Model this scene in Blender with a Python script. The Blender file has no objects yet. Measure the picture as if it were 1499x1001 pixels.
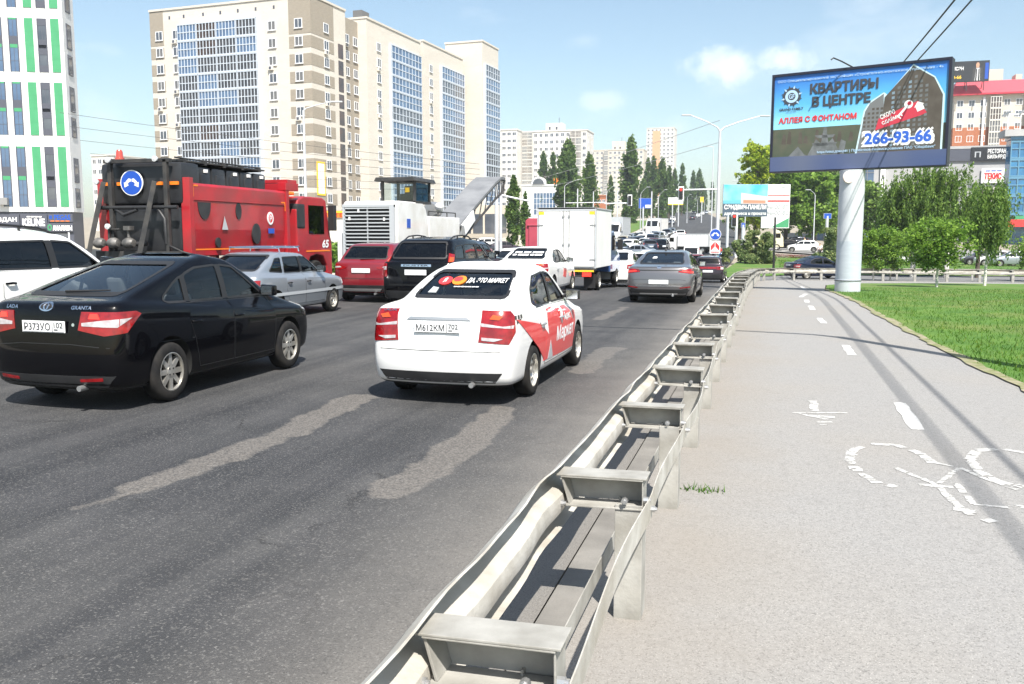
import bpy, bmesh, math, random
from mathutils import Vector, Matrix
from mathutils.bvhtree import BVHTree
R = math.radians
rnd = random.Random(11)
scene = bpy.context.scene
COL = scene.collection

# ------------------------------------------------------------------ camera
CAM_H, CAM_F, CAM_TH, CAM_YAW = 1.84, 1300.0, R(6.8645), R(16.0016)
cam_d = bpy.data.cameras.new('camera'); cam = bpy.data.objects.new('camera', cam_d); COL.objects.link(cam)
cam.location = (0, 0, CAM_H); cam.rotation_euler = (R(90) - CAM_TH, 0, CAM_YAW)
cam_d.sensor_width = 36; cam_d.lens = 36 * CAM_F / 1499; cam_d.clip_start = .05; cam_d.clip_end = 6000
scene.camera = cam

# ------------------------------------------------------------------ sky, sun, exposure
SUN_EL, SUN_AZ = R(54), R(146)
world = bpy.data.worlds.new("World"); scene.world = world; world.use_nodes = True
wt = world.node_tree; wt.nodes.clear()
wo = wt.nodes.new('ShaderNodeOutputWorld'); wb = wt.nodes.new('ShaderNodeBackground')
sk = wt.nodes.new('ShaderNodeTexSky'); sk.sky_type = 'NISHITA'; sk.sun_disc = False
sk.sun_elevation = SUN_EL; sk.sun_rotation = SUN_AZ
sk.altitude = 0; sk.air_density = 1.0; sk.dust_density = 1.2; sk.ozone_density = 1.0
wb.inputs['Strength'].default_value = .098
# a few faint cumulus clouds low in the sky
tc = wt.nodes.new('ShaderNodeTexCoord'); mp = wt.nodes.new('ShaderNodeMapping'); mp.inputs['Scale'].default_value = (3.2, 3.2, 8.0)
mp.inputs['Location'].default_value = (1.7, .35, .2)
cn = wt.nodes.new('ShaderNodeTexNoise'); cn.inputs['Scale'].default_value = 1.9; cn.inputs['Detail'].default_value = 9; cn.inputs['Roughness'].default_value = .56
cr = wt.nodes.new('ShaderNodeValToRGB'); cr.color_ramp.elements[0].position = .56; cr.color_ramp.elements[1].position = .72
cr.color_ramp.elements[1].color = (.22, .22, .22, 1)
cm = wt.nodes.new('ShaderNodeMix'); cm.data_type = 'RGBA'; cm.inputs['B'].default_value = (7.6, 7.9, 8.0, 1)
tint = wt.nodes.new('ShaderNodeMix'); tint.data_type = 'RGBA'; tint.blend_type = 'MULTIPLY'; tint.inputs['Factor'].default_value = 1
tint.inputs['B'].default_value = (1.13, 1.12, 1.02, 1)
L = wt.links.new
L(tc.outputs['Generated'], mp.inputs['Vector']); L(mp.outputs[0], cn.inputs['Vector']); L(cn.outputs['Fac'], cr.inputs['Fac'])
L(sk.outputs['Color'], tint.inputs['A']); L(tint.outputs['Result'], cm.inputs['A'])
# three small cumulus puffs low over the avenue, placed by direction
def wm(op, a, b=None, c=None, clamp=False):
    q = wt.nodes.new('ShaderNodeMath'); q.operation = op; q.use_clamp = clamp
    for i, v in enumerate((a, b, c)):
        if v is None: continue
        if isinstance(v, (int, float)): q.inputs[i].default_value = v
        else: L(v, q.inputs[i])
    return q.outputs[0]
pn = wt.nodes.new('ShaderNodeTexNoise'); pn.inputs['Scale'].default_value = 22; pn.inputs['Detail'].default_value = 8; pn.inputs['Roughness'].default_value = .6; L(tc.outputs['Generated'], pn.inputs['Vector'])
fac = cr.outputs['Color']
for dx, dz, rr, am in ((-.047, .176, .046, 1.0), (.008, .178, .044, .95), (-.030, .168, .036, .7), (-.181, .143, .030, .5), (-.10, .115, .03, .3), (-.20, .205, .03, .25)):
    # dx: heading right of the avenue's axis in radians, dz: sine of the height
    hd = dx; cd = Vector((math.sin(hd)*math.cos(math.asin(dz)), math.cos(hd)*math.cos(math.asin(dz)), dz))
    sb_ = wt.nodes.new('ShaderNodeVectorMath'); sb_.operation = 'SUBTRACT'; L(tc.outputs['Generated'], sb_.inputs[0]); sb_.inputs[1].default_value = cd
    sc_ = wt.nodes.new('ShaderNodeVectorMath'); sc_.operation = 'MULTIPLY'; L(sb_.outputs[0], sc_.inputs[0]); sc_.inputs[1].default_value = (1, 1, 2.6)
    ln = wt.nodes.new('ShaderNodeVectorMath'); ln.operation = 'LENGTH'; L(sc_.outputs[0], ln.inputs[0])
    m_ = wm('MULTIPLY_ADD', ln.outputs['Value'], -.8/rr, .85); m_ = wm('ADD', m_, wm('MULTIPLY_ADD', pn.outputs['Fac'], 3.0, -1.55)); m_ = wm('MULTIPLY_ADD', m_, 1.5, -.15, True); m_ = wm('MULTIPLY', m_, am*.6)
    fac = wm('MAXIMUM', fac, m_)
L(fac, cm.inputs['Factor']); L(cm.outputs['Result'], wb.inputs['Color']); L(wb.outputs[0], wo.inputs['Surface'])
sun_d = bpy.data.lights.new('sun', 'SUN'); sun_d.energy = 5.0; sun_d.angle = R(.5); sun_d.color = (1, .955, .88)
sun = bpy.data.objects.new('sun', sun_d); COL.objects.link(sun)
SV = Vector((math.sin(SUN_AZ) * math.cos(SUN_EL), math.cos(SUN_AZ) * math.cos(SUN_EL), math.sin(SUN_EL)))
sun.rotation_euler = SV.to_track_quat('Z', 'Y').to_euler(); sun.location = (30, -40, 60)
scene.view_settings.view_transform = 'Standard'; scene.view_settings.look = 'None'
scene.view_settings.exposure = .92; scene.view_settings.gamma = 1
try:
    scene.cycles.max_bounces = 6; scene.cycles.transparent_max_bounces = 16; scene.cycles.diffuse_bounces = 3
    scene.cycles.glossy_bounces = 3; scene.cycles.transmission_bounces = 4; scene.cycles.caustics_reflective = False
    scene.cycles.caustics_refractive = False
except Exception: pass

# ------------------------------------------------------------------ terrain and placing
TZ = [(-60, 0), (27, 0), (50, -.72), (62, -1.08), (72, -1.12), (85, -.8), (118, .4), (150, 1.0), (200, 2.6), (260, 5.0), (283, 6.2), (500, 14.3), (560, 15.0), (900, 15.5), (4000, 16)]
def _tz(y):
    if y <= TZ[0][0]: return TZ[0][1]
    for (a, za), (b, zb) in zip(TZ, TZ[1:]):
        if y <= b: return za + (zb - za) * (y - a) / (b - a)
    return TZ[-1][1]
def sstep(a, b, x):
    t = min(1, max(0, (x - a) / (b - a))); return t * t * (3 - 2 * t)
def terr(x, y):
    w = 1 + min(10, max(0, (y - 22) * .25))
    z = sum(_tz(y + w * k) for k in (-1, -.6, -.25, 0, .25, .6, 1)) / 7
    tl = sstep(75, 110, y) * (1 - sstep(170, 260, y))
    z += .011*max(0, min(10, -x-2))*(1-sstep(60, 90, y))*sstep(-60, -40, y)      # crossfall of the carriageway
    return z - .045 * (min(10, max(-14, x)) + 14) * tl
def bend(y):                                    # the avenue swings gently to the left as it climbs
    if y < 80: return 0.0
    if y < 270: return -.00025 * (y - 80) ** 2
    return -.00025 * 190 ** 2 - .095 * (y - 270)
_ct, _st, _cw, _sw = math.cos(CAM_TH), math.sin(CAM_TH), math.cos(CAM_YAW), math.sin(CAM_YAW)
FV = Vector((-_sw * _ct, _cw * _ct, -_st)); RV = Vector((_cw, _sw, 0)); UV = Vector((-_sw * _st, _cw * _st, _ct))
def ray(px, py): return FV + RV * ((px - 749.5) / CAM_F) + UV * ((500.5 - py) / CAM_F)
def gp(px, py):                                 # ground point seen at a photo position
    d = ray(px, py); t = 2.0
    while t < 1500:
        p = d * t
        if CAM_H + p.z <= terr(p.x, p.y): break
        t += .02 + t * .002
    return (d.x * t, d.y * t)
def dp(px, py, depth):                          # point at a given depth along the view
    d = ray(px, py) * depth; return Vector((d.x, d.y, d.z + CAM_H))
def zfy(py, d):                                 # height seen at photo row py, forward distance d
    return CAM_H+d*math.tan(math.atan((500.5-py)/CAM_F)-CAM_TH)
def xy(px, Y):                                  # x on the road grid for a photo column at distance Y
    d = ray(px, 344); return d.x / d.y * Y

# ------------------------------------------------------------------ mesh helpers
class MB:
    def __init__(s): s.v = []; s.f = []; s.m = []
    def add(s, vs, fs, m=0):
        o = len(s.v); s.v += [tuple(p) for p in vs]; s.f += [tuple(i + o for i in f) for f in fs]; s.m += [m] * len(fs); return s
    def box(s, x0, x1, y0, y1, z0, z1, m=0, M=None):
        vs = [Vector(p) for p in ((x0,y0,z0),(x1,y0,z0),(x1,y1,z0),(x0,y1,z0),(x0,y0,z1),(x1,y0,z1),(x1,y1,z1),(x0,y1,z1))]
        if M: vs = [M @ p for p in vs]
        return s.add(vs, [(0,3,2,1),(4,5,6,7),(0,1,5,4),(1,2,6,5),(2,3,7,6),(3,0,4,7)], m)
    def cbox(s, c, d, m=0, M=None):
        return s.box(c[0]-d[0]/2, c[0]+d[0]/2, c[1]-d[1]/2, c[1]+d[1]/2, c[2]-d[2]/2, c[2]+d[2]/2, m, M)
    def quad(s, a, b, c, d, m=0): return s.add([a,b,c,d], [(0,1,2,3)], m)
    def tube(s, pts, r, n=8, m=0, cap=True):
        pts = [Vector(p) for p in pts]; k = len(pts)
        rs = r if isinstance(r, (list, tuple)) else [r] * k
        vs = []; fs = []; prev = None
        for i, p in enumerate(pts):
            d = (pts[min(i+1,k-1)] - pts[max(i-1,0)]).normalized()
            if prev is None:
                a = Vector((0,0,1)) if abs(d.z) < .9 else Vector((1,0,0)); u = d.cross(a).normalized()
            else:
                u = prev - d * prev.dot(d); u.normalize()
            prev = u; w = d.cross(u)
            for j in range(n):
                t = 2 * math.pi * j / n; vs.append(p + (u * math.cos(t) + w * math.sin(t)) * rs[i])
        for i in range(k-1):
            for j in range(n):
                a = i*n+j; b = i*n+(j+1)%n; fs.append((a, b, b+n, a+n))
        if cap: fs.append(tuple(range(n-1,-1,-1))); fs.append(tuple(range((k-1)*n, k*n)))
        return s.add(vs, fs, m)
    def lathe(s, prof, n=24, M=None, m=0):      # profile (r,z) round local z
        vs = []; fs = []; k = len(prof)
        for j in range(n):
            t = 2*math.pi*j/n
            for r, z in prof: vs.append(Vector((r*math.cos(t), r*math.sin(t), z)))
        for j in range(n):
            for i in range(k-1):
                a = j*k+i; b = ((j+1)%n)*k+i; fs.append((a, b, b+1, a+1))
        if M: vs = [M @ p for p in vs]
        return s.add(vs, fs, m)
    def prism(s, poly, z0, z1, m=0, M=None, m_side=None):
        n = len(poly); vs = [Vector((p[0],p[1],z0)) for p in poly] + [Vector((p[0],p[1],z1)) for p in poly]
        if M: vs = [M @ p for p in vs]
        s.add(vs, [tuple(range(n-1,-1,-1)), tuple(range(n,2*n))], m)
        o = len(s.v) - 2*n; ms = m if m_side is None else m_side
        s.f += [(o+i, o+(i+1)%n, o+n+(i+1)%n, o+n+i) for i in range(n)]; s.m += [ms]*n
        return s
    def build(s, name, mats, parent=None, loc=None, rotz=0, smooth=None, bevel=0):
        me = bpy.data.meshes.new(name); me.from_pydata(s.v, [], s.f)
        if not isinstance(mats, (list, tuple)): mats = [mats]
        for q in mats: me.materials.append(q)
        if len(mats) > 1: me.polygons.foreach_set('material_index', s.m)
        me.update()
        if bevel or smooth is not None:
            bm = bmesh.new(); bm.from_mesh(me)
            if bevel:
                bmesh.ops.recalc_face_normals(bm, faces=bm.faces[:])
                es = [e for e in bm.edges if len(e.link_faces) == 2 and e.calc_face_angle(0) > .5]
                try: bmesh.ops.bevel(bm, geom=es, offset=bevel, segments=2, profile=.6, affect='EDGES', clamp_overlap=True)
                except Exception: pass
            bm.to_mesh(me); bm.free()
        if smooth is not None:
            me.polygons.foreach_set('use_smooth', [True]*len(me.polygons))
            me.set_sharp_from_angle(angle=R(smooth))
        o = bpy.data.objects.new(name, me); COL.objects.link(o)
        if loc is not None: o.location = loc
        o.rotation_euler.z = rotz
        if parent: o.parent = parent
        return o
def tag(o, label=None, cat=None, group=None, kind=None):
    if label: o['label'] = label
    if cat: o['category'] = cat
    if group: o['group'] = group
    if kind: o['kind'] = kind
    return o
def thing(name, label, cat, loc=(0,0,0), rotz=0, group=None):
    o = bpy.data.objects.new(name, None); COL.objects.link(o); o.empty_display_size = .3
    o.location = loc; o.rotation_euler = (0, 0, rotz); return tag(o, label, cat, group)
def copy_tree(o, parent=None):
    c = o.copy(); COL.objects.link(c)
    if parent: c.parent = parent
    for ch in list(o.children): copy_tree(ch, c)
    return c
def objcopy(o, parent, loc=None, rotz=None):
    c = o.copy(); COL.objects.link(c); c.parent = parent
    if loc is not None: c.location = loc
    if rotz is not None: c.rotation_euler.z = rotz
    return c
def frame(o, right, up):                        # matrix: local x=right, y=up, z=out of the board
    right = Vector(right).normalized(); up = Vector(up); up = (up - right*up.dot(right)).normalized(); n = right.cross(up)
    M = Matrix((right, up, n)).transposed().to_4x4(); M.translation = Vector(o); return M
_tcache = {}
def text2d(s, bold=.0, space=1.0):
    key = (s, bold, space)
    if key not in _tcache:
        c = bpy.data.curves.new('t', 'FONT'); c.body = s; c.offset = min(bold,.012); c.resolution_u = 3; c.space_character = space
        o = bpy.data.objects.new('t', c); COL.objects.link(o)
        dg = bpy.context.evaluated_depsgraph_get(); dg.update()
        me = bpy.data.meshes.new_from_object(o.evaluated_get(dg))
        vs = [(v.co.x, v.co.y) for v in me.vertices]; fs = [tuple(p.vertices) for p in me.polygons]
        bpy.data.objects.remove(o); bpy.data.curves.remove(c); bpy.data.meshes.remove(me)
        x0 = min(v[0] for v in vs); x1 = max(v[0] for v in vs); y0 = min(v[1] for v in vs); y1 = max(v[1] for v in vs)
        _tcache[key] = ([((x-x0)/(x1-x0), (y-y0)/(y1-y0)) for x, y in vs], fs)
    return _tcache[key]
def put_text(mb, s, M, x0, x1, y0, y1, m=0, bold=.02, skew=0, space=1.0, z=0):
    vs, fs = text2d(s, min(bold,.012), space); b = max(0, bold-.012)*(y1-y0)*.9
    for k, (du, dv) in enumerate(((0,0),) if b == 0 else ((-b,-b),(b,-b),(-b,b),(b,b),(0,0))):
        mb.add([M @ Vector((x0+(x1-x0)*u + skew*v + du, y0+(y1-y0)*v + dv, z+.0006*k)) for u, v in vs], fs, m)

# ------------------------------------------------------------------ materials
def mat(name, col, rough=.6, metal=0, coat=0, col2=None, scale=5, detail=4, bump=0, bscale=None, emit=0, stretch=None, spec=None, lo=.35, hi=.65, col3=None, scale3=.4, f3=.5):
    m = bpy.data.materials.new(name); m.use_nodes = True; t = m.node_tree; b = t.nodes['Principled BSDF']
    def ns(sc, dt):
        n = t.nodes.new('ShaderNodeTexNoise'); n.inputs['Scale'].default_value = sc; n.inputs['Detail'].default_value = dt
        c = t.nodes.new('ShaderNodeTexCoord')
        if stretch:
            q = t.nodes.new('ShaderNodeMapping'); q.inputs['Scale'].default_value = stretch
            t.links.new(c.outputs['Object'], q.inputs['Vector']); t.links.new(q.outputs[0], n.inputs['Vector'])
        else: t.links.new(c.outputs['Object'], n.inputs['Vector'])
        return n
    def mixc(fac, a, bcol):
        mx = t.nodes.new('ShaderNodeMix'); mx.data_type = 'RGBA'; t.links.new(fac, mx.inputs['Factor'])
        if hasattr(a, 'is_output'): t.links.new(a, mx.inputs['A'])
        else: mx.inputs['A'].default_value = (*a, 1)
        mx.inputs['B'].default_value = (*bcol, 1); return mx.outputs['Result']
    b.inputs['Base Color'].default_value = (*col, 1); b.inputs['Roughness'].default_value = rough; b.inputs['Metallic'].default_value = metal
    if coat: b.inputs['Coat Weight'].default_value = coat; b.inputs['Coat Roughness'].default_value = .04
    if spec is not None: b.inputs['Specular IOR Level'].default_value = spec
    if col2:
        n = ns(scale, detail); rp = t.nodes.new('ShaderNodeMapRange'); rp.inputs['From Min'].default_value = lo; rp.inputs['From Max'].default_value = hi
        t.links.new(n.outputs['Fac'], rp.inputs['Value']); c = mixc(rp.outputs[0], col, col2)
        if col3:
            n3 = ns(scale3, 5); r3 = t.nodes.new('ShaderNodeMapRange'); r3.inputs['From Min'].default_value = .45; r3.inputs['From Max'].default_value = .7; r3.inputs['To Max'].default_value = f3
            t.links.new(n3.outputs['Fac'], r3.inputs['Value']); c = mixc(r3.outputs[0], c, col3)
        t.links.new(c, b.inputs['Base Color'])
    if bump:
        n = ns(bscale or scale*4, 4); bp = t.nodes.new('ShaderNodeBump'); bp.inputs['Strength'].default_value = bump; bp.inputs['Distance'].default_value = .02
        t.links.new(n.outputs['Fac'], bp.inputs['Height']); t.links.new(bp.outputs[0], b.inputs['Normal'])
    if emit: b.inputs['Emission Color'].default_value = (*col, 1); b.inputs['Emission Strength'].default_value = emit
    return m
def glass(name, tint, refl=(1,1,1), ior=1.5):
    m = bpy.data.materials.new(name); m.use_nodes = True; t = m.node_tree; t.nodes.remove(t.nodes['Principled BSDF'])
    o = t.nodes['Material Output']; tr = t.nodes.new('ShaderNodeBsdfTransparent'); tr.inputs[0].default_value = (*tint, 1)
    gl = t.nodes.new('ShaderNodeBsdfGlossy'); gl.inputs['Roughness'].default_value = .015; gl.inputs['Color'].default_value = (*refl, 1)
    fr = t.nodes.new('ShaderNodeFresnel'); fr.inputs[0].default_value = ior; mx = t.nodes.new('ShaderNodeMixShader')
    t.links.new(fr.outputs[0], mx.inputs[0]); t.links.new(tr.outputs[0], mx.inputs[1]); t.links.new(gl.outputs[0], mx.inputs[2]); t.links.new(mx.outputs[0], o.inputs['Surface'])
    return m
def paint(name, c, metal=0, rough=.35, coat=1): return mat(name, c, rough, metal, coat)
M = {}
M['white'] = paint('white_paint', (.80,.80,.79)); M['black'] = mat('black_paint', (.002,.002,.003), .25, 0, .5, spec=.04)
M['silver'] = paint('silver_paint', (.36,.39,.43), .6, .35); M['red'] = paint('red_paint', (.22,.010,.018), .25)
M['darkgrey'] = paint('dark_grey_paint', (.035,.035,.045), .3); M['grey'] = paint('grey_paint', (.17,.165,.17), .6, .30)
M['navy'] = mat('navy_paint', (.008,.014,.035), .3, .2, .8, spec=.2); M['plum'] = mat('plum_paint', (.030,.020,.030), .35, .3, .8, spec=.2)
M['beigecar'] = paint('beige_paint', (.5,.46,.36), .3); M['cream'] = paint('cream_paint', (.72,.66,.45)); M['bluecar'] = paint('blue_paint', (.04,.10,.28), .3)
M['truckred'] = mat('truck_red', (.42,.010,.020), .40, 0, .4, (.27,.018,.024), 1.6, 8, col3=(.33,.05,.045), scale3=.7, f3=.4); M['rubber'] = mat('rubber', (.010,.010,.011), .85, col2=(.028,.026,.024), scale=6, spec=.2)
M['trim'] = mat('black_trim', (.015,.015,.016), .55); M['plastic'] = mat('black_plastic', (.016,.0165,.018), .5, col2=(.03,.03,.032), scale=3)
M['tank'] = mat('tank_plastic', (.014,.015,.018), .4, col2=(.028,.029,.032), scale=1.6); M['alloy'] = mat('alloy', (.62,.61,.58), .38, .75, col2=(.42,.40,.36), scale=8)
M['steel'] = mat('steel', (.5,.5,.5), .4, .8); M['chrome'] = mat('chrome', (.75,.76,.78), .12, 1); M['darkmetal'] = mat('dark_metal', (.028,.029,.031), .55, .2, col2=(.06,.056,.052), scale=4)
M['well'] = mat('wheel_well', (.012,.012,.012), .9); M['interior'] = mat('interior', (.04,.042,.045), .8); M['seatcloth'] = mat('seat_cloth', (.10,.10,.105), .9)
M['glass'] = glass('tinted_glass', (.80,.88,.89)); M['dglass'] = glass('dark_glass', (.06,.065,.07), ior=1.55); M['cglass'] = glass('clear_glass', (.78,.84,.85))
M['tail'] = mat('tail_red', (.17,.002,.004), .15, 0, .6, (.30,.005,.008), 14); M['tailamber'] = mat('tail_amber', (.60,.08,.012), .15, 0, .6); M['tailwhite'] = mat('tail_white', (.36,.32,.33), .15, 0, .6, (.52,.49,.50), 18)
M['brake'] = mat('brake_lamp', (.9,.03,.02), .2, emit=1.2); M['plate'] = mat('plate', (.78,.79,.80), .4); M['ink'] = mat('ink', (.015,.016,.02), .5)
M['decalred'] = mat('decal_red', (.68,.035,.035), .35, 0, .6); M['decalwhite'] = mat('decal_white', (.82,.82,.82), .4); M['decalgrey'] = mat('decal_grey', (.42,.44,.46), .4)
M['decalorange'] = mat('decal_orange', (.80,.22,.02), .4); M['blue'] = mat('sign_blue', (.012,.075,.42), .4); M['yellow'] = mat('yellow', (.85,.55,.03), .45)
M['orange'] = mat('orange', (.80,.20,.015), .5); M['head'] = mat('headlamp', (.7,.72,.74), .1, .2, 1)
# ------------------------------------------------------------------ ground, road, path, grass
M['asphalt'] = mat('asphalt', (.023,.024,.027), .8, col2=(.042,.042,.045), scale=1.4, detail=10, bump=.5, bscale=110, col3=(.075,.073,.07), scale3=.22, f3=.5, lo=.3, hi=.7)
def add_grit(m, sc=150, amt=.10, col=(.32,.31,.29), thr=.66):
    t = m.node_tree; b = t.nodes['Principled BSDF']; lk = b.inputs['Base Color'].links[0].from_socket
    n = t.nodes.new('ShaderNodeTexNoise'); n.inputs['Scale'].default_value = sc; n.inputs['Detail'].default_value = 2
    c = t.nodes.new('ShaderNodeTexCoord'); t.links.new(c.outputs['Object'], n.inputs['Vector'])
    r = t.nodes.new('ShaderNodeMapRange'); r.inputs['From Min'].default_value = thr-.06; r.inputs['From Max'].default_value = thr+.06; r.inputs['To Max'].default_value = amt*4
    x = t.nodes.new('ShaderNodeMix'); x.data_type = 'RGBA'; x.inputs['B'].default_value = (*col, 1)
    t.links.new(n.outputs['Fac'], r.inputs['Value']); t.links.new(r.outputs[0], x.inputs['Factor']); t.links.new(lk, x.inputs['A']); t.links.new(x.outputs['Result'], b.inputs['Base Color'])
def wear(m):
    # dusty verge beside the rail and worn strips laid out in world metres, part of the surface itself
    t = m.node_tree; b = t.nodes['Principled BSDF']; N = t.nodes.new; lk = t.links.new
    c = N('ShaderNodeTexCoord').outputs['Object']; n = N('ShaderNodeTexNoise'); n.inputs['Scale'].default_value = 1.3; n.inputs['Detail'].default_value = 9; n.inputs['Roughness'].default_value = .65; lk(c, n.inputs['Vector'])
    def math_(op, a, b_=None, c_=None, clamp=False):
        q = N('ShaderNodeMath'); q.operation = op; q.use_clamp = clamp
        for i, v in enumerate((a, b_, c_)):
            if v is None: continue
            if isinstance(v, (int, float)): q.inputs[i].default_value = v
            else: lk(v, q.inputs[i])
        return q.outputs[0]
    # tyre tracks and cracks: noise drawn out along the carriageway, thin warped cell borders
    mpn = N('ShaderNodeMapping'); mpn.inputs['Scale'].default_value = (2.2, .11, 1); lk(c, mpn.inputs['Vector']); ns_ = N('ShaderNodeTexNoise'); ns_.inputs['Scale'].default_value = 1; ns_.inputs['Detail'].default_value = 7; ns_.inputs['Roughness'].default_value = .6; lk(mpn.outputs[0], ns_.inputs['Vector'])
    st = math_('MULTIPLY_ADD', ns_.outputs['Fac'], 3.2, -1.1, True)
    x0 = N('ShaderNodeMix'); x0.data_type = 'RGBA'; x0.blend_type = 'MULTIPLY'; x0.inputs['Factor'].default_value = 1; lk(b.inputs['Base Color'].links[0].from_socket, x0.inputs['A']); x1 = N('ShaderNodeMix'); x1.data_type = 'RGBA'; lk(st, x1.inputs['Factor']); x1.inputs['A'].default_value = (.62,.64,.68,1); x1.inputs['B'].default_value = (1.5,1.48,1.42,1); lk(x1.outputs['Result'], x0.inputs['B'])
    vw = N('ShaderNodeMix'); vw.data_type = 'RGBA'; vw.blend_type = 'ADD'; vw.inputs['Factor'].default_value = .9; lk(c, vw.inputs['A']); lk(n.outputs['Color'], vw.inputs['B']); vo = N('ShaderNodeTexVoronoi'); vo.feature = 'DISTANCE_TO_EDGE'; vo.inputs['Scale'].default_value = .34; lk(vw.outputs['Result'], vo.inputs['Vector'])
    ck = math_('MULTIPLY_ADD', vo.outputs['Distance'], -1/.006, 1.6, True); ck = math_('MULTIPLY', ck, math_('MULTIPLY_ADD', ns_.outputs['Fac'], 6, -2.9, True)); ck = math_('MULTIPLY', ck, .75)
    x2 = N('ShaderNodeMix'); x2.data_type = 'RGBA'; lk(ck, x2.inputs['Factor']); lk(x0.outputs['Result'], x2.inputs['A']); x2.inputs['B'].default_value = (.010,.010,.011,1); lk(x2.outputs['Result'], b.inputs['Base Color'])
    nz = math_('MULTIPLY_ADD', n.outputs['Fac'], 1.0, -.5); tot = None
    for p, q, w, am in WEAR:
        p = Vector((*p, 0)); q = Vector((*q, 0)); d = q-p
        s1 = N('ShaderNodeVectorMath'); s1.operation = 'SUBTRACT'; lk(c, s1.inputs[0]); s1.inputs[1].default_value = p
        s2 = N('ShaderNodeVectorMath'); s2.operation = 'DOT_PRODUCT'; lk(s1.outputs[0], s2.inputs[0]); s2.inputs[1].default_value = d/d.length_squared
        tt_ = math_('ADD', s2.outputs['Value'], 0, clamp=True); s3 = N('ShaderNodeVectorMath'); s3.operation = 'SCALE'; s3.inputs[0].default_value = d; lk(tt_, s3.inputs['Scale'])
        s4 = N('ShaderNodeVectorMath'); s4.operation = 'DISTANCE'; lk(s1.outputs[0], s4.inputs[0]); lk(s3.outputs[0], s4.inputs[1])
        e = math_('MULTIPLY_ADD', nz, .55, s4.outputs['Value']); k = math_('MULTIPLY_ADD', e, -1/.045, w/.045, True); k = math_('MULTIPLY', k, am); tot = k if tot is None else math_('MAXIMUM', tot, k)
    x = N('ShaderNodeMix'); x.data_type = 'RGBA'; lk(tot, x.inputs['Factor']); lk(b.inputs['Base Color'].links[0].from_socket, x.inputs['A']); n2 = N('ShaderNodeTexNoise'); n2.inputs['Scale'].default_value = 60; n2.inputs['Detail'].default_value = 6; lk(c, n2.inputs['Vector'])
    y = N('ShaderNodeMix'); y.data_type = 'RGBA'; y.inputs['A'].default_value = (.05,.047,.044,1); y.inputs['B'].default_value = (.25,.225,.20,1); lk(math_('MULTIPLY_ADD', n2.outputs['Fac'], 2.4, -.7, True), y.inputs['Factor']); lk(y.outputs['Result'], x.inputs['B'])
    sx = N('ShaderNodeSeparateXYZ'); lk(c, sx.inputs[0]); g = math_('MULTIPLY_ADD', nz, .9, sx.outputs['X']); g = math_('MULTIPLY_ADD', g, 1/1.5, 2.75/1.5, True); g = math_('POWER', g, 1.6); g = math_('MULTIPLY', g, .92)
    z = N('ShaderNodeMix'); z.data_type = 'RGBA'; lk(g, z.inputs['Factor']); lk(x.outputs['Result'], z.inputs['A']); z.inputs['B'].default_value = (.20,.187,.17,1); lk(z.outputs['Result'], b.inputs['Base Color'])
_w = lambda a, b, w, am=.68: (gp(*a), gp(*b), w, am)
WEAR = [_w((205,715),(420,635),.16), _w((420,635),(530,582),.22), _w((570,725),(680,655),.20), _w((680,655),(735,600),.20), _w((850,545),(895,510),.2,.6), _w((110,745),(205,718),.10,.7), _w((875,468),(915,450),.15,.6), _w((300,640),(380,625),.03,.5)]
wear(M['asphalt'])
add_grit(M['asphalt'], 70, .10, (.28,.27,.255), .64); add_grit(M['asphalt'], 38, .06, (.20,.19,.175), .64); add_grit(M['asphalt'], 120, .10, (.012,.012,.012), .60); add_grit(M['asphalt'], 22, .05, (.016,.016,.016), .66)
M['pathm'] = mat('path_asphalt', (.225,.22,.214), .9, col2=(.272,.266,.258), scale=38, detail=6, bump=.35, bscale=150, col3=(.27,.24,.20), scale3=.35, f3=.35)
add_grit(M['pathm'], 85, .16, (.11,.105,.10), .61); add_grit(M['pathm'], 140, .16, (.46,.44,.41), .64); add_grit(M['pathm'], 9, .05, (.14,.135,.13), .66)
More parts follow.
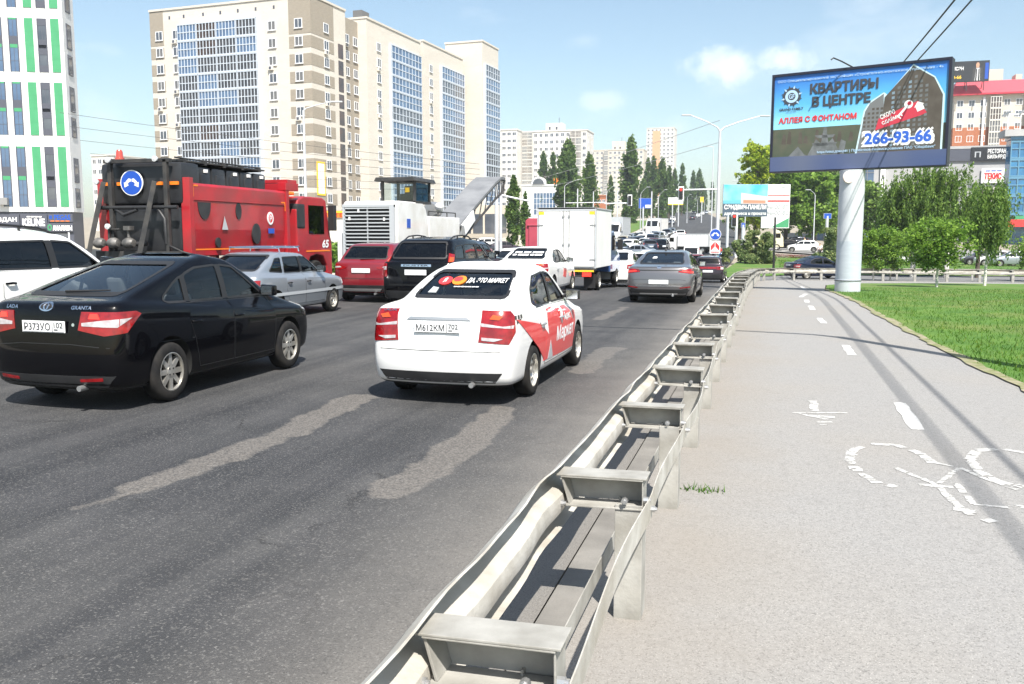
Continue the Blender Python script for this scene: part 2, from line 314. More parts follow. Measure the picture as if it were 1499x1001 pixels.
def cracks(m, sc, dark, amt):
    t = m.node_tree; b = t.nodes['Principled BSDF']; N = t.nodes.new; lk = t.links.new; c = N('ShaderNodeTexCoord').outputs['Object']
    n = N('ShaderNodeTexNoise'); n.inputs['Scale'].default_value = 1.7; n.inputs['Detail'].default_value = 8; lk(c, n.inputs['Vector']); v = N('ShaderNodeMix'); v.data_type = 'RGBA'; v.blend_type = 'ADD'; v.inputs['Factor'].default_value = .8; lk(c, v.inputs['A']); lk(n.outputs['Color'], v.inputs['B'])
    o = N('ShaderNodeTexVoronoi'); o.feature = 'DISTANCE_TO_EDGE'; o.inputs['Scale'].default_value = sc; lk(v.outputs['Result'], o.inputs['Vector']); r = N('ShaderNodeMapRange'); r.inputs['From Min'].default_value = .004; r.inputs['From Max'].default_value = .0; r.inputs['To Max'].default_value = amt; lk(o.outputs['Distance'], r.inputs['Value'])
    n2 = N('ShaderNodeTexNoise'); n2.inputs['Scale'].default_value = .45; lk(c, n2.inputs['Vector']); r2 = N('ShaderNodeMapRange'); r2.inputs['From Min'].default_value = .47; r2.inputs['From Max'].default_value = .58; lk(n2.outputs['Fac'], r2.inputs['Value']); q = N('ShaderNodeMath'); q.operation = 'MULTIPLY'; lk(r.outputs[0], q.inputs[0]); lk(r2.outputs[0], q.inputs[1])
    x = N('ShaderNodeMix'); x.data_type = 'RGBA'; lk(q.outputs[0], x.inputs['Factor']); lk(b.inputs['Base Color'].links[0].from_socket, x.inputs['A']); x.inputs['B'].default_value = (*dark, 1); lk(x.outputs['Result'], b.inputs['Base Color'])
    # sandy dirt blown against the posts of the rail
    sx = N('ShaderNodeSeparateXYZ'); lk(c, sx.inputs[0]); n3 = N('ShaderNodeTexNoise'); n3.inputs['Scale'].default_value = 1.1; n3.inputs['Detail'].default_value = 9; lk(c, n3.inputs['Vector']); a = N('ShaderNodeMath'); a.operation = 'MULTIPLY_ADD'; lk(n3.outputs['Fac'], a.inputs[0]); a.inputs[1].default_value = 1.5; lk(sx.outputs['X'], a.inputs[2]); r3 = N('ShaderNodeMapRange'); r3.inputs['From Min'].default_value = 1.05; r3.inputs['From Max'].default_value = .1; r3.inputs['To Max'].default_value = .45; lk(a.outputs[0], r3.inputs['Value'])
    x3 = N('ShaderNodeMix'); x3.data_type = 'RGBA'; lk(r3.outputs[0], x3.inputs['Factor']); lk(x.outputs['Result'], x3.inputs['A']); x3.inputs['B'].default_value = (.225,.195,.160,1); lk(x3.outputs['Result'], b.inputs['Base Color'])
cracks(M['pathm'], .42, (.10,.095,.09), .0)
M['patchm'] = mat('worn_asphalt', (.15,.14,.135), .9, col2=(.21,.195,.18), scale=9, detail=6, bump=.5, bscale=120); add_grit(M['patchm'], 80, .14, (.42,.38,.34), .62)
M['dust'] = mat('road_dust', (.20,.19,.175), .95, col2=(.28,.265,.24), scale=2.5, detail=8, bump=.2, bscale=90); add_grit(M['dust'], 90, .08)
M['dirt'] = mat('ground_dirt', (.25,.22,.17), .95, col2=(.32,.28,.22), scale=.3)
M['kerb'] = mat('kerb_concrete', (.21,.198,.18), .95, col2=(.14,.132,.12), scale=3, detail=8, bump=.3, bscale=60)
M['grassg'] = mat('grass_ground', (.045,.12,.010), .95, col2=(.085,.17,.018), scale=1.2, detail=8, bump=.6, bscale=40, col3=(.15,.165,.045), scale3=.45, f3=.8)
M['paintw'] = mat('road_paint', (.52,.515,.50), .9, col2=(.34,.335,.32), scale=22, detail=8)
def worn(m):                                     # the paint has flaked off in places and the asphalt shows through
    t = m.node_tree; o = t.nodes['Material Output']; b = t.nodes['Principled BSDF']; n = t.nodes.new('ShaderNodeTexNoise'); n.inputs['Scale'].default_value = 16; n.inputs['Detail'].default_value = 9; n.inputs['Roughness'].default_value = .7
    c = t.nodes.new('ShaderNodeTexCoord'); t.links.new(c.outputs['Object'], n.inputs['Vector']); r = t.nodes.new('ShaderNodeMapRange'); r.inputs['From Min'].default_value = .53; r.inputs['From Max'].default_value = .63; t.links.new(n.outputs['Fac'], r.inputs['Value'])
    tr = t.nodes.new('ShaderNodeBsdfTransparent'); x = t.nodes.new('ShaderNodeMixShader'); t.links.new(r.outputs[0], x.inputs[0]); t.links.new(b.outputs[0], x.inputs[1]); t.links.new(tr.outputs[0], x.inputs[2]); t.links.new(x.outputs[0], o.inputs['Surface'])
worn(M['paintw']); M['paintd'] = mat('dash_paint', (.58,.575,.56), .9, col2=(.42,.415,.40), scale=25, detail=8)
ROWS = [-14 + i for i in range(75)] + [61.5+2.5*i for i in range(24)] + [122+5*i for i in range(36)] + [305+12*i for i in range(25)] + [640,720,850,1100,1600,2600,4000]
GX = [-3000,-1400,-600,-300,-180,-110,-75,-55,-40,-30,-24,-18,-14,-11,-8,-5,-2,1,4,7,10,14,20,28,40,60,90,140,220,400,900,2000,3500]
def sheet(name, x0, x1, y0, y1, off, m, nx=4, kind='structure', xs=None):
    rows = [y0]+[y for y in ROWS if y0+.05 < y < y1-.05]+[y1]; mb = MB()
    fx = lambda q, y: q(y) if callable(q) else q
    cols = xs or None; vs = []; fs = []; n = len(xs) if xs else nx+1
    for y in rows:
        a, b = fx(x0, y), fx(x1, y)
        for i in range(n):
            x = xs[i] if xs else a+(b-a)*i/nx
            z = terr(x, y)+(off(y) if callable(off) else off); vs.append((x, y, z))
    for j in range(len(rows)-1):
        for i in range(n-1): a = j*n+i; fs.append((a, a+1, a+n+1, a+n))
    mb.add(vs, fs); o = mb.build(name, m, smooth=30)
    if kind: tag(o, kind=kind)
    return o
sheet('ground', 0, 0, -14, 4000, lambda y: -.10-.0012*max(0, y-60), M['dirt'], xs=GX)
RX = lambda y: -1.02 if y < 55 else max(-3.4, -1.02-.6*(y-55))+bend(y)
sheet('road', lambda y: -24+bend(y), RX, -14, 560, 0, M['asphalt'], 10)
sheet('pavement', lambda y: -46+bend(y), lambda y: -24.2+bend(y), -14, 330, .05, mat('left_pavement', (.36,.32,.26), .95, col2=(.46,.42,.36), scale=.25, detail=6), 4)
def surf(name, pts, off, m, sub=1.0, kind='structure'):
    """flat outline laid on the terrain"""
    bm = bmesh.new(); bm.faces.new([bm.verts.new((x, y, 0)) for x, y in pts])
    for ax in (0, 1):
        lo = min(p[ax] for p in pts); hi = max(p[ax] for p in pts); k = int((hi-lo)/sub)
        for i in range(1, k+1):
            co = [0,0,0]; no = [0,0,0]; co[ax] = lo+(hi-lo)*i/(k+1); no[ax] = 1
            bmesh.ops.bisect_plane(bm, geom=bm.verts[:]+bm.edges[:]+bm.faces[:], plane_co=co, plane_no=no)
    for v in bm.verts: v.co.z = terr(v.co.x, v.co.y)+off
    bmesh.ops.recalc_face_normals(bm, faces=bm.faces[:])
    if sum(f.normal.z for f in bm.faces) < 0: bmesh.ops.reverse_faces(bm, faces=bm.faces[:])
    me = bpy.data.meshes.new(name); bm.to_mesh(me); bm.free(); me.materials.append(m)
    o = bpy.data.objects.new(name, me); COL.objects.link(o)
    if kind: tag(o, kind=kind)
    return o
def ragged(pts, amp, n, seed):
    r = random.Random(seed); out = []
    for p, q in zip(pts, pts[1:]+pts[:1]):
        for j in range(n):
            t = j/n; out.append((p[0]+(q[0]-p[0])*t+r.uniform(-amp, amp), p[1]+(q[1]-p[1])*t+r.uniform(-amp, amp)*1.6))
    return out
# cycle path right of the guardrail, its grass edge taken at ground distances
PE = [(3.35,-14),(3.25,4),(2.98,11.5),(2.72,15.3),(2.55,19),(2.44,22.3),(2.32,27),(2.26,31.5),(2.2,37),(2.7,45),(4.2,50),(8,53.5),(16,55.5),(40,57)]
def pathedge(y):
    for (a, ya), (b, yb) in zip(PE, PE[1:]):
        if y <= yb: return a+(b-a)*(y-ya)/(yb-ya)
    return PE[-1][0]
path_pts = [(-.86,-14),(-.86,46),(-.6,52.5),(0,55.5),(1.4,57.0),(3,57.6),(40,58.6)]+PE[::-1]
surf('cycle_path', path_pts, .02, M['pathm'], 1.0)
mb = MB()
ky = [-14]+[y for y in ROWS if -14 < y < 52]
for a, b in zip(ky, ky[1:]):
    za, zb_ = terr(-1, a), terr(-1, b)
    mb.add([(-1.02,a,za-.1),(-.84,a,za-.1),(-.84,a,za+.022),(-1.0,a,za+.022),(-1.02,b-.0,zb_-.1),(-.84,b,zb_-.1),(-.84,b,zb_+.022),(-1.0,b,zb_+.022)], [(0,1,2,3),(7,6,5,4),(3,2,6,7),(0,3,7,4),(1,5,6,2)])
tag(mb.build('kerb', M['kerb']), kind='structure')
# worn stripes and markings
def mark(name, pts): return surf(name, pts, .024, M['paintd'], .8)
def pdash(x0, y0, x1, y1, w, sd):
    d = Vector((x1-x0, y1-y0)); n = Vector((-d.y, d.x)).normalized()*w/2
    return ragged([(x0+n.x, y0+n.y), (x0-n.x, y0-n.y), (x1-n.x, y1-n.y), (x1+n.x, y1+n.y)], .012, 6, sd)
for i, (a, b) in enumerate([((1343,632),(1316,593)), ((1247,522),(1237,507)), ((1206,475),(1199,467)), ((1190,455),(1186,449)), ((1182,444),(1180,440)), ((1172,436),(1180,431)), ((1179,424),(1172,420))]):
    p, q = gp(*a), gp(*b); mark('dash_marking', pdash(p[0], p[1], q[0], q[1], .13, i))
def blob_line(pts, w, seed, gap=.25, fade=0):
    """broken painted line as separate worn pieces in one mesh"""
    r = random.Random(seed); mb = MB()
    for p, q in zip(pts, pts[1:]):
        L_ = math.hypot(q[0]-p[0], q[1]-p[1]); n = max(1, int(L_/.05))
        for j in range(n):
            if r.random() < gap*.6: continue
            t0, t1 = j/n, (j+1.7)/n; d = Vector((q[0]-p[0], q[1]-p[1])); nn = Vector((-d.y, d.x)).normalized()
            w0, w1 = w*r.uniform(.35,.6), w*r.uniform(.35,.6); ofs = r.uniform(-.1,.1)*w
            c0 = Vector(p)+d*t0+nn*ofs; c1 = Vector(p)+d*min(1, t1)+nn*ofs
            vs = [c0+nn*w0, c0-nn*w0*r.uniform(.7,1), c1-nn*w1, c1+nn*w1*r.uniform(.7,1)]
            mb.add([(v.x, v.y, terr(v.x, v.y)+.0235+.0002*r.random()) for v in vs], [(0,1,2,3)])
    return mb
# bicycle symbol: two wheels, frame, seat and bars, lying on the path
mb = MB()
def ring2(pp, seed, gap, w):
    cx_ = sum(p[0] for p in pp)/len(pp); b = blob_line(pp, w, seed, gap); mb.add(b.v, b.f)
W1 = [gp(*p) for p in ((1365,683),(1345,667),(1310,656),(1275,654),(1248,663),(1243,680),(1258,698),(1285,712),(1312,718))]
W2 = [gp(*p) for p in ((1499,668),(1465,661),(1430,664),(1420,678),(1432,694),(1460,708),(1499,718),(1545,722),(1590,712),(1590,690),(1560,675),(1530,664))]
ring2(W1, 1, .2, .085); ring2(W2, 2, .2, .085)
for k, (pp, g_, w) in enumerate([([(1310,690),(1370,715),(1405,690),(1365,682)], .3, .05), ([(1370,715),(1400,745),(1420,760)], .25, .06), ([(1405,690),(1440,705),(1490,722)], .2, .05), ([(1345,715),(1395,718)], .25, .06),
        ([(1395,752),(1430,755)], .05, .09), ([(1440,768),(1455,766)], .1, .06), ([(1400,712),(1425,745),(1480,748)], .35, .05), ([(1475,745),(1520,752)], .3, .06)]):
    b = blob_line([gp(*p) for p in pp], w, 20+k, g_); mb.add(b.v, b.f)
tag(mb.build('bicycle_marking', M['paintw']), kind='structure')
mb = MB()
for k, (pp, g_, w) in enumerate([([(1190,590),(1193,606)], .05, .09), ([(1160,608),(1240,608)], .25, .05), ([(1170,609),(1212,618)], .1, .06), ([(1185,612),(1222,614)], .05, .10), ([(1195,622),(1218,621)], .05, .06), ([(1200,625),(1210,625)], 0, .05)]):
    b = blob_line([gp(*p) for p in pp], w, 40+k, g_); mb.add(b.v, b.f)
tag(mb.build('arrow_marking', M['paintw']), kind='structure')
# lawn right of the path
surf('lawn', [(pathedge(y)+.05, y) for y in (-14,4,11.5,15.3,19,22.3,27,31.5,37,45)]+[(4.2,50),(8,53.2),(16,55.2),(40,56.6),(70,57),(70,-14)], .03, M['grassg'], 2.0)
surf('lawn_edge', ragged([(pathedge(y)-.03, y) for y in (-14,4,11.5,15.3,19,22.3,27,31.5,37)]+[(pathedge(y)+.13, y) for y in (37,31.5,27,22.3,19,15.3,11.5,4,-14)], .05, 10, 9), .038, mat('sandy_edge', (.29,.25,.18), .95, col2=(.14,.16,.05), scale=5, detail=8, bump=.3))
# side road curving off behind the rail, the island beyond with its flower bed, far cross street
surf('side_road', [(-1.9,56.2),(-1.0,49.5),(-.55,52.9),(0.0,55.75),(1.4,57.3),(3,58.0),(40,59.0),(90,60.5),(90,73),(30,70),(8,68.5),(1,66),(-3.3,58.8)], .012, mat('side_asphalt', (.12,.12,.122), .9, col2=(.17,.17,.17), scale=.8, detail=7), 2.0)
surf('island_lawn', [(-3.2,59.5),(1,66.5),(8,69.1),(30,70.6),(80,74),(80,118),(14,112),(3,108),(-2.6,100),(-3.3,75)], .035, M['grassg'], 2.5)
surf('far_lawn', [(-26.4+bend(130)+.0,150),(-24.6+bend(150),150),(-25+bend(200),200),(-25+bend(290),290),(-34+bend(290),290),(-36+bend(200),200),(-30+bend(150),150)], .12, M['grassg'], 6.0)
surf('cross_street', [(-1,121),(6,118),(90,124),(90,142),(10,138),(-1,137)], .02, M['asphalt'] if False else mat('pale_asphalt', (.22,.215,.21), .9, col2=(.28,.27,.26), scale=.5), 3.0)
# ------------------------------------------------------------------ buildings
M['wwhite'] = mat('white_cladding', (.74,.74,.74), .6, col2=(.68,.69,.70), scale=.5); M['wgreen'] = mat('green_panel', (.05,.27,.12), .5, col2=(.06,.30,.14), scale=1)
M['wdark'] = mat('anthracite_panel', (.075,.08,.105), .5); M['wframe'] = mat('window_frame', (.75,.76,.78), .5); M['wframeg'] = mat('grey_frame', (.16,.165,.18), .5)
M['beigebrick'] = mat('beige_brick', (.585,.545,.485), .9, col2=(.53,.49,.43), scale=1.5, detail=8, stretch=(1,1,5), col3=(.63,.59,.53), scale3=.12)
M['greybrick'] = mat('grey_brick', (.27,.235,.19), .9, col2=(.32,.28,.225), scale=1.5, detail=8, stretch=(1,1,5)); M['balc'] = mat('balcony_frame', (.52,.57,.64), .45)
M['roofm'] = mat('roof_felt', (.12,.12,.12), .9); M['panelw'] = mat('panel_white', (.66,.635,.59), .85, col2=(.58,.56,.51), scale=.2, detail=7)
M['panelc'] = mat('panel_cream', (.62,.56,.47), .85, col2=(.55,.50,.42), scale=.25, detail=7); M['brickred'] = mat('orange_brick', (.40,.15,.07), .9, col2=(.34,.12,.06), scale=2)
M['roofred'] = mat('red_roof', (.58,.035,.06), .5, col2=(.50,.03,.055), scale=1, stretch=(6,6,.5)); M['greywall'] = mat('grey_wall', (.42,.42,.42), .8, col2=(.36,.36,.37), scale=.4)
def winglass(name, c, c2, sc=.35): return mat(name, c, .06, 0, 0, c2, sc, 2, spec=.8)
M['wg'] = winglass('window_glass', (.05,.06,.08), (.12,.13,.15)); M['wg2'] = winglass('window_glass_curtain', (.16,.15,.14), (.08,.085,.10)); M['wgb'] = winglass('window_glass_blue', (.06,.10,.18), (.10,.17,.28)); M['wgbr'] = winglass('window_glass_brown', (.10,.06,.045), (.05,.04,.04))
M['curt'] = winglass('curtain_wall_blue', (.015,.09,.22), (.03,.20,.40), .25)
def win_mb(w, h, sashes=2, fr=.09, d=.06, sill=True):
    """window: proud frame (0), glass (1)"""
    mb = MB(); mb.box(0,w,-.02,.05,0,h,1)
    mb.box(-.02,fr,-d,.02,-.02,h+.02); mb.box(w-fr,w+.02,-d,.02,-.02,h+.02); mb.box(fr,w-fr,-d,.02,-.02,fr); mb.box(fr,w-fr,-d,.02,h-fr,h+.02)
    for i in range(1, sashes): x = w*i/sashes; mb.box(x-fr*.45,x+fr*.45,-d+.003,.02,fr,h-fr)
    if sill: mb.box(-.08,w+.08,-.16,.02,-.08,-.02)
    return mb
def balc_mb(w, h, n, fr=.12):
    mb = MB(); mb.box(0,w,-.05,.04,.05,h-.12,1)
    mb.box(0,w,-.16,.04,-.16,.10); mb.box(0,w,-.12,.04,h-.16,h-.16+.01)
    for i in range(n+1): x = w*i/n; q = fr*(.9 if i in (0,n) else .5); mb.box(max(0,x-q),min(w,x+q),-.12,.0,.10,h-.16)
    mb.box(0,w,-.117,.0,h*.44,h*.44+.13); mb.box(0,w,-.14,.0,h-.30,h-.16)
    return mb
def grid_windows(root, mesh_objs, spots, rotz=0, name='window', r=rnd):
    """the spots beyond the first hundred go into one part"""
    first = {}
    for i, (x, y, z, rz) in enumerate(spots[:100]):
        k = r.randrange(len(mesh_objs))
        mesh_objs_k = mesh_objs[k]
        if k not in first:
            first[k] = mesh_objs_k[0].build(name, mesh_objs_k[1], root, (x, y, z), rz)
        else: objcopy(first[k], root, (x, y, z), rz)
    if len(spots) > 100:
        mb = MB(); src = mesh_objs[0][0]
        for x, y, z, rz in spots[100:]:
            Mx = Matrix.Translation((x, y, z)) @ Matrix.Rotation(rz, 4, 'Z'); o = len(mb.v)
            mb.v += [tuple(Mx @ Vector(v)) for v in src.v]; mb.f += [tuple(i+o for i in f) for f in src.f]; mb.m += src.m
        tag(mb.build('windows', mesh_objs[0][1], root), kind='stuff')
# --- white and green office block at the left edge
root = thing('office_block', 'white office block with tall green panels and dark narrow windows, shops at its foot', 'building', (-67.1, 74.4, terr(-60,74)), R(24))
mb = MB(); mb.prism([(-46,0),(0,0),(0,3.3),(-7,15),(-46,15)], 5.1, 39, 0); mb.build('wall', M['wwhite'], root)
mb = MB(); mb.prism([(-46,.12),(-.12,.12),(-.12,3.2),(-7,14.8),(-46,14.8)], -1, 5.1, 0)
for k in range(12): mb.box(-3.6*k-.5-.14, -3.6*k-.5, -.02, .12, 0, 3.1, 1)
mb.build('shop_front', [M['wdark'], M['wframe']], root)
for k in range(8): 
    mb = MB(); mb.box(-3.6*k-3.9, -3.6*k-.75, .06, .118, .2, 3.0); mb.build('shop_window', M['wg'], root)
gw = MB(); gw.box(0.06,.84,-.06,.05,0,6.2); 
for q in (1.5, 3.1, 4.7): gw.box(.05,.85,-.066,0,q,q+.025)
gobj = None
def tall_win(kind):
    mb = MB(); w = .82; mb.box(0,w,-.03,.05,0,6.2,2)
    mb.box(-.03,.06,-.07,.03,0,6.2,1); mb.box(w-.06,w+.03,-.07,.03,0,6.2,1); mb.box(.06,w-.06,-.05,.02,2.75,3.15,0 if kind else 1)
    mb.box(.06,w-.06,-.045,.02,6.0,6.2,0 if kind else 1)
    if kind: mb.box(.06,w-.06,-.045,.02,3.15,4.1,1); mb.box(.06,w-.06,-.04,.0,1.2,1.25,1); mb.box(w*.5-.02,w*.5+.02,-.04,0,4.1,6.0,1); mb.box(w*.5-.02,w*.5+.02,-.04,0,0,2.75,1)
    else: mb.box(.06,w-.06,-.05,.02,2.0,3.75,1); mb.box(.06,w-.06,-.05,.02,0,.75,1); mb.box(.06,w-.06,-.05,.02,5.4,6.1,1); mb.box(w*.5-.02,w*.5+.02,-.04,0,3.7,5.4,1)
    return mb
cols = [(.35,'g'),(1.5,'d'),(2.75,'g'),(4.15,'w'),(5.6,'w'),(7.0,'w'),(8.4,'w'),(9.8,'g'),(11.2,'d'),(12.6,'g'),(14.2,'w'),(15.8,'w'),(17.4,'w')]
protos = {}
for k in range(5):
    z = 5.6 if k == 0 else 12.6+6.08*(k-1); zs = .95 if k == 0 else .82
    for s, t in cols:
        x = -s-.85
        if t not in protos:
            protos[t] = gw.build('green_panel', M['wgreen'], root, (x,0,z)) if t == 'g' else tall_win(t == 'w').build('tall_window', [M['wgreen'], M['wdark'], M['wgb'] if t == 'w' else M['wg']], root, (x,0,z))
        else: objcopy(protos[t], root, (x,0,z)).scale.z = zs
        if k == 0: protos[t].scale.z = zs
    for q, (za, zb2) in enumerate(((.0,1.9),(2.5,4.9))):
        mb = MB(); mb.box(-.05,.06,.9,2.1,z+za,z+zb2,0); mb.box(-.07,.075,.85,.95,z+za,z+zb2,1); mb.box(-.07,.075,2.05,2.15,z+za,z+zb2,1); mb.box(-.07,.07,.95,2.05,z+za-.06,z+za,1); mb.build('side_window', [M['wg'], M['wdark']], root)
mb = MB(); mb.cbox((-6.4,-.35,6.1),(.9,.5,.7)); mb.build('air_conditioner', mat('ac_dusty', (.25,.25,.25), .6), root, bevel=.03)
def sign(name, label, parent_M, x0, x1, z0, z1, bg, txts, depth=.12, cat='sign', group=None, top=True, parent=None):
    """flat sign in a frame matrix (x right, y up, z out)"""
    mb = MB(); mb.box(x0,x1,z0,z1,-depth,0,0,parent_M); mats = [bg]
    for (s, a, b, c, d, mm, *bold) in txts:
        if mm not in mats: mats.append(mm)
        put_text(mb, s, parent_M, a, b, c, d, mats.index(mm), bold[0] if bold else .02, z=.012)
    o = mb.build(name, mats, parent)
    if not parent: tag(o, label, cat, group)
    return o
OM = Matrix.Translation(root.location) @ Matrix.Rotation(R(24), 4, 'Z'); fr_ = OM @ Matrix(((1,0,0,0),(0,0,-1,-.1),(0,1,0,.55),(0,0,0,1)))
M['lit'] = mat('sign_white', (.82,.82,.82), .5)
sign('shop_sign', 'dark shop sign reading KEUNE in white on the white office block', fr_, -5.0, -2.5, 2.9, 4.3, M['wdark'], [('KEUNE',-4.8,-2.75,3.15,3.85,M['lit'],.05),('— — — —',-4.4,-3.0,4.0,4.12,M['lit'])])
sign('shop_sign', 'dark shop sign reading АРТОВДАН at the very left of the shop row', fr_, -9.2, -5.1, 2.9, 4.3, M['wdark'], [('АРТОВДАН',-8.9,-5.35,3.5,4.0,M['lit'],.04)])
sign('shop_sign', 'blue shop sign reading PEGAS above the analyses sign on the office block', fr_, -2.4, -.1, 3.55, 4.35, M['wdark'], [('≡ PEGAS',-2.3,-.3,3.75,4.25,M['blue'],.04),('— — — —',-2.2,-.4,3.6,3.68,M['orange'])])
sign('shop_sign', 'shop sign reading АНАЛИЗЫ in white letters with a green drop on the office block', fr_, -2.6, -.1, 2.6, 3.45, M['wdark'], [('АНАЛИЗЫ',-2.0,-.2,2.7,3.2,M['lit'],.05),('O',-2.5,-2.1,2.7,3.3,M['wgreen'],.05)])
# --- long beige apartment block
BX, BY, BR = -71.8, 133.0, R(-4)
base = terr(BX, BY)-.3
root = thing('apartment_block', 'long beige brick apartment block with grey banded corners and columns of glazed balconies', 'building', (BX, BY, base), BR)
def side_t(px):
    d = ray(px, 344); m_ = d.x/d.y; s_, c_ = math.sin(-BR), math.cos(-BR)
    return (m_*BY-BX)/(s_-m_*c_)
HB = 39.9-base; FH = 2.78; Z0 = 37.2-base-13*FH
tS = [side_t(p) for p in (495,512,535,612,616,673,683)]
mb = MB(); mb.box(-32,0,0,tS[1],-2,HB,0); mb.box(-26,-.8,tS[1]+.01,tS[2],-2,HB-.6,1); mb.box(-26,1.0,tS[2]+.01,tS[3],-2,HB,0); mb.box(-26,-.4,tS[3]+.01,tS[4],-2,HB-.6,1); mb.box(-26,1.0,tS[4]+.01,tS[5],-2,HB+.6,0); mb.box(-26,-.4,tS[5]+.01,tS[6]+3,-2,HB-.2,1)
tT = tS[5]+2.0
mb.box(-4.1,4.9,tT,tT+10,-2,44.6-base,0)
mb.build('wall', [M['beigebrick'], M['greybrick']], root)
# parapets, plant rooms, banding
mb = MB()
for (x0,x1,y0,y1,z) in ((-32.15,.15,-.15,tS[1]+.1,HB),(-26,1.15,tS[2]-.1,tS[3]+.1,HB),(-26,1.15,tS[4]-.1,tS[5]+.1,HB+.6),(-4.25,5.05,tT-.15,tT+10.15,44.6-base)): mb.box(x0,x1,y0,y1,z+.003,z+.35)
mb.build('parapet', M['beigebrick'], root)
mb = MB(); mb.box(-16,-9,tS[4]-6,tS[4]+4,HB,HB+4.2,0); mb.box(-17,-13,tS[2]+8,tS[2]+14,HB,HB+3.5,0); mb.box(-12,-10,tS[4]-5,tS[4]-2,HB+4.2,HB+6.5,1); mb.build('plant_room', [M['beigebrick'], M['roofm']], root)
def band(x0, x1, side):
    mb = MB()
    for k in range(0, 12):
        z = Z0+k*FH+.3
        if x1 is not None: mb.box(x0, x1, -.035, .02, z, z+1.85)
        if side: mb.box(-.02, .035, .02, side, z, z+1.85)
    za, zb2 = Z0+12*FH-.25, HB-.02
    if x1 is not None: mb.box(x0, x1, -.037, .02, za, zb2)
    if side: mb.box(-.02, .037, .02, side, za, zb2)
    mb.build('brick_band', M['greybrick'], root)
band(-32.035, -29.2, None); band(-4.1, .035, tS[0])
W15 = [(win_mb(1.45,1.5), [M['wframe'], M['wg']]), (win_mb(1.45,1.5), [M['wframe'], M['wg2']])]
sp = []
fx_ = lambda px: -32*(463-px)/241
for k in range(2, 13):
    z = Z0+k*FH+.62
    for px in (236, 263, 408, 446): sp.append((fx_(px)-.72, 0-.04, z, 0))
    for px, xo in ((484,0),(519,-.8),(531,-.8),(552,1.0),(627,1.0)):
        if k == 2 and px == 627: continue
        sp.append((xo+.04, side_t(px)-.72, z, R(90)))
grid_windows(root, W15, sp)
bw = (9.7-25.6)/-4; bal = {}
M['wgd'] = winglass('balcony_glass_dark', (.03,.034,.042), (.075,.075,.08)); M['wgd'].node_tree.nodes['Principled BSDF'].inputs['Specular IOR Level'].default_value = .22
M['wgbd'] = winglass('balcony_glass_brown', (.07,.045,.035), (.035,.03,.03)); M['wgbd'].node_tree.nodes['Principled BSDF'].inputs['Specular IOR Level'].default_value = .22
gls = [M['wgd'], M['wgd'], M['wgbd'], M['wgb'], M['wgd']]
for k in range(0, 13):
    z = Z0+k*FH+.05
    for c in range(4):
        v = 3 if (c == 0 and k in (11,10,12)) else rnd.randrange(5)
        if v not in bal: bal[v] = balc_mb(bw-.10, FH, 6).build('glazed_balcony', [M['balc'], gls[v]], root, (-25.6+c*bw+.05, -.9, z))
        else: objcopy(bal[v], root, (-25.6+c*bw+.05, -.9, z))
mb = MB(); mb.box(-25.6,-9.7,-.84,.0,Z0-1,Z0+13*FH); mb.build('balcony_slab', M['balc'], root)
sb = {}
for (pa, pb, xo, n, kk) in ((567,610,1.0,9,13),(640,672,1.0,9,13),(709,729,4.9,6,14)):
    ya, yb_ = side_t(pa), side_t(pb)
    if xo > 4: ya, yb_ = tT+.8, tT+9.6
    for k in range(kk):
        z = Z0+k*FH+.05; v = rnd.randrange(2)
        if (pa, v) not in sb: sb[(pa, v)] = balc_mb(yb_-ya, FH, n).build('glazed_balcony', [M['balc'], [M['wgb'], M['wg']][v]], root, (xo+.5, ya, z), R(90))
        else: objcopy(sb[(pa, v)], root, (xo+.5, ya, z), R(90))
    mb = MB(); mb.box(xo+.003,xo+.45,ya,yb_,Z0-1,Z0+kk*FH); mb.build('balcony_slab', M['balc'], root)
mb = MB()                                        # stair glazing strip
for k in range(12): mb.box(-.03,.05,side_t(501),side_t(508),Z0+k*FH+.1,Z0+k*FH+FH-.35)
mb.build('stair_window', M['wgbr'], root)
for i in range(26):                              # split air conditioners under windows
    x, y, z, rz = sp[rnd.randrange(len(sp))]
    if i == 0:
        a = MB(); a.box(0,.85,-.38,-.02,-.75,-.12,0); a.box(.15,.6,-.385,-.37,-.65,-.2,1); ac = a.build('air_conditioner', [M['panelw'], M['wdark']], root, (x,y,z), rz)
    else: objcopy(ac, root, (x, y, z), rz)
mb = MB()
for x in (-30.5,-28,-25,-21,-17.5,-14,-10.5,-7,-2.5): mb.box(x,x+.35,-.02,.1,Z0+13*FH+1.2,Z0+13*FH+1.75)
mb.build('attic_vent', M['wdark'], root)
fb = Matrix.Translation((BX,BY,base)) @ Matrix.Rotation(BR, 4, 'Z'); fs_ = fb @ Matrix(((0,0,1,.12),(1,0,0,0),(0,1,0,0),(0,0,0,1)))
sign('vertical_banner', 'tall white and yellow banner on the grey banded corner of the beige apartment block', fs_, side_t(470)-.9, side_t(470)+1.6, 8, 13.5, M['yellow'], [], .08, 'banner')
mb = MB(); mb.box(side_t(470)-.6, side_t(470)+1.3, 8.3, 13.2, 0, .01, 0, fs_); q = mb.build('banner_face', M['lit']); q.parent = bpy.data.objects['vertical_banner']
sign('pharmacy_sign', 'red lettered АПТЕКА sign on the far end of the beige apartment block', fs_, tT-6, tT+8, 7.5, 9.6, M['panelw'], [('АПТЕКА',tT-5,tT+7,7.9,9.2,M['decalred'],.05)], .2)
mb = MB(); mb.box(-26,9.0,tT-.5,tT+13,-2,8.2); mb.build('shop_annex', M['panelc'], root)
mb = MB()
for k in range(4): mb.box(9.0,9.06,tT+1+4.2*k,tT+4.2+4.2*k,.5,6.2)
for k in range(3): mb.box(-.2+2.9*k,2.2+2.9*k,tT-.56,tT-.5,.5,6.2)
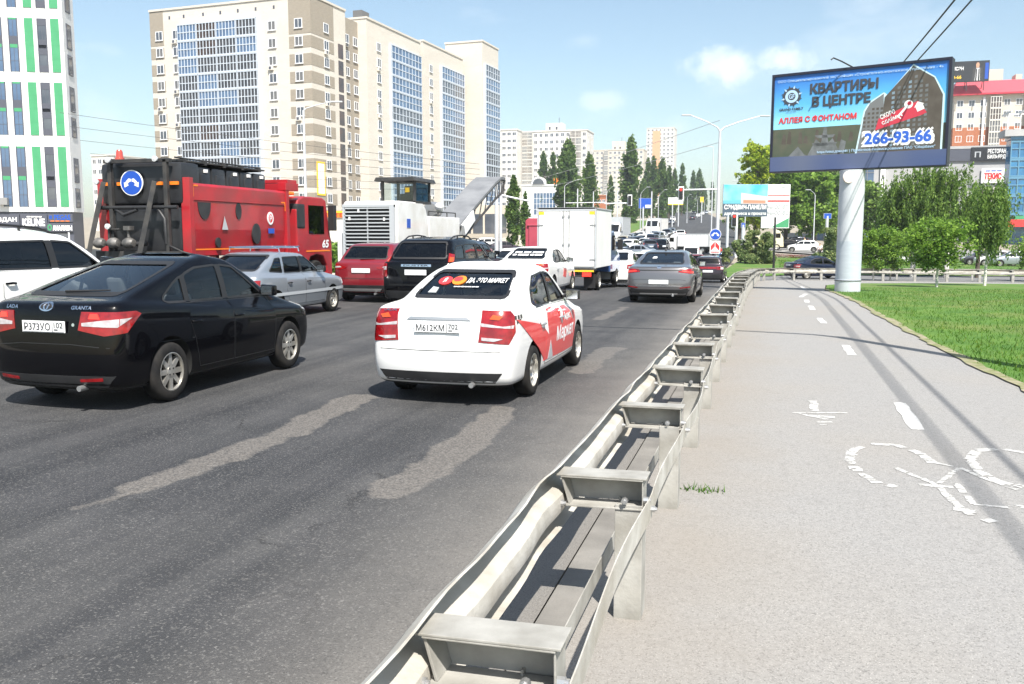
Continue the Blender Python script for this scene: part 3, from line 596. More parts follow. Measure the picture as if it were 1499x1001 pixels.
mb.build('shop_window', M['wg'], root)
# yellow and orange shop canopy at its foot
o = thing('shop_canopy', 'yellow and orange shop canopy below the beige apartment block, behind the red truck', 'canopy', (0,0,0))
p = dp(478, 312, 128); mb = MB(); mb.box(p.x,p.x+6.5,p.y,p.y+3,p.z-.6,p.z+.35); mb.build('fascia', M['orange'], o)
mb = MB(); mb.box(p.x,p.x+6.5,p.y-.05,p.y-.005,p.z+.05,p.z+.3); put_text(mb, 'АС СЕРВИС', frame((p.x,p.y-.06,p.z-.5),(1,0,0),(0,0,1)), .4,6,.05,.5,1,.03); mb.build('lettering', [M['yellow'], M['decalred']], o)
mb = MB(); mb.box(p.x+.2,p.x+6.3,p.y+.2,p.y+2.8,-1,p.z-.6); mb.build('kiosk_wall', M['panelw'], o)
# --- generic blocks farther off
def block(name, label, pxl, pxr, ytop, dz, depth, wm, ncol, nfl, fh=2.9, ww=1.3, wh=1.4, roofh=0, rotz=0, bands=(), side=0, loggia=(), base_drop=6, cat='building', frame_m='wframe'):
    a = dp(pxl, 344, dz); xr = xy(pxr, a.y); w = xr-a.x; zt = zfy(ytop, dz); zb_ = terr(a.x+w/2, a.y)-.5
    root = thing(name, label, cat, (a.x, a.y, zb_), rotz); H = zt-zb_
    mb = MB(); mb.box(0,w,0,depth,-base_drop,H); mb.build('wall', wm, root)
    mb = MB(); mb.box(-.2,w+.2,-.2,depth+.2,H+.003,H+.5); mb.build('cornice', wm, root)
    if roofh: 
        mb = MB(); mb.box(w*.38,w*.62,depth*.3,depth*.7,H+.5,H+.5+roofh,0); mb.box(w*.42,w*.45,depth*.3-.05,depth*.3,H+1.2,H+2.4,1); mb.box(w*.52,w*.55,depth*.3-.05,depth*.3,H+1.2,H+2.4,1); mb.tube([(w*.55,depth*.5,H+roofh),(w*.55,depth*.5,H+roofh+3)], .12, 6, 1); mb.build('plant_room', [wm, M['wdark']], root)
    sp = []
    for k in range(nfl):
        z = H-fh*(k+1)+.7
        if z < .5: break
        for c in range(ncol):
            if c in loggia: continue
            sp.append((w*(c+.5)/ncol-ww/2, 0, z, 0))
        for c in range(side): sp.append((w, depth*(c+.5)/side-ww/2, z, R(90)))
    sp.sort(key=lambda q: -q[2])
    if sp: grid_windows(root, [(win_mb(ww,wh,2,.10,.06,False), [M[frame_m], M['wg']]), (win_mb(ww,wh,2,.10,.06,False), [M[frame_m], M['wg2']])], sp)
    lo = {}
    for c in loggia:
        for k in range(nfl):
            z = H-fh*(k+1)+.1
            if z < .5: break
            v = rnd.randrange(3)
            if v not in lo: lo[v] = balc_mb(w/ncol*.96, fh, 4, .16).build('balcony', [M['panelw'], [M['wg'], M['wg2'], M['wgbr']][v]], root, (w*(c+.02)/ncol, -.9 , z))
            else: objcopy(lo[v], root, (w*(c+.02)/ncol, -.9, z))
    return root, w, H
block('panel_block', 'white panel apartment block with a plant room on its roof, behind the white box truck', 757, 858, 193, 372, 14, M['panelw'], 13, 13, 2.8, 1.4, 1.45, 3.4, R(0), side=2, loggia=(1,2,10,11))
block('panel_block', 'white stepped apartment block just right of the beige block end', 727, 756.5, 190, 366, 16, M['panelw'], 4, 13, 2.8, 1.6, 1.3, 0, loggia=(0,))
block('panel_block', 'cream apartment block with a rooftop plant room between the poplars', 864, 940, 220, 520, 14, M['panelc'], 12, 13, 2.8, 1.4, 1.45, 5, loggia=(3,9))
r_, w, H = block('tower_block', 'pale high tower with an orange vertical stripe, farthest on the skyline', 944, 984, 187, 700, 20, M['panelw'], 7, 18, 3.0, 1.6, 1.6, 0)
mb = MB(); mb.box(w*.22,w*.50,-.12,-.002,H*.25,H-2); mb.build('orange_stripe', mat('orange_render', (.66,.36,.20), .8), r_)
block('panel_block', 'small pale block glimpsed between the office block and the beige block', 140, 172, 228, 260, 14, M['panelw'], 4, 6)
# low white shop hall with arched roof light
r_, w, H = block('shop_hall', 'low white shop hall with an arched gable and an orange roof box', 764, 822, 272, 300, 18, M['wwhite'], 6, 0)
mb = MB(); pts = [(w*.42+w*.18*math.cos(t*math.pi/12)*1.0, 2.6*math.sin(t*math.pi/12)) for t in range(13)]; mb.prism(pts, -.4, 6, 0, Matrix.Translation((0,0,H+.5)) @ Matrix.Rotation(R(90),4,'X') @ Matrix.Scale(-1,4,(0,0,1)))
pts = [(w*.42+w*.14*math.cos(t*math.pi/12), 1.9*math.sin(t*math.pi/12)+.1) for t in range(13)]; mb.prism(pts, .42, .5, 1, Matrix.Translation((0,0,H+.5)) @ Matrix.Rotation(R(90),4,'X')); mb.build('arched_gable', [M['wwhite'], M['wg']], r_)
mb = MB(); mb.box(w*.78,w*1.0,1,6,H+.5,H+2.6); mb.build('roof_box', M['orange'], r_)
mb = MB(); mb.box(w*.30,w*.85,-.06,0,H-9.5,H-2.2,0)
for k in range(8): x = w*(.30+.55*k/7); mb.box(x-.08,x+.08,-.12,-.05,H-9.5,H-2.2,1)
for k in range(5): mb.box(w*.30,w*.85,-.117,-.05,H-9.5+7.2*k/4-.06,H-9.5+7.2*k/4+.06,1)
mb.build('glazed_front', [M['wgb'], M['wframe']], r_)
r_, w, H = block('brick_pavilion', 'small orange brick pavilion beside the poplars on the left verge', 869, 886, 287, 330, 8, M['brickred'], 3, 1, 3.2, 1.1, 1.3)
# --- right: red roofed house, shopping centre, blue glass tower
r_, w, H = block('red_roofed_house', 'tall cream and orange brick house under a bright red mansard roof', 1386, 1540, 142, 235, 16, M['panelc'], 9, 8, 3.0, 1.5, 1.6, 0, loggia=(3,6))
mb = MB(); mb.box(-.04,w+.04,-.045,16.04,-4,H-7.6,0)
mb.build('brick_base', M['brickred'], r_)
mb = MB(); mb.box(-1,w+1,-1.2,17,H+.5,H+.9)
vs = [(-1,-1.2,H+.9),(w+1,-1.2,H+.9),(w+1,17,H+.9),(-1,17,H+.9),(.6,1.6,H+4.3),(w-1,1.6,H+4.3),(w-1,14,H+4.3),(.6,14,H+4.3)]; mb.add(vs, [(0,1,5,4),(1,2,6,5),(2,3,7,6),(3,0,4,7),(4,5,6,7)]); mb.build('roof', M['roofred'], r_)
mb = MB(); mb.box(w*.34,w*.48,4,10,H+4.3,H+7.5); mb.box(w*.6,w*.66,4,8,H+4.3,H+6); mb.build('plant_room', M['panelc'], r_)
sp = []
for k in range(1, 8):
    for c in range(4): sp.append((w*(c+.35)/9, -.05, H-3*k-7.0, 0))
mb = MB(); mb.box(w*.385,w*.41,-.6,-.05,-3,H); mb.box(w*.27,w*.29,-.5,-.05,-3,H); mb.build('white_pilaster', M['wwhite'], r_)
p = dp(1393, 121, 228); fm = frame((p.x, p.y, p.z), (1,.0,0), (0,0,1))
o = thing('roof_billboard', 'black advertising board with a man in a waistcoat, on the red roof', 'billboard', p)
mb = MB(); mb.box(-3,8.6,0,5.2,-.3,0,0,fm); bo = mb.build('board', M['ink']); bo.parent = o; bo.matrix_parent_inverse = Matrix.Translation(-p)
mb = MB(); put_text(mb,'ИСЭН',fm,.2,2.6,3.0,3.9,0,.03,z=.02); put_text(mb,'0-66',fm,.2,2.2,.9,1.7,1,.03,z=.02)
for pts, q in (([(4.6,.3),(7.2,.3),(7.0,3.3),(6.2,3.6),(5.6,3.6),(4.8,3.3)],2),([(5.3,.3),(6.5,.3),(6.4,3.4),(5.5,3.4)],0),([(5.55,3.5),(6.2,3.5),(6.3,4.3),(6.1,4.75),(5.65,4.75),(5.45,4.3)],3),([(5.4,.3),(5.75,.3),(5.8,3.2),(5.5,3.3)],4),([(6.05,.3),(6.4,.3),(6.35,3.3),(6.05,3.2)],4),([(7.6,.6),(8.4,.6),(8.4,4.6),(7.6,4.6)],5)): mb.add([fm @ Vector((a,b,.02 if q == 2 else .03 if q in (0,3) else .04)) for a, b in pts], [tuple(range(len(pts)))], q)
lo_ = mb.build('print', [M['lit'], M['yellow'], M['darkmetal'], mat('skin_print', (.5,.28,.18), .7), M['trim'], M['blue']]); lo_.parent = o; lo_.matrix_parent_inverse = Matrix.Translation(-p)
mb = MB()
for x in (0, 3.5, 7.5): mb.tube([fm @ Vector((x,0,-.15)), fm @ Vector((x,-2.2,-.15))], .12, 6); mb.tube([fm @ Vector((x,4,-.3)), fm @ Vector((x,-2,-3))], .1, 6)
lg = mb.build('strut', M['darkmetal']); lg.parent = o; lg.matrix_parent_inverse = Matrix.Translation(-p)
r_, w, H = block('shopping_centre', 'grey shopping centre with dark sign bands behind the lawn trees', 1195, 1471, 222, 172, 20, M['greywall'], 2, 0, cat='shopping centre')
mb = MB(); mb.box(-.1,w+.1,-.3,-.003,H-2.2,H-.1,0)
mb.box(0,w*.30,-.25,-.003,0,H-2.6,1)
for k in range(8): mb.box(w*.30*k/8,w*.30*k/8+.15,-.32,-.25,0,H-2.6,2)
for k in range(6): mb.box(0,w*.30,-.31,-.25,k*2.6,k*2.6+.14,2)
mb.box(w*.80,w,-.2,-.003,H-7.4,H-6.3,2); mb.box(w*.35,w*.9,-.2,-.003,1,4,1); mb.build('facade_band', [M['wdark'], M['wgb'], M['wframeg']], r_)
gm_ = Matrix.Translation(r_.location) @ Matrix(((1,0,0,0),(0,0,-1,-.4),(0,1,0,0),(0,0,0,1)))
sign('centre_sign', 'dark sign reading РЕСТОРАН БИЛЬЯРД at the top of the grey shopping centre', gm_, w*.80, w*.985, H-2.3, H+.2, M['ink'], [('РЕСТОРАН',w*.885,w*.975,H-.95,H-.15,M['lit'],.03),('БИЛЬЯРД',w*.885,w*.975,H-2.0,H-1.2,M['lit'],.03),('П',w*.82,w*.85,H-1.6,H-.6,M['decalgrey'],.03)])
sign('centre_sign', 'white banner with red letters on the grey shopping centre', gm_, w*.86, w*.975, H-6.3, H-3.6, M['lit'], [('ТЕКИС',w*.875,w*.96,H-5.6,H-4.5,M['decalred'],.06),('— — —',w*.88,w*.96,H-4.2,H-4.0,M['blue'])])
sign('centre_sign', 'yellow lettered dark sign behind the birch on the grey shopping centre', gm_, w*.845, w*.95, H-9.6, H-8.3, M['wdark'], [('МЕТРО',w*.855,w*.94,H-9.4,H-8.5,M['yellow'],.05)])
sign('centre_sign', 'narrow white vertical sign with letters АР right of the billboard column', gm_, w*.335, w*.362, H-9, H-2.6, M['lit'], [('А',w*.34,w*.357,H-5.6,H-4.4,M['ink'],.04),('Р',w*.34,w*.357,H-7.4,H-6.2,M['ink'],.04)])
r_, w, H = block('glass_tower', 'blue glass corner building with a roof pergola at the right edge', 1472, 1620, 203, 150, 3.5, M['curt'], 1, 0, cat='building')
mb = MB()
for k in range(13): x = w*k/12; mb.box(x-.09,x+.09,-.14,.0,0,H)
for k in range(12): z = H-k*1.5; mb.box(0,w,-.12,.0,z-.09,z+.09)
for k in range(6): z = H-k*3; mb.box(0,w,-.135,.0,z-.5,z-.11)
mb.build('mullion', mat('mullion_blue', (.10,.24,.36), .4), r_)
mb = MB(); mb.box(-1.2,w,-.6,3.6,H+.5,H+1.6); mb.build('roof_edge', M['greywall'], r_)
mb = MB()
for k in range(9): x = -.8+k*1.9; mb.tube([(x,0,H+1.6),(x,0,H+4.2)], .10, 6); mb.box(x-.1,x+.1,-2.2,4,H+4.2,H+4.5)
mb.box(-1.0,w,-.1,.1,H+4.0,H+4.2); mb.build('pergola', M['wwhite'], r_)
mb = MB(); mb.box(-.4,w,-3,-.15,3.2,4.4,0); mb.box(.5,w,-2.9,-.3,4.4,5.0,1); mb.build('shop_fascia', [M['decalred'], M['wgreen']], r_)
# ------------------------------------------------------------------ trees and shrubs
def leafmat(name, c, tr=.45):
    m = bpy.data.materials.new(name); m.use_nodes = True; t = m.node_tree; b = t.nodes['Principled BSDF']; o = t.nodes['Material Output']
    n = t.nodes.new('ShaderNodeTexNoise'); n.inputs['Scale'].default_value = .9; n.inputs['Detail'].default_value = 5; q = t.nodes.new('ShaderNodeTexCoord'); t.links.new(q.outputs['Object'], n.inputs['Vector'])
    x = t.nodes.new('ShaderNodeMix'); x.data_type = 'RGBA'; x.inputs['A'].default_value = (*[v*.75 for v in c], 1); x.inputs['B'].default_value = (c[0]*1.6, c[1]*1.3, c[2]*1.0, 1); t.links.new(n.outputs['Fac'], x.inputs['Factor'])
    b.inputs['Roughness'].default_value = .55; b.inputs['Specular IOR Level'].default_value = .3; t.links.new(x.outputs['Result'], b.inputs['Base Color'])
    tl = t.nodes.new('ShaderNodeBsdfTranslucent'); t.links.new(x.outputs['Result'], tl.inputs['Color']); mx = t.nodes.new('ShaderNodeMixShader'); mx.inputs[0].default_value = tr
    t.links.new(b.outputs[0], mx.inputs[1]); t.links.new(tl.outputs[0], mx.inputs[2]); t.links.new(mx.outputs[0], o.inputs['Surface']); return m
LM = {'poplar': [leafmat('poplar_leaf', (0.071,0.152,0.039)), leafmat('poplar_leaf_dark', (0.046,0.107,0.029)), leafmat('poplar_leaf_light', (0.116,0.214,0.053))],
      'birch': [leafmat('birch_leaf', (0.136,0.281,0.043)), leafmat('birch_leaf_dark', (0.081,0.184,0.035)), leafmat('birch_leaf_light', (0.214,0.388,0.068))],
      'weep': [leafmat('weeping_leaf', (0.121,0.231,0.052)), leafmat('weeping_leaf_dark', (0.073,0.157,0.036)), leafmat('weeping_leaf_light', (0.191,0.333,0.081))],
      'lime': [leafmat('lime_leaf', (0.248,0.388,0.031)), leafmat('lime_leaf_dark', (0.155,0.279,0.028)), leafmat('lime_leaf_light', (0.372,0.496,0.046))],
      'willow': [leafmat('willow_leaf', (0.168,0.258,0.113)), leafmat('willow_leaf_dark', (0.102,0.180,0.067)), leafmat('willow_leaf_light', (0.315,0.405,0.191))]}
M['bark'] = mat('bark', (.11,.085,.06), .9, col2=(.06,.05,.04), scale=6, detail=8, bump=.5); M['birchbark'] = mat('birch_bark', (.62,.60,.55), .8, col2=(.08,.075,.07), scale=7, detail=3, stretch=(1,1,4), lo=.55, hi=.68)
def leaves(r, cl, n, size, spread, droop=0, asp=1.7):
    """leaf quads scattered round clump centres; cl = [(centre, radius, tone)]"""
    mb = MB(); k = len(cl); sv = mb.v; sf = mb.f; sm = mb.m
    for i in range(n):
        c, rad, tone = cl[i % k]
        while True:
            p = Vector((r.uniform(-1,1), r.uniform(-1,1), r.uniform(-1,1)))
            if p.length < 1: break
        p = c+Vector((p.x*rad, p.y*rad, p.z*rad*spread))
        a = Vector((r.gauss(0,1), r.gauss(0,1), r.gauss(0,.6)-droop)).normalized(); b = a.cross(Vector((r.gauss(0,1), r.gauss(0,1), r.gauss(0,1)))).normalized()
        s = size*r.uniform(.6,1.3); a = a*s*asp*.5; b = b*s*.5; o = len(sv)
        sv += [tuple(p-a), tuple(p+b-a*.2), tuple(p+a), tuple(p-b-a*.2)]; sf.append((o,o+1,o+2,o+3))
        t = r.random(); sm.append(tone if t < .62 else (0 if t < .8 else 1 if t < .9 else 2))
    return mb
def limb(mb, r, p, d, L_, rad, n=4, bend_=.25):
    pts = [p]; q = p
    for i in range(n):
        d = (d+Vector((r.gauss(0,bend_), r.gauss(0,bend_), r.gauss(.05,bend_*.5)))*.5).normalized(); q = q+d*L_/n; pts.append(q)
    mb.tube(pts, [rad*(1-.85*i/n) for i in range(n+1)], 6); return pts
def make_tree(name, label, cat, loc, h, shape, kind, n, leaf, seed, bark='bark', tr=.12, clear=.15, group=None, cw=None, lean=0):
    """shape: poplar / round / weep / shrub"""
    r = random.Random(seed); root = thing(name, label, cat, (loc[0], loc[1], terr(*loc)), r.uniform(0,6.28), group)
    tb = MB(); cl = []; cw = cw or h*.25; z0 = h*clear
    if shape == 'poplar':
        tb.tube([(0,0,-.3),(0,0,h*.3),(r.uniform(-.2,.2),r.uniform(-.2,.2),h*.65),(0,0,h*.96)], [tr*1.3,tr,tr*.6,.03], 8)
        for i in range(110):
            t = r.random()**.9; z = z0+(h*.97-z0)*t; w = cw*.5*(math.sin(math.pi*min(1,.16+t*.86))**.6)*(1.14-.42*r.random()); a = r.uniform(0,6.283); q = w*math.sqrt(r.random())
            c = Vector((q*math.cos(a), q*math.sin(a), z)); cl.append((c, cw*r.uniform(.09,.2), r.choice((0,0,1,2,2))))
            if i % 3 == 0: limb(tb, r, Vector((0,0,z-w*1.6)), (c-Vector((0,0,z-w*1.6))).normalized(), w*1.6, tr*.25, 3, .1)
        lv = leaves(r, cl, n, leaf, 2.1, -.6)
    elif shape == 'weep':
        tips = []
        tb.tube([(0,0,-.3),(lean*.2,0,h*.35),(lean*.6,.1,h*.7),(lean,0,h*.93)], [tr*1.3,tr,tr*.6,.03], 9)
        for i in range(22):
            z = h*r.uniform(.35,.9); a = r.uniform(0,6.283); L_ = cw*.55*r.uniform(.5,1.0)*(1.15-.55*(z/h)); f = z/h
            pts = limb(tb, r, Vector((lean*f*.8,0,z)), Vector((math.cos(a),math.sin(a),.9)).normalized(), L_, tr*.4, 4, .2); tips += pts[1:]
        for t in tips:
            for j in range(4):
                x = t+Vector((r.gauss(0,.35),r.gauss(0,.35),r.gauss(0,.2))); L_ = r.uniform(.5,.32*h); tone = r.choice((0,0,1,2)); m_ = int(3+L_*3)
                for s in range(m_):
                    z = x.z-L_*s/m_
                    if z > z0: cl.append((Vector((x.x+.1*s/m_, x.y, z)), .15, tone))
        lv = leaves(r, cl, n, leaf*.9, 2.2, 2.2, 2.2)
    elif shape == 'shrub':
        for i in range(16):
            a = r.uniform(0,6.283); e = r.uniform(.25,1.3); d = Vector((math.cos(a)*math.cos(e), math.sin(a)*math.cos(e), math.sin(e))); L_ = h*.95*(.6+.4*math.sin(e))*(cw/h*.62 if e < .7 else 1)
            pts = limb(tb, r, Vector((r.uniform(-.1,.1), r.uniform(-.1,.1), -.05)), d, L_, tr*.5, 4, .22)
            for p in pts[1:]:
                for j in range(3): cl.append((p+Vector((r.gauss(0,.2),r.gauss(0,.2),r.gauss(0,.15)))*h*.35, h*r.uniform(.07,.14), r.choice((0,0,1,2))))
        cl = [(Vector((c.x,c.y,max(.12,c.z))), a, b) for c, a, b in cl]
        lv = leaves(r, cl, n, leaf, 1, -.3, 2.4)
    else:
        tb.tube([(0,0,-.3),(r.uniform(-.05,.05),0,h*.3),(r.uniform(-.15,.15),r.uniform(-.15,.15),h*.6),(0,0,h*.92)], [tr*1.25,tr,tr*.65,.02], 8)
        for i in range(26):
            z = h*r.uniform(clear+.02,.85); a = r.uniform(0,6.283); t = (z-z0)/(h-z0); w = cw*.5*(math.sin(math.pi*min(1,.22+t*.75))**.7)
            pts = limb(tb, r, Vector((0,0,z)), Vector((math.cos(a),math.sin(a),r.uniform(.35,1.0))).normalized(), w*r.uniform(.7,1.1), tr*.3, 4, .2)
            for p in pts[1:]:
                for j in range(4): cl.append((p+Vector((r.gauss(0,1),r.gauss(0,1),r.gauss(0,.8)))*cw*.085, cw*r.uniform(.045,.10), r.choice((0,0,1,2,2))))
        for i in range(14): cl.append((Vector((r.gauss(0,cw*.07),r.gauss(0,cw*.07),h*r.uniform(.82,.98))), cw*.07, 2))
        cl = [(Vector((c.x,c.y,max(z0,c.z))), a, b) for c, a, b in cl]
        lv = leaves(r, cl, n, leaf, .9)
    tb.build('trunk', M[bark], root, smooth=60); lv.build('crown', LM[kind], root)
    return root
# poplars along the avenue: three shapes, copied
PG = 'poplars along the avenue'
def at_px(px, depth):
    p = dp(px, 344, depth); return (p.x, p.y)
pp = [('dense', 0), ('double', 1), ('slim', 2)]; pro = []
plist = [ # px, top y, base depth, proto, label
 (922,200,262,0,'tallest dark poplar on the left verge, in front of the cream block'), (831,206,225,1,'broad twin-topped poplar in front of the white panel block'), (862,225,232,0,'dense poplar directly right of the twin-topped poplar'),
 (795,223,300,2,'thin poplar, left one of the close slim pair before the white panel block'), (809,224,300,2,'thin poplar, right one of the close slim pair before the white panel block'), (893,257,300,2,'small slim poplar before the cream apartment block'),
 (947,232,330,2,'slim poplar just right of the tallest poplar'), (955,229,330,2,'slim poplar below the pale tower, left in its cluster'), (968,232,300,0,'wide dark poplar below the orange striped tower'), (978,243,325,2,'poplar behind the wide one under the tower'),
 (986,247,360,2,'narrow poplar right of the tower foot'), (997,240,380,2,'tall narrow poplar standing alone before the open sky'), (1013,250,420,2,'farther slim poplar near the top of the avenue, left of its pair'), (1022,248,430,0,'farther poplar near the top of the avenue, right of its pair'),
 (1041,265,460,2,'last small poplar beside the double lamp post'), (940,262,320,1,'low bushy poplar filling the gap right of the tallest one'), (1030,272,480,0,'small distant poplar at the crest of the avenue'), (1005,276,470,1,'small bushy distant poplar left of the crest')]
for i, (px, ty_, dz, k, lab) in enumerate(plist):
    x, y = at_px(px, dz); zb_ = terr(x, y); h = zfy(ty_, dz)-zb_
    if len(pro) <= k or pro[k] is None or True:
        pass
    key = k
    if not any(q[0] == key for q in pro):
        o = make_tree('poplar', lab, 'tree', (x, y), 20, 'poplar', 'poplar', (5200,6500,3600)[k], (.50,.50,.48)[k], 50+k, tr=.3, clear=.06, group=PG, cw=(4.6,6.2,3.4)[k]); pro.append((key, o))
    else: o = copy_tree([q[1] for q in pro if q[0] == key][0]); o['label'] = lab
    o.location = (x, y, zb_); s = h/20; o.scale = (s*1.02, s*1.02, s); o.rotation_euler.z = i*1.3
for px, ty_, dz, cw, n, lab in ((752,257,112,1.9,4200,'bright young poplar in front of the beige block end, left of the pink dumper'), (769,281,114,1.3,2200,'smaller thin poplar between the bright poplar and the pink dumper')):
    x, y = at_px(px, dz); h = zfy(ty_, dz)-terr(x, y); make_tree('poplar', lab, 'tree', (x, y), h, 'poplar', 'birch' if 0 else 'poplar', n, .22, int(px), tr=.1, clear=.06, cw=cw)
# big trees beyond the island
for px, ty_, dz, cw, n, lf, kind, shape, sd, lab in (
   (1106,207,130,6.6,9000,.30,'lime','round',3,'bright yellow green tree behind the sandwich panel billboard'),
   (1150,240,138,9.0,11000,.34,'birch','round',4,'dark green spreading tree left of the billboard column'), (1192,246,132,8.4,11000,.33,'birch','round',5,'dense green tree right behind the billboard column'),
   (1082,268,165,6.0,5000,.4,'weep','round',6,'shaded tree behind the double lamp post'), (1215,232,170,3.6,5000,.4,'poplar','poplar',7,'dark poplar hidden behind the big billboard'), (1262,262,120,6.0,7000,.3,'weep','round',8,'dark tree between billboard column and the weeping birches')):
    x, y = at_px(px, dz); h = zfy(ty_, dz)-terr(x, y); make_tree('broadleaf_tree' if shape == 'round' else 'poplar', lab, 'tree', (x, y), h, shape, kind, n, lf, sd, tr=.28, clear=.14, cw=cw)
# birches on the lawn
for px, py, ty_, cw, n, lf, kind, shape, bark, tr, clear, lean, sd, lab in (
   (1278,411,338,2.3,6500,.085,'birch','round','birchbark',.045,.22,0,11,'small round birch nearest the billboard column, leftmost on the lawn'), (1303,411,336,2.5,7000,.085,'birch','round','birchbark',.045,.22,0,12,'small birch second from the billboard column, crown touching its neighbour'),
   (1371,421,322,2.9,8500,.085,'birch','round','birchbark',.05,.26,0,13,'young birch with a clear white trunk in front of the big weeping birch'), (1441,419,262,2.7,9500,.085,'weep','weep','birchbark',.06,.20,.2,14,'tall slender young birch standing apart toward the right of the lawn'),
   (1335,406,236,4.4,17000,.10,'weep','weep','birchbark',.14,.12,.3,15,'big dense weeping birch behind the small birches'), (1385,407,238,4.6,17000,.10,'weep','weep','birchbark',.14,.10,.5,16,'big weeping birch reaching up beside the billboard corner'),
   (1306,405,262,3.4,9000,.10,'weep','weep','bark',.12,.14,-.3,17,'darker weeping tree closest behind the billboard column'), (1430,407,266,4.0,8000,.10,'weep','weep','bark',.12,.22,.1,18,'loose weeping tree with a dark trunk behind the slender birch'),
   (1508,412,352,2.6,6000,.085,'birch','round','birchbark',.05,.14,0,19,'low birch cut by the right edge of the photo')):
    loc = gp(px, py); 
    dz = FV.x*loc[0]+FV.y*loc[1]; h = zfy(ty_, dz)-terr(*loc)
    make_tree('birch_tree', lab, 'tree', loc, h, shape, kind, n, lf, sd, bark, tr, clear, cw=cw, lean=lean)
# shrubs
for px, py, ty_, cw, n, sd, lab in ((1105,386,338,2.5,8500,21,'silvery willow shrub in front of the sandwich panel billboard'), (1216,384,333,2.0,7000,22,'willow shrub half hidden behind the billboard column'), (1062,384,362,1.0,1500,23,'little shrub at the foot of the lamp post')):
    loc = gp(px, py); dz = FV.x*loc[0]+FV.y*loc[1]; h = zfy(ty_, dz)-terr(*loc); make_tree('willow_shrub', lab, 'shrub', loc, h, 'shrub', 'willow', n*3, .13 if sd < 23 else .09, sd, tr=.08, cw=cw*1.3)
for px, py, h, sd, lab in ((500,380,2.2,31,'overgrown roadside bush left of the milling machine'), (486,372,2.0,32,'roadside bush behind the red truck cab'), (840,318,3,33,'bush under the poplars on the left verge')):
    loc = at_px(px, 60 if px < 600 else 210); make_tree('roadside_bush', lab, 'shrub', loc, h, 'shrub', 'birch', 3000, .14 if px < 600 else .3, sd, tr=.06, cw=h*1.5)
# grass blades: one uncountable mass
def blades(name, n, seed, region, hmin, hmax, w):
    r = random.Random(seed); mb = MB(); v, f = mb.v, mb.f; k = 0
    while k < n:
        p = region(r)
        if p is None: continue
        x, y = p; z = terr(x, y)+.02; a = r.uniform(0,6.283); h = r.uniform(hmin,hmax); ww = w*r.uniform(.6,1.3); lx, ly = r.gauss(0,.5)*h, r.gauss(0,.5)*h; o = len(v)
        v += [(x-ww*math.cos(a), y-ww*math.sin(a), z), (x+ww*math.cos(a), y+ww*math.sin(a), z), (x+lx, y+ly, z+h)]; f.append((o,o+1,o+2)); k += 1
    mb.m = [0]*len(f)
    for i in range(len(f)):
        t = r.random(); mb.m[i] = 0 if t < .5 else 1 if t < .85 else 2
    return tag(mb.build(name, [leafmat(name+'_a', (.062,.17,.010), .3), leafmat(name+'_b', (.042,.125,.008), .3), leafmat(name+'_c', (.12,.20,.025), .3)]), kind='stuff')
def reg(r):
    y = 11+30*r.random()**1.3; x = pathedge(y)+.08+abs(r.gauss(0,.35))*(1 if r.random() < .25 else 0)+r.random()**.8*(y*.62-pathedge(y)+1.5 if r.random() < .97 else 1)
    return (x, y) if x < y*.62+2 else None
blades('grass', 70000, 5, reg, .03, .09, .008)
def reg2(r):
    y = r.uniform(70.5,100); x = 1+abs(r.gauss(0,10)); return (x, y) if x < 40 and y > 76-x else None
blades('island_grass', 9000, 6, reg2, .05, .16, .03)
def reg3(r):
    c = gp(1030,724); return (c[0]+r.gauss(0,.10), c[1]+r.gauss(0,.03))
blades('weeds', 60, 7, reg3, .02, .06, .006)
# red and white flower bed on the island
r = random.Random(9); mb = MB(); fc = gp(1165,377)
for i in range(2600):
    u = r.uniform(-1,1); v = r.uniform(-1,1); x = fc[0]+u*5.2; y = fc[1]+v*3.4+.5*math.sin(u*3); z = terr(x,y)+r.uniform(.12,.24); s = r.uniform(.06,.12); o = len(mb.v)
    mb.v += [(x-s,y,z),(x,y-s,z+.02),(x+s,y,z),(x,y+s,z-.02)]; mb.f.append((o,o+1,o+2,o+3)); mb.m.append(0 if abs(v-.35*u-.1) < .3 or v < -.8 else 1)
tag(mb.build('flower_bed', [mat('red_flowers', (.45,.03,.06), .7), mat('white_flowers', (.72,.66,.66), .7)]), kind='stuff')
# ------------------------------------------------------------------ cars
NS = 8
def half_ring(yf, yr, w, zf, zm, zr, bf, br, cf, crr, wf, wr):
    pts = []
    fw, rw = w*wf, w*wr
    for a, b in ((0,0), (.36,.1), (.70,.42)): pts.append((a*fw, yf-b*bf, zf))
    pts.append((.92*fw, yf-bf, zf)); ya = yf-bf-cf; pts.append((fw, ya, zf))
    yb = yr+br+crr
    for k in range(1, NS+1):
        s = k/(NS+1); y = ya+(yb-ya)*s
        x = fw+(w-fw)*sstep(0,.4,s) if s < .5 else rw+(w-rw)*(1-sstep(.6,1,s))
        z = zf+(zm-zf)*(s*2) if s < .5 else zm+(zr-zm)*(s*2-1)
        pts.append((x, y, z))
    pts.append((rw, yb, zr)); pts.append((.92*rw, yr+br, zr))
    for a, b in ((.70,.42), (.36,.1), (0,0)): pts.append((a*rw, yr+b*br, zr))
    return pts
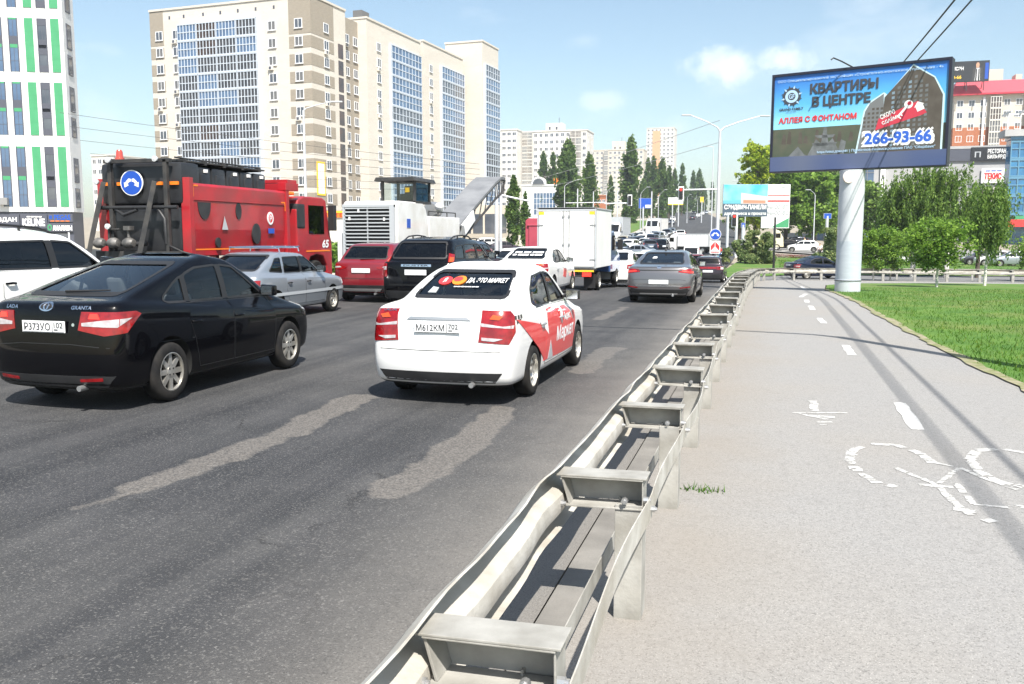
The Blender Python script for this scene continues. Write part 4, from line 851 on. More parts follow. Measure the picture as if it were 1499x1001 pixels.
def car_shell(P):
    g = P.get; F, B, W = P['F'], P['B'], P['W']; hf, zb, zr = P['hf'], P['zb'], P['zr']
    cy, cz = P['cowl']; ty, tz = P['top']; by, bz = P['rtop']; ry, rz = P['rbase']; rf = P['roof']; wr = P['wroof']
    t5, t6, t7 = g('tail', (.06,.09,.15)); zl = g('zlow', 0); bow = g('bow', .16); rbow = g('rbow', .09); tw = g('tw', .115)
    mid = lambda a, b, t: a+(b-a)*t
    rg = [((.22,)*3, F-.25, B+.3, W-.16), ((.19,)*3, F-.12, B+.14, W-.07), ((.27,)*3, F-.04, B+.05, W-.025), ((.45,)*3, F, B, W-.006),
          ((.60,.62,.62), F-.02, B+.015, W), ((hf-.08, zb-.13, zr-.17), F-.07, B+t5, W-.004), ((hf-.025, zb-.03, zr-.045), F-.13, B+t6, W-.022),
          ((hf+.01, zb+.005, zr), F-.26, B+t7, W-.07), ((cz, zb+.03, rz), cy, ry, W-tw),
          ((mid(cz,tz,.5)+.01, mid(zb+.03,rf-.06,.5), mid(rz,bz,.5)+.01), mid(cy,ty,.5)+.03, mid(ry,by,.5)-g('rbulge',.03), mid(W-tw,wr,.5)+.02),
          ((tz, rf-.065, bz), ty, by, wr), ((tz+.035, rf-.01, bz+.04), ty-.14, by+.12, wr-.09), ((rf-.005, rf, bz+.055), ty-.45, by+.4, wr*.5)]
    vs = []; nh = NS+10
    rings = []
    for i, (z, yf, yr, w) in enumerate(rg):
        z = [q+zl*(1 if i < 5 else .5 if i < 7 else 0) for q in z]
        up = i >= 8
        h = half_ring(yf, yr, w, z[0], z[1], z[2], (bow if i < 8 else .10), (rbow if i < 8 else .07), .10 if not up else .04, .09 if not up else .04, .95 if not up else .99, P.get('rw', .965) if not up else P.get('rwu', .97))
        rings.append(h)
    N = 2*nh-2; fs = []
    for h in rings:
        vs += h + [(-x, y, z) for (x, y, z) in h[-2:0:-1]]
    k = len(rings)
    for i in range(k-1):
        for j in range(N):
            a = i*N+j; b = i*N+(j+1) % N; fs.append((a, a+N, b+N, b))
    for base, flip in ((0, 0), ((k-1)*N, 1)):
        mir = lambda j: base+((N-j) % N)
        for j in range(nh-1):
            q = [base+j, base+j+1, mir(j+1), mir(j)]
            q = [x for n, x in enumerate(q) if x not in q[:n]]
            fs.append(tuple(q[::-1] if flip else q))
    me = bpy.data.meshes.new('shell'); me.from_pydata(vs, [], fs); me.update()
    bm = bmesh.new(); bm.from_mesh(me); bmesh.ops.recalc_face_normals(bm, faces=bm.faces[:])
    cl = bm.edges.layers.float.new('crease_edge')
    bm.verts.ensure_lookup_table()
    for e in bm.edges:                           # firmer edges: shoulder, bumper bottom
        i0, i1 = e.verts[0].index//N, e.verts[1].index//N
        if i0 == i1 and i0 in (2,): e[cl] = .5
        if i0 == i1 and i0 == 6: e[cl] = P.get('crease', .25)
        if i0 == i1 and i0 == 8: e[cl] = .35
        if i0 == i1 and i0 == 10: e[cl] = P.get('rcrease', .2)
    bm.to_mesh(me); bm.free()
    o = bpy.data.objects.new('shell', me); COL.objects.link(o)
    md = o.modifiers.new('s', 'SUBSURF'); md.levels = 2; md.render_levels = 2
    dg = bpy.context.evaluated_depsgraph_get(); dg.update()
    m2 = bpy.data.meshes.new_from_object(o.evaluated_get(dg)); bpy.data.objects.remove(o)
    return m2
def rpoly(pts, r=.05, n=3):
    out = []; k = len(pts)
    for i in range(k):
        p, a, b = Vector(pts[i]), Vector(pts[i-1]), Vector(pts[(i+1) % k])
        rr = min(r, (a-p).length*.45, (b-p).length*.45); q0 = p+(a-p).normalized()*rr; q1 = p+(b-p).normalized()*rr
        for j in range(n+1):
            t = j/n; out.append(tuple(q0*(1-t)**2+p*2*t*(1-t)+q1*t*t))
    return out
def area2(p): return sum(p[i-1][0]*p[i][1]-p[i][0]*p[i-1][1] for i in range(len(p)))/2
def conform(bvh, uv, a, off):
    d = Vector((-math.sin(a), math.cos(a), 0)); ux = Vector((math.cos(a), math.sin(a), 0)); out = []; nn = []
    for u, v in uv:
        o = ux*u-d*6+Vector((0,0,v)); h, n, i, t = bvh.ray_cast(o, d)
        if h is None or t > 6.6:
            h, n, i, t = bvh.find_nearest(o+d*5.2)
        if n.dot(d) > 0: n = -n
        out.append(h+n*off); nn.append(n)
    return out, nn
def patch(mb, bvh, poly, a, off=.003, step=.09, m=0, skirt=True):
    bm = bmesh.new(); f = bm.faces.new([bm.verts.new((u, v, 0)) for u, v in poly])
    for ax in (0, 1):
        lo = min(p[ax] for p in poly); hi = max(p[ax] for p in poly); k = max(1, int((hi-lo)/step))
        for i in range(1, k+1):
            c = lo+(hi-lo)*i/(k+1); co = [0,0,0]; no = [0,0,0]; co[ax] = c; no[ax] = 1
            bmesh.ops.bisect_plane(bm, geom=bm.verts[:]+bm.edges[:]+bm.faces[:], plane_co=co, plane_no=no)
    bm.verts.index_update(); uv = [(v.co.x, v.co.y) for v in bm.verts]
    p3, n3 = conform(bvh, uv, a, off); fs = [tuple(v.index for v in f.verts) for f in bm.faces]
    if area2(poly) < 0: fs = [f[::-1] for f in fs]
    k = len(p3)
    if skirt:
        bd = [e for e in bm.edges if len(e.link_faces) == 1]; idx = {}
        for e in bd:
            for v in e.verts:
                if v.index not in idx: idx[v.index] = len(p3); p3.append(p3[v.index]-n3[v.index]*(off+.004))
        for e in bd:
            a_, b_ = e.verts[0].index, e.verts[1].index; fs.append((a_, b_, idx[b_], idx[a_]))
    bm.free(); mb.add(p3, fs, m)
def strip(mb, bvh, pts, a, w, off=.004, m=0, closed=True, step=.12):
    k = len(pts)
    for i in range(k if closed else k-1):
        p, q = Vector(pts[i]), Vector(pts[(i+1) % k]); d = q-p
        if d.length < 1e-5: continue
        nrm = Vector((-d.y, d.x)).normalized()*w/2; e = d.normalized()*w*.3
        n = max(1, int(d.length/step)); uv = []
        for j in range(n+1):
            c = (p-e)+(d+e*2)*j/n; uv += [tuple(c+nrm), tuple(c-nrm)]
        p3, _ = conform(bvh, uv, a, off); mb.add(p3, [(2*j, 2*j+1, 2*j+3, 2*j+2) for j in range(n)], m)
def btext(mb, bvh, s, a, u0, u1, v0, v1, off=.006, m=0, bold=.02, skew=0):
    vs, fs = text2d(s, min(bold,.012)); b = max(0, bold-.012)*(v1-v0)*.8
    for k, (du, dv) in enumerate(((0,0),) if b == 0 else ((-b,-b),(b,b),(0,0))):
        p3, _ = conform(bvh, [(u0+(u1-u0)*x+skew*y+du, v0+(v1-v0)*y+dv) for x, y in vs], a, off+.0006*k); mb.add(p3, fs, m)
def inside(poly, u, v):
    s = 1 if area2(poly) > 0 else -1
    return all(s*((b[0]-a[0])*(v-a[1])-(b[1]-a[1])*(u-a[0])) > -1e-6 for a, b in zip(poly, poly[1:]+poly[:1]))
def cut(bm, poly, a):
    ca, sa = math.cos(a), math.sin(a); lo = [min(p[i] for p in poly)-.03 for i in (0,1)]; hi = [max(p[i] for p in poly)+.03 for i in (0,1)]
    d = Vector((-sa, ca, 0))
    def sel():
        r = []
        for f in bm.faces:
            if f.normal.dot(d) > -.05: continue
            us = [v.co.x*ca+v.co.y*sa for v in f.verts]; vs = [v.co.z for v in f.verts]
            if max(us) > lo[0] and min(us) < hi[0] and max(vs) > lo[1] and min(vs) < hi[1]: r.append(f)
        return r
    for p, q in zip(poly, poly[1:]+poly[:1]):
        du, dv = q[0]-p[0], q[1]-p[1]
        if abs(du)+abs(dv) < 1e-6: continue
        fs = sel(); es = {e for f in fs for e in f.edges}; vs = {v for f in fs for v in f.verts}
        bmesh.ops.bisect_plane(bm, geom=fs+list(es)+list(vs), plane_co=Vector((ca*p[0], sa*p[0], p[1])), plane_no=Vector((ca*-dv, sa*-dv, du)), dist=1e-4)
    kill = []
    for f in sel():
        c = f.calc_center_median()
        if inside(poly, c.x*ca+c.y*sa, c.z): kill.append(f)
    bmesh.ops.delete(bm, geom=kill, context='FACES')
def wheel_mesh(r, w, kind):
    t = MB(); pr = [(r*.66,-w/2),(r*.70,-w/2-.004),(r*.90,-w/2-.002),(r*.97,-w*.42),(r,-w*.30),(r,w*.30),(r*.97,w*.42),(r*.90,w/2+.002),(r*.70,w/2+.004),(r*.66,w/2)]
    t.lathe(pr, 28)
    q = MB(); rr = r*.68; z0 = w/2-.012
    q.lathe([(rr,z0+.006),(rr*.94,z0+.010),(rr*.90,z0-.012),(rr*.86,-w*.3),(0.01,-w*.3)], 28, None, 1)
    q.lathe([(rr*1.01,z0-.01),(rr*1.01,z0+.008),(rr*.92,z0+.012),(rr*.89,z0-.02)], 28)
    if kind == 'alloy':
        for k in range(8):
            a = 2*math.pi*k/8; Mx = Matrix.Rotation(a, 4, 'Z')
            q.prism([(.03,-.030),(rr*.93,-.024),(rr*.93,.024),(.03,.030)], z0-.05, z0-.008, 0, Mx)
        q.lathe([(.06,z0-.05),(.06,z0-.004),(.03,z0),(0.001,z0)], 16)
        for k in range(4):
            a = 2*math.pi*(k+.5)/4; q.lathe([(.009,z0-.006),(.009,z0+.004),(.001,z0+.004)], 8, Matrix.Translation((.042*math.cos(a), .042*math.sin(a), 0)), 1)
    elif kind == 'steel':
        q.lathe([(rr*.90,z0-.02),(rr*.80,z0-.045),(rr*.62,z0-.03),(rr*.42,z0-.018),(rr*.34,z0-.04),(rr*.2,z0-.04),(rr*.2,z0-.01),(.001,z0-.008)], 28)
        for k in range(10):
            a = 2*math.pi*k/10; q.lathe([(.016,z0-.04),(.016,z0-.030),(.001,z0-.030)], 8, Matrix.Translation((rr*.70*math.cos(a), rr*.70*math.sin(a), 0)), 1)
    else:                                         # five double spokes
        for k in range(10):
            a = 2*math.pi*(k//2)/5+(.16 if k % 2 else -.16); Mx = Matrix.Rotation(a, 4, 'Z')
            q.prism([(.03,-.02),(rr*.93,-.018),(rr*.93,.018),(.03,.02)], z0-.05, z0-.01, 0, Mx)
        q.lathe([(.07,z0-.05),(.065,z0-.006),(0.001,z0-.004)], 16)
    return t, q
def mirr(poly): return [(-u, v) for u, v in poly]
def make_car(P, name, label, paint_, detail=2, loc=(0,0,0), rotz=0, group=None, cat='car'):
    """detail 2 = near car with everything, 1 = farther car without rims and small fittings"""
    root = thing(name, label, cat, loc, rotz, group)
    pm = M[paint_] if isinstance(paint_, str) else paint_
    shell = car_shell(P)
    bm0 = bmesh.new(); bm0.from_mesh(shell); bvh = BVHTree.FromBMesh(bm0); bm0.free()
    fa, ra, wrad, W = P['fa'], P['ra'], P['wrad'], P['W']; F_ = P['F']
    # wheel arches
    so = bpy.data.objects.new('s', shell); COL.objects.link(so); cutters = []
    for y in (fa, ra):
        for s in (1, -1):
            c = MB(); Mx = Matrix.Translation((s*(W-.13), y, wrad+.02)) @ Matrix.Rotation(R(90), 4, 'Y')
            rr = wrad+P.get('arch', .045); pts = [(rr*math.cos(t*math.pi/16), rr*math.sin(t*math.pi/16)) for t in range(32)]
            c.prism(pts, -.14, .4, 0, Mx if s > 0 else Matrix.Translation((s*(W-.13), y, wrad+.02)) @ Matrix.Rotation(R(-90), 4, 'Y'))
            co = c.build('c', M['well']); cutters.append(co)
            bmc = bmesh.new(); bmc.from_mesh(co.data); bmesh.ops.recalc_face_normals(bmc, faces=bmc.faces[:]); bmc.to_mesh(co.data); bmc.free()
            md = so.modifiers.new('b', 'BOOLEAN'); md.object = co; md.operation = 'DIFFERENCE'; md.solver = 'EXACT'
    dg = bpy.context.evaluated_depsgraph_get(); dg.update(); me = bpy.data.meshes.new_from_object(so.evaluated_get(dg))
    bpy.data.objects.remove(so)
    for c in cutters: bpy.data.objects.remove(c)
    me.materials.clear(); me.materials.append(pm); me.materials.append(M['well'])
    bm = bmesh.new(); bm.from_mesh(me)
    for f in bm.faces:
        f.material_index = 0; f.smooth = True; c = f.calc_center_median()
        for y in (fa, ra):
            dd = math.hypot(c.y-y, c.z-wrad-.02)
            if dd < wrad+P.get('arch', .045)-.001 and abs(c.x) > W-.5 and (abs(f.normal.x) > .9 and abs(c.x) < W-.2 or dd < wrad+P.get('arch', .045)-.0001 and abs(f.normal.x) < .15): f.material_index = 1
        if c.z < .24 and f.normal.z < -.3: f.material_index = 1
    sw = [rpoly(p, .035) for p in P['side']]; rwin = rpoly(P['rear'], .06); fwin = rpoly(P['front'], .06)
    for p in sw: cut(bm, p, R(90)); cut(bm, mirr(p), R(-90))
    cut(bm, rwin, 0)
    if detail > 1: cut(bm, mirr(fwin), math.pi)
    bm.to_mesh(me); bm.free(); me.set_sharp_from_angle(angle=R(38))
    body = bpy.data.objects.new('body', me); COL.objects.link(body); body.parent = root
    gm = M[P.get('gl', 'glass')]; rgm = M[P.get('rgl', P.get('gl', 'glass'))]
    def pane(nm, poly, a, g, fw=.024):
        mb = MB(); patch(mb, bvh, poly, a, -.006, .12, 0, False); o = mb.build(nm, g, root, smooth=60)
        fb = MB(); strip(fb, bvh, poly, a, fw, .003); fb.build('window_frame', M['trim'], o)
        return o
    for i, p in enumerate(sw):
        sg = M[P['rsgl']] if i and 'rsgl' in P else gm
        pane('side_window', p, R(90), sg); pane('side_window', mirr(p), R(-90), sg)
    rw_o = pane('rear_window', rwin, 0, rgm, .035)
    if detail > 1: pane('windshield', mirr(fwin), math.pi, M['cglass'] if P.get('gl', 'glass') == 'glass' else gm, .035)
    else:
        mb = MB(); patch(mb, bvh, mirr(fwin), math.pi, .003, .15, 0, False); mb.build('windshield', M['dglass'], root, smooth=60)
    if detail > 1 or P.get('pillar'):
        for q in P.get('pillars', []):
            for s in (1, -1):
                mb = MB(); patch(mb, bvh, q if s > 0 else mirr(q), R(90)*s, .003, .12); mb.build('pillar_trim', M['trim'], root, smooth=50)
    # doors
    for p in P['doors']:
        for s in (1, -1):
            poly = p if s > 0 else mirr(p); mb = MB()
            if detail > 1: patch(mb, bvh, poly, R(90)*s, .0035, .08, 0)
            strip(mb, bvh, poly, R(90)*s, .007, .0045 if detail > 1 else .002, 1)
            d = mb.build('door', [pm, M['trim']], root, smooth=45)
            if detail > 1:
                hy = min(q[0] for q in p)+.11; hz = P.get('hz', P['zb']-.13); c3, n3 = conform(bvh, [((hy if s > 0 else -hy), hz)], R(90)*s, .02)
                hb = MB(); hb.tube([(c3[0].x-s*.018, hy-.07, hz), (c3[0].x+s*.012, hy-.05, hz), (c3[0].x+s*.016, hy, hz+.004), (c3[0].x+s*.012, hy+.05, hz), (c3[0].x-s*.018, hy+.07, hz)], [.012,.014,.014,.014,.012], 8)
                hb.build('handle', M[P['handle']] if 'handle' in P else pm, d, smooth=60)
    # lamps
    for nm, polys, ang in P['lamps']:
        piv = (P['B'] if abs(ang) < 90 else F_)*math.sin(R(ang))
        for s in (1, -1):
            mb = MB(); mats = []
            for poly, mm in polys:
                if M[mm] not in mats: mats.append(M[mm])
                q = [(u+piv, v) for u, v in poly]; q = q if s > 0 else mirr(q)
                patch(mb, bvh, q, R(ang)*s, .008+.0025*polys.index((poly, mm)), .06, mats.index(M[mm]))
            mb.build(nm, mats, root, smooth=50)
    # trims: (name, poly, angle, material, offset)
    for nm, poly, ang, mm, off in P.get('trims', []):
        mb = MB(); patch(mb, bvh, poly, R(ang), off, .1); mb.build(nm, M[mm], root, smooth=50)
    for nm, poly, mm, off in P.get('sidetrims', []):
        for s in (1, -1):
            mb = MB(); patch(mb, bvh, poly if s > 0 else mirr(poly), R(90)*s, off, .12); mb.build(nm, M[mm], root, smooth=50)
    for pts, ang, cl in P.get('seams', []):
        mb = MB(); strip(mb, bvh, pts, R(ang), .007, .003, 0, cl); mb.build('panel_seam', M['trim'], root)
    # plate
    if 'plate' in P:
        z0, txt = P['plate']; c3, n3 = conform(bvh, [(0, z0)], 0, .012); yy = c3[0].y-.012
        mb = MB(); mb.box(-.26,.26, yy-.004, yy+.006, z0-.056, z0+.056); po = mb.build('licence_plate', M['plate'], root, bevel=.002)
        if txt:
            Mx = frame((0, yy-.0062, z0), (1,0,0), (0,0,1)); tb = MB()
            put_text(tb, txt[0], Mx, -.235, .085, -.036, .036, 0, .012); put_text(tb, txt[1], Mx, .130, .238, -.012, .042, 0, .012)
            tb.box(-.252,.252, yy-.0058, yy-.0042, -.052+z0, -.048+z0); tb.box(.108,.113, yy-.0058, yy-.0042, -.05+z0, .05+z0); tb.box(.13,.175, yy-.0058, yy-.0042, -.034+z0, -.022+z0)
            tb.build('plate_number', M['ink'], po)
    # mirrors
    my, mz = P['mirror']
    for s in (1, -1):
        c3, _ = conform(bvh, [(my*s, mz)], R(90)*s, 0); x = abs(c3[0].x); mb = MB()
        vs = []; 
        for (dy, dx0, dx1, dz0, dz1) in ((-.055,.05,.225,-.03,.10),(0,.045,.235,-.04,.11),(.06,.06,.22,-.03,.095),(.10,.08,.18,0,.06)):
            vs += [(s*(x+dx0), my+dy, mz+dz0), (s*(x+dx1), my+dy, mz+dz0+.012), (s*(x+dx1), my+dy, mz+dz1-.012), (s*(x+dx0), my+dy, mz+dz1)]
        fs = [(0,1,2,3),(15,14,13,12)]+[(4*i+j, 4*i+4+j, 4*i+4+(j+1)%4, 4*i+(j+1)%4) for i in range(3) for j in range(4)]
        mb.add(vs, fs); mb.tube([(s*(x-.03), my, mz+.005), (s*(x+.08), my, mz+.02)], .022, 8)
        o = mb.build('mirror', M[P['mirmat']] if 'mirmat' in P else pm, root, smooth=50, bevel=.012)
        if detail > 1:
            g = MB(); g.box(s*(x+.06), s*(x+.212), my-.0585, my-.0565, mz-.02, mz+.09) if s > 0 else g.box(s*(x+.212), s*(x+.06), my-.0585, my-.0565, mz-.02, mz+.09)
            g.build('mirror_glass', M['chrome'], o)
    # wheels
    tmb, rmb = wheel_mesh(wrad, P.get('tw_w', .19), P.get('rim', 'steel')); t0 = r0 = None
    for y in (fa, ra):
        for s in (1, -1):
            lx = s*(W-P.get('track', .115)); ry_ = R(90)*s
            if t0 is None:
                t0 = tmb.build('wheel', M['rubber'], root, smooth=40); w_ = t0; r_ = None
                r0 = rmb.build('rim', [M[P.get('rimmat', 'alloy')], M['well']], t0, smooth=35)
            else:
                w_ = t0.copy(); COL.objects.link(w_); q = r0.copy(); COL.objects.link(q); q.parent = w_
            w_.location = (lx, y, wrad); w_.rotation_euler = (0, ry_, 0)
    # underside and cabin
    if detail > 1:
        mb = MB(); mb.box(-W+.3, W-.3, P['B']+.35, P['F']-.35, .17, .23); mb.tube([(.38, P['B']+.02, .24), (.38, P['B']+.6, .25)], .028, 10, 1); mb.build('underbody', [M['well'], M['steel']], root)
        ib = MB(); z = P['zb']; cyy = P['cowl'][0]
        ib.box(-W+.22, W-.22, P['rbase'][0]+.3, cyy-.1, .25, .30)
        ib.box(-W+.2, W-.2, cyy-.42, cyy-.12, .62, z-.03)
        ib.build('dashboard', M['interior'], root, bevel=.04)
        def seat(x, y, w, nm, hr, hh=.80, bh=.62):
            sb = MB(); sb.box(x-w/2, x+w/2, y, y+.5, .36, .52)
            Mx = Matrix.Translation((x, y+.02, .46)) @ Matrix.Rotation(R(14), 4, 'X'); sb.box(-w/2, w/2, -.09, .05, 0, bh, 0, Mx)
            for hx in hr: sb.box(hx-.11, hx+.11, -.05, .04, .60, hh, 0, Mx)
            sb.build(nm, M['seatcloth'], root, bevel=.04)
        fy = (P['top'][0]-.20)
        for x in (-.36, .36): seat(x, fy-.55, .48, 'seat', [0])
        seat(0, fy-1.24, 1.16, 'rear_seat', [-.36, .36], .66, .55)
        stw = MB(); c = Vector((-.36, fy+.28, z-.02)); pts = [c+Vector((.18*math.cos(t*math.pi/8), -.05*math.sin(t*math.pi/8), .17*math.sin(t*math.pi/8))) for t in range(17)]
        stw.tube(pts, .014, 6); stw.tube([c+Vector((-.17,0,0)), c+Vector((.17,0,0))], .016, 6); stw.build('steering_wheel', M['interior'], root)
        c3, _ = conform(bvh, [(0, P['rear'][0][1]+.03)], 0, -.05)
        lb = MB(); lb.box(-.10,.10, c3[0].y+.01, c3[0].y+.05, c3[0].z, c3[0].z+.025); lb.build('brake_lamp', M['tail'], root)
        mb = MB(); mb.box(-.12,.12, P['top'][0]-.02, P['top'][0]+.0, P['top'][1]-.11, P['top'][1]-.045); mb.build('inner_mirror', M['trim'], root, bevel=.008)
    if P.get('wiper'):
        u0, v0, u1, v1 = P['wiper']; c3, _ = conform(bvh, [(u0+(u1-u0)*t/4, v0+(v1-v0)*t/4) for t in range(5)], 0, .018)
        mb = MB(); mb.tube(c3, [.014,.012,.01,.009,.008], 6); mb.build('rear_wiper', M['trim'], root)
    if P.get('rails'):
        y0, y1, x = P['rails']
        for s in (1, -1):
            pts = []
            for t in range(7):
                y = y0+(y1-y0)*t/6; h = bvh.ray_cast(Vector((s*x, y, 3)), Vector((0,0,-1)))[0]
                pts.append(h+Vector((0,0,-.01 if t in (0, 6) else .055)))
            mb = MB(); mb.tube(pts, .016, 8)
            for t in (2, 4): mb.tube([pts[t], pts[t]-Vector((0,0,.06))], .016, 6)
            mb.build('roof_rail', M[P.get('railmat', 'trim')], root, smooth=50)
    root['_'] = 0; del root['_']
    return root, bvh

# Granta-like sedan / liftback and other shapes
def RP(*a): return list(a)
SEDAN = dict(F=2.05, B=-2.19, W=.85, hf=.80, zb=.92, zr=1.07, cowl=(1.05,.98), top=(.30,1.42), rtop=(-.78,1.40), rbase=(-1.52,1.09), roof=1.50, wroof=.60,
    tail=(.05,.09,.20), fa=1.238, ra=-1.238, wrad=.292, rim='steel', rimmat='alloy',
    side=[[(.72,.985),(.20,1.335),(-.03,1.365),(-.03,.99)], [(-.11,.99),(-.11,1.365),(-.62,1.33),(-.90,1.19),(-.98,1.03),(-.93,1.0)]],
    pillars=[[(-.03,.99),(-.03,1.37),(-.11,1.37),(-.11,.99)]],
    rear=[(-.56,1.125),(.56,1.125),(.475,1.395),(-.475,1.395)], front=[(-.60,1.02),(.60,1.02),(.50,1.40),(-.50,1.40)],
    doors=[[(.86,.30),(.90,.78),(.80,.955),(-.05,.965),(-.06,.30)], [(-.08,.30),(-.07,.965),(-1.0,.985),(-.96,.80),(-.83,.60),(-.74,.30)]],
    lamps=[('tail_light', [([(.44,.70),(.76,.675),(.84,.80),(.83,.97),(.79,1.02),(.49,1.03)], 'tail'), ([(.475,.865),(.81,.84),(.82,.875),(.70,.865),(.475,.90)], 'tailwhite'), ([(.475,.72),(.60,.708),(.70,.735),(.475,.752)], 'tailwhite'), ([(.56,.94),(.66,.93),(.70,.965),(.60,.985)], 'tailamber')], 22),
           ('headlight', [([(.40,.62),(.40,.76),(.85,.84),(.88,.74),(.70,.63)][::-1], 'head')], -150)],
    trims=[('lower_bumper', [(-.70,.37),(-.62,.26),(.62,.26),(.70,.37)], 0, 'plastic', .006), ('plate_garnish', [(-.36,.925),(.36,.925),(.32,.955),(-.32,.955)], 0, 'steel', .012)],
    plate=(.845, ('М612КМ','702')), mirror=(.70,1.0), mirmat='trim', handle='steel')
LIFT = dict(SEDAN, B=-2.13, rtop=(-.62,1.42), rbase=(-1.80,1.09), zr=1.06, tail=(.04,.06,.10), rbulge=-.02, rim='alloy', wrad=.305,
    side=[[(.74,.985),(.22,1.335),(-.03,1.365),(-.03,.99)], [(-.11,.99),(-.11,1.365),(-.52,1.345),(-.76,1.28),(-.78,1.0)], [(-.84,1.0),(-.82,1.265),(-.98,1.20),(-1.20,1.07),(-1.22,1.03),(-1.17,1.01)]],
    pillars=[[(-.03,.99),(-.03,1.37),(-.11,1.37),(-.11,.99)], [(-.76,1.0),(-.75,1.29),(-.83,1.265),(-.85,1.0)]],
    rear=[(-.56,1.12),(.56,1.12),(.475,1.40),(-.475,1.40)],
    doors=[[(.86,.30),(.90,.78),(.80,.955),(-.05,.965),(-.06,.30)], [(-.08,.30),(-.07,.965),(-.87,.985),(-.90,.80),(-.82,.60),(-.74,.30)]],
    lamps=[('tail_light', [([(.36,.80),(.62,.745),(.82,.77),(.93,.94),(.89,.97),(.40,.975)], 'tail'), ([(.40,.84),(.74,.825),(.86,.91),(.62,.895),(.40,.87)], 'tailwhite'), ([(.47,.91),(.58,.905),(.56,.955),(.49,.955)], 'brake')], 30), SEDAN['lamps'][1]],
    trims=[('lower_bumper', [(-.74,.36),(-.64,.25),(.64,.25),(.74,.36)], 0, 'plastic', .006), ('reflector', [(-.62,.315),(-.38,.305),(-.38,.33),(-.62,.345)], 0, 'tail', .012), ('reflector', [(.38,.305),(.62,.315),(.62,.345),(.38,.33)], 0, 'tail', .012), ('tailgate_recess', [(-.40,.74),(.40,.74),(.44,.93),(-.44,.93)], 0, 'black', .004)],
    plate=(.83, ('Р373УО','102')), wiper=(-.10,1.125,.40,1.14), handle='black', mirmat='black')
BOXY = dict(SEDAN, F=1.98, B=-2.02, W=.82, hf=.80, zb=.89, zr=.96, cowl=(.92,.95), top=(.28,1.34), rtop=(-1.02,1.35), rbase=(-1.80,1.0), roof=1.40, wroof=.60, tail=(.03,.06,.12), bow=.08, rbow=.05, crease=.6, rcrease=.6,
    fa=1.23, ra=-1.23, wrad=.285, rim='steel', gl='dglass',
    side=[[(.70,.965),(.24,1.28),(-.02,1.29),(-.02,.965)], [(-.09,.965),(-.09,1.29),(-.70,1.285),(-.76,.97)], [(-.84,.975),(-.80,1.275),(-1.0,1.26),(-1.32,1.01)]],
    pillars=[[(-.025,.965),(-.025,1.29),(-.085,1.29),(-.085,.965)]],
    rear=[(-.60,1.04),(.60,1.04),(.52,1.33),(-.52,1.33)], front=[(-.62,.99),(.62,.99),(.52,1.32),(-.52,1.32)],
    doors=[[(.82,.30),(.84,.90),(.74,.93),(-.05,.935),(-.05,.30)], [(-.07,.30),(-.07,.935),(-.80,.94),(-.84,.62),(-.74,.40),(-.72,.30)]],
    lamps=[('tail_light', [([(.42,.66),(.80,.66),(.80,.85),(.42,.85)], 'tail')], 12), ('headlight', [([(.40,.60),(.40,.74),(.78,.76),(.80,.62)][::-1], 'head')], -160)],
    trims=[('rear_bumper', [(-.80,.30),(.80,.30),(.80,.52),(-.80,.52)], 0, 'plastic', .012)], sidetrims=[('side_moulding', [(-1.98,.50),(1.9,.50),(1.9,.56),(-1.98,.56)], 'decalgrey', .012)],
    plate=(.74, None), mirror=(.62,.97), mirmat='trim', handle='trim')
SUV = dict(SEDAN, F=2.02, B=-2.18, W=.91, hf=1.0, zb=1.10, zr=1.12, cowl=(1.02,1.13), top=(.42,1.55), rtop=(-1.62,1.57), rbase=(-2.02,1.16), roof=1.66, wroof=.66, tail=(.03,.05,.10), zlow=.08, rbow=.08,
    fa=1.335, ra=-1.335, wrad=.345, rim='five', gl='dglass', track=.13, arch=.06,
    side=[[(.76,1.15),(.30,1.47),(-.03,1.49),(-.03,1.15)], [(-.12,1.15),(-.12,1.49),(-.86,1.48),(-.98,1.16)], [(-1.06,1.17),(-.96,1.475),(-1.40,1.45),(-1.62,1.30),(-1.62,1.20)]],
    pillars=[[(-.03,1.15),(-.03,1.495),(-.12,1.495),(-.12,1.15)]],
    rear=[(-.66,1.20),(.66,1.20),(.56,1.54),(-.56,1.54)], front=[(-.66,1.17),(.66,1.17),(.56,1.52),(-.56,1.52)],
    doors=[[(.86,.42),(.90,.95),(.80,1.12),(-.05,1.125),(-.06,.42)], [(-.08,.42),(-.07,1.125),(-.98,1.135),(-1.0,.85),(-.90,.65),(-.86,.42)]],
    lamps=[('tail_light', [([(.72,.80),(.86,.80),(.86,1.28),(.75,1.30)], 'tail'), ([(.74,.95),(.86,.95),(.86,1.02),(.74,1.02)], 'tailwhite'), ([(.76,1.12),(.85,1.12),(.85,1.22),(.77,1.22)], 'tailamber')], 15), ('headlight', [([(.50,.80),(.50,.94),(.88,.98),(.90,.82)][::-1], 'head')], -150)],
    trims=[('rear_bumper', [(-.82,.34),(.82,.34),(.84,.50),(-.84,.50)], 0, 'plastic', .01), ('tailgate_bar', [(-.36,1.02),(.36,1.02),(.36,1.07),(-.36,1.07)], 0, 'chrome', .014)],
    plate=(.90, None), mirror=(.74,1.17), rails=(-1.45,.15,.56), hz=1.0, handle='black', mirmat='black')
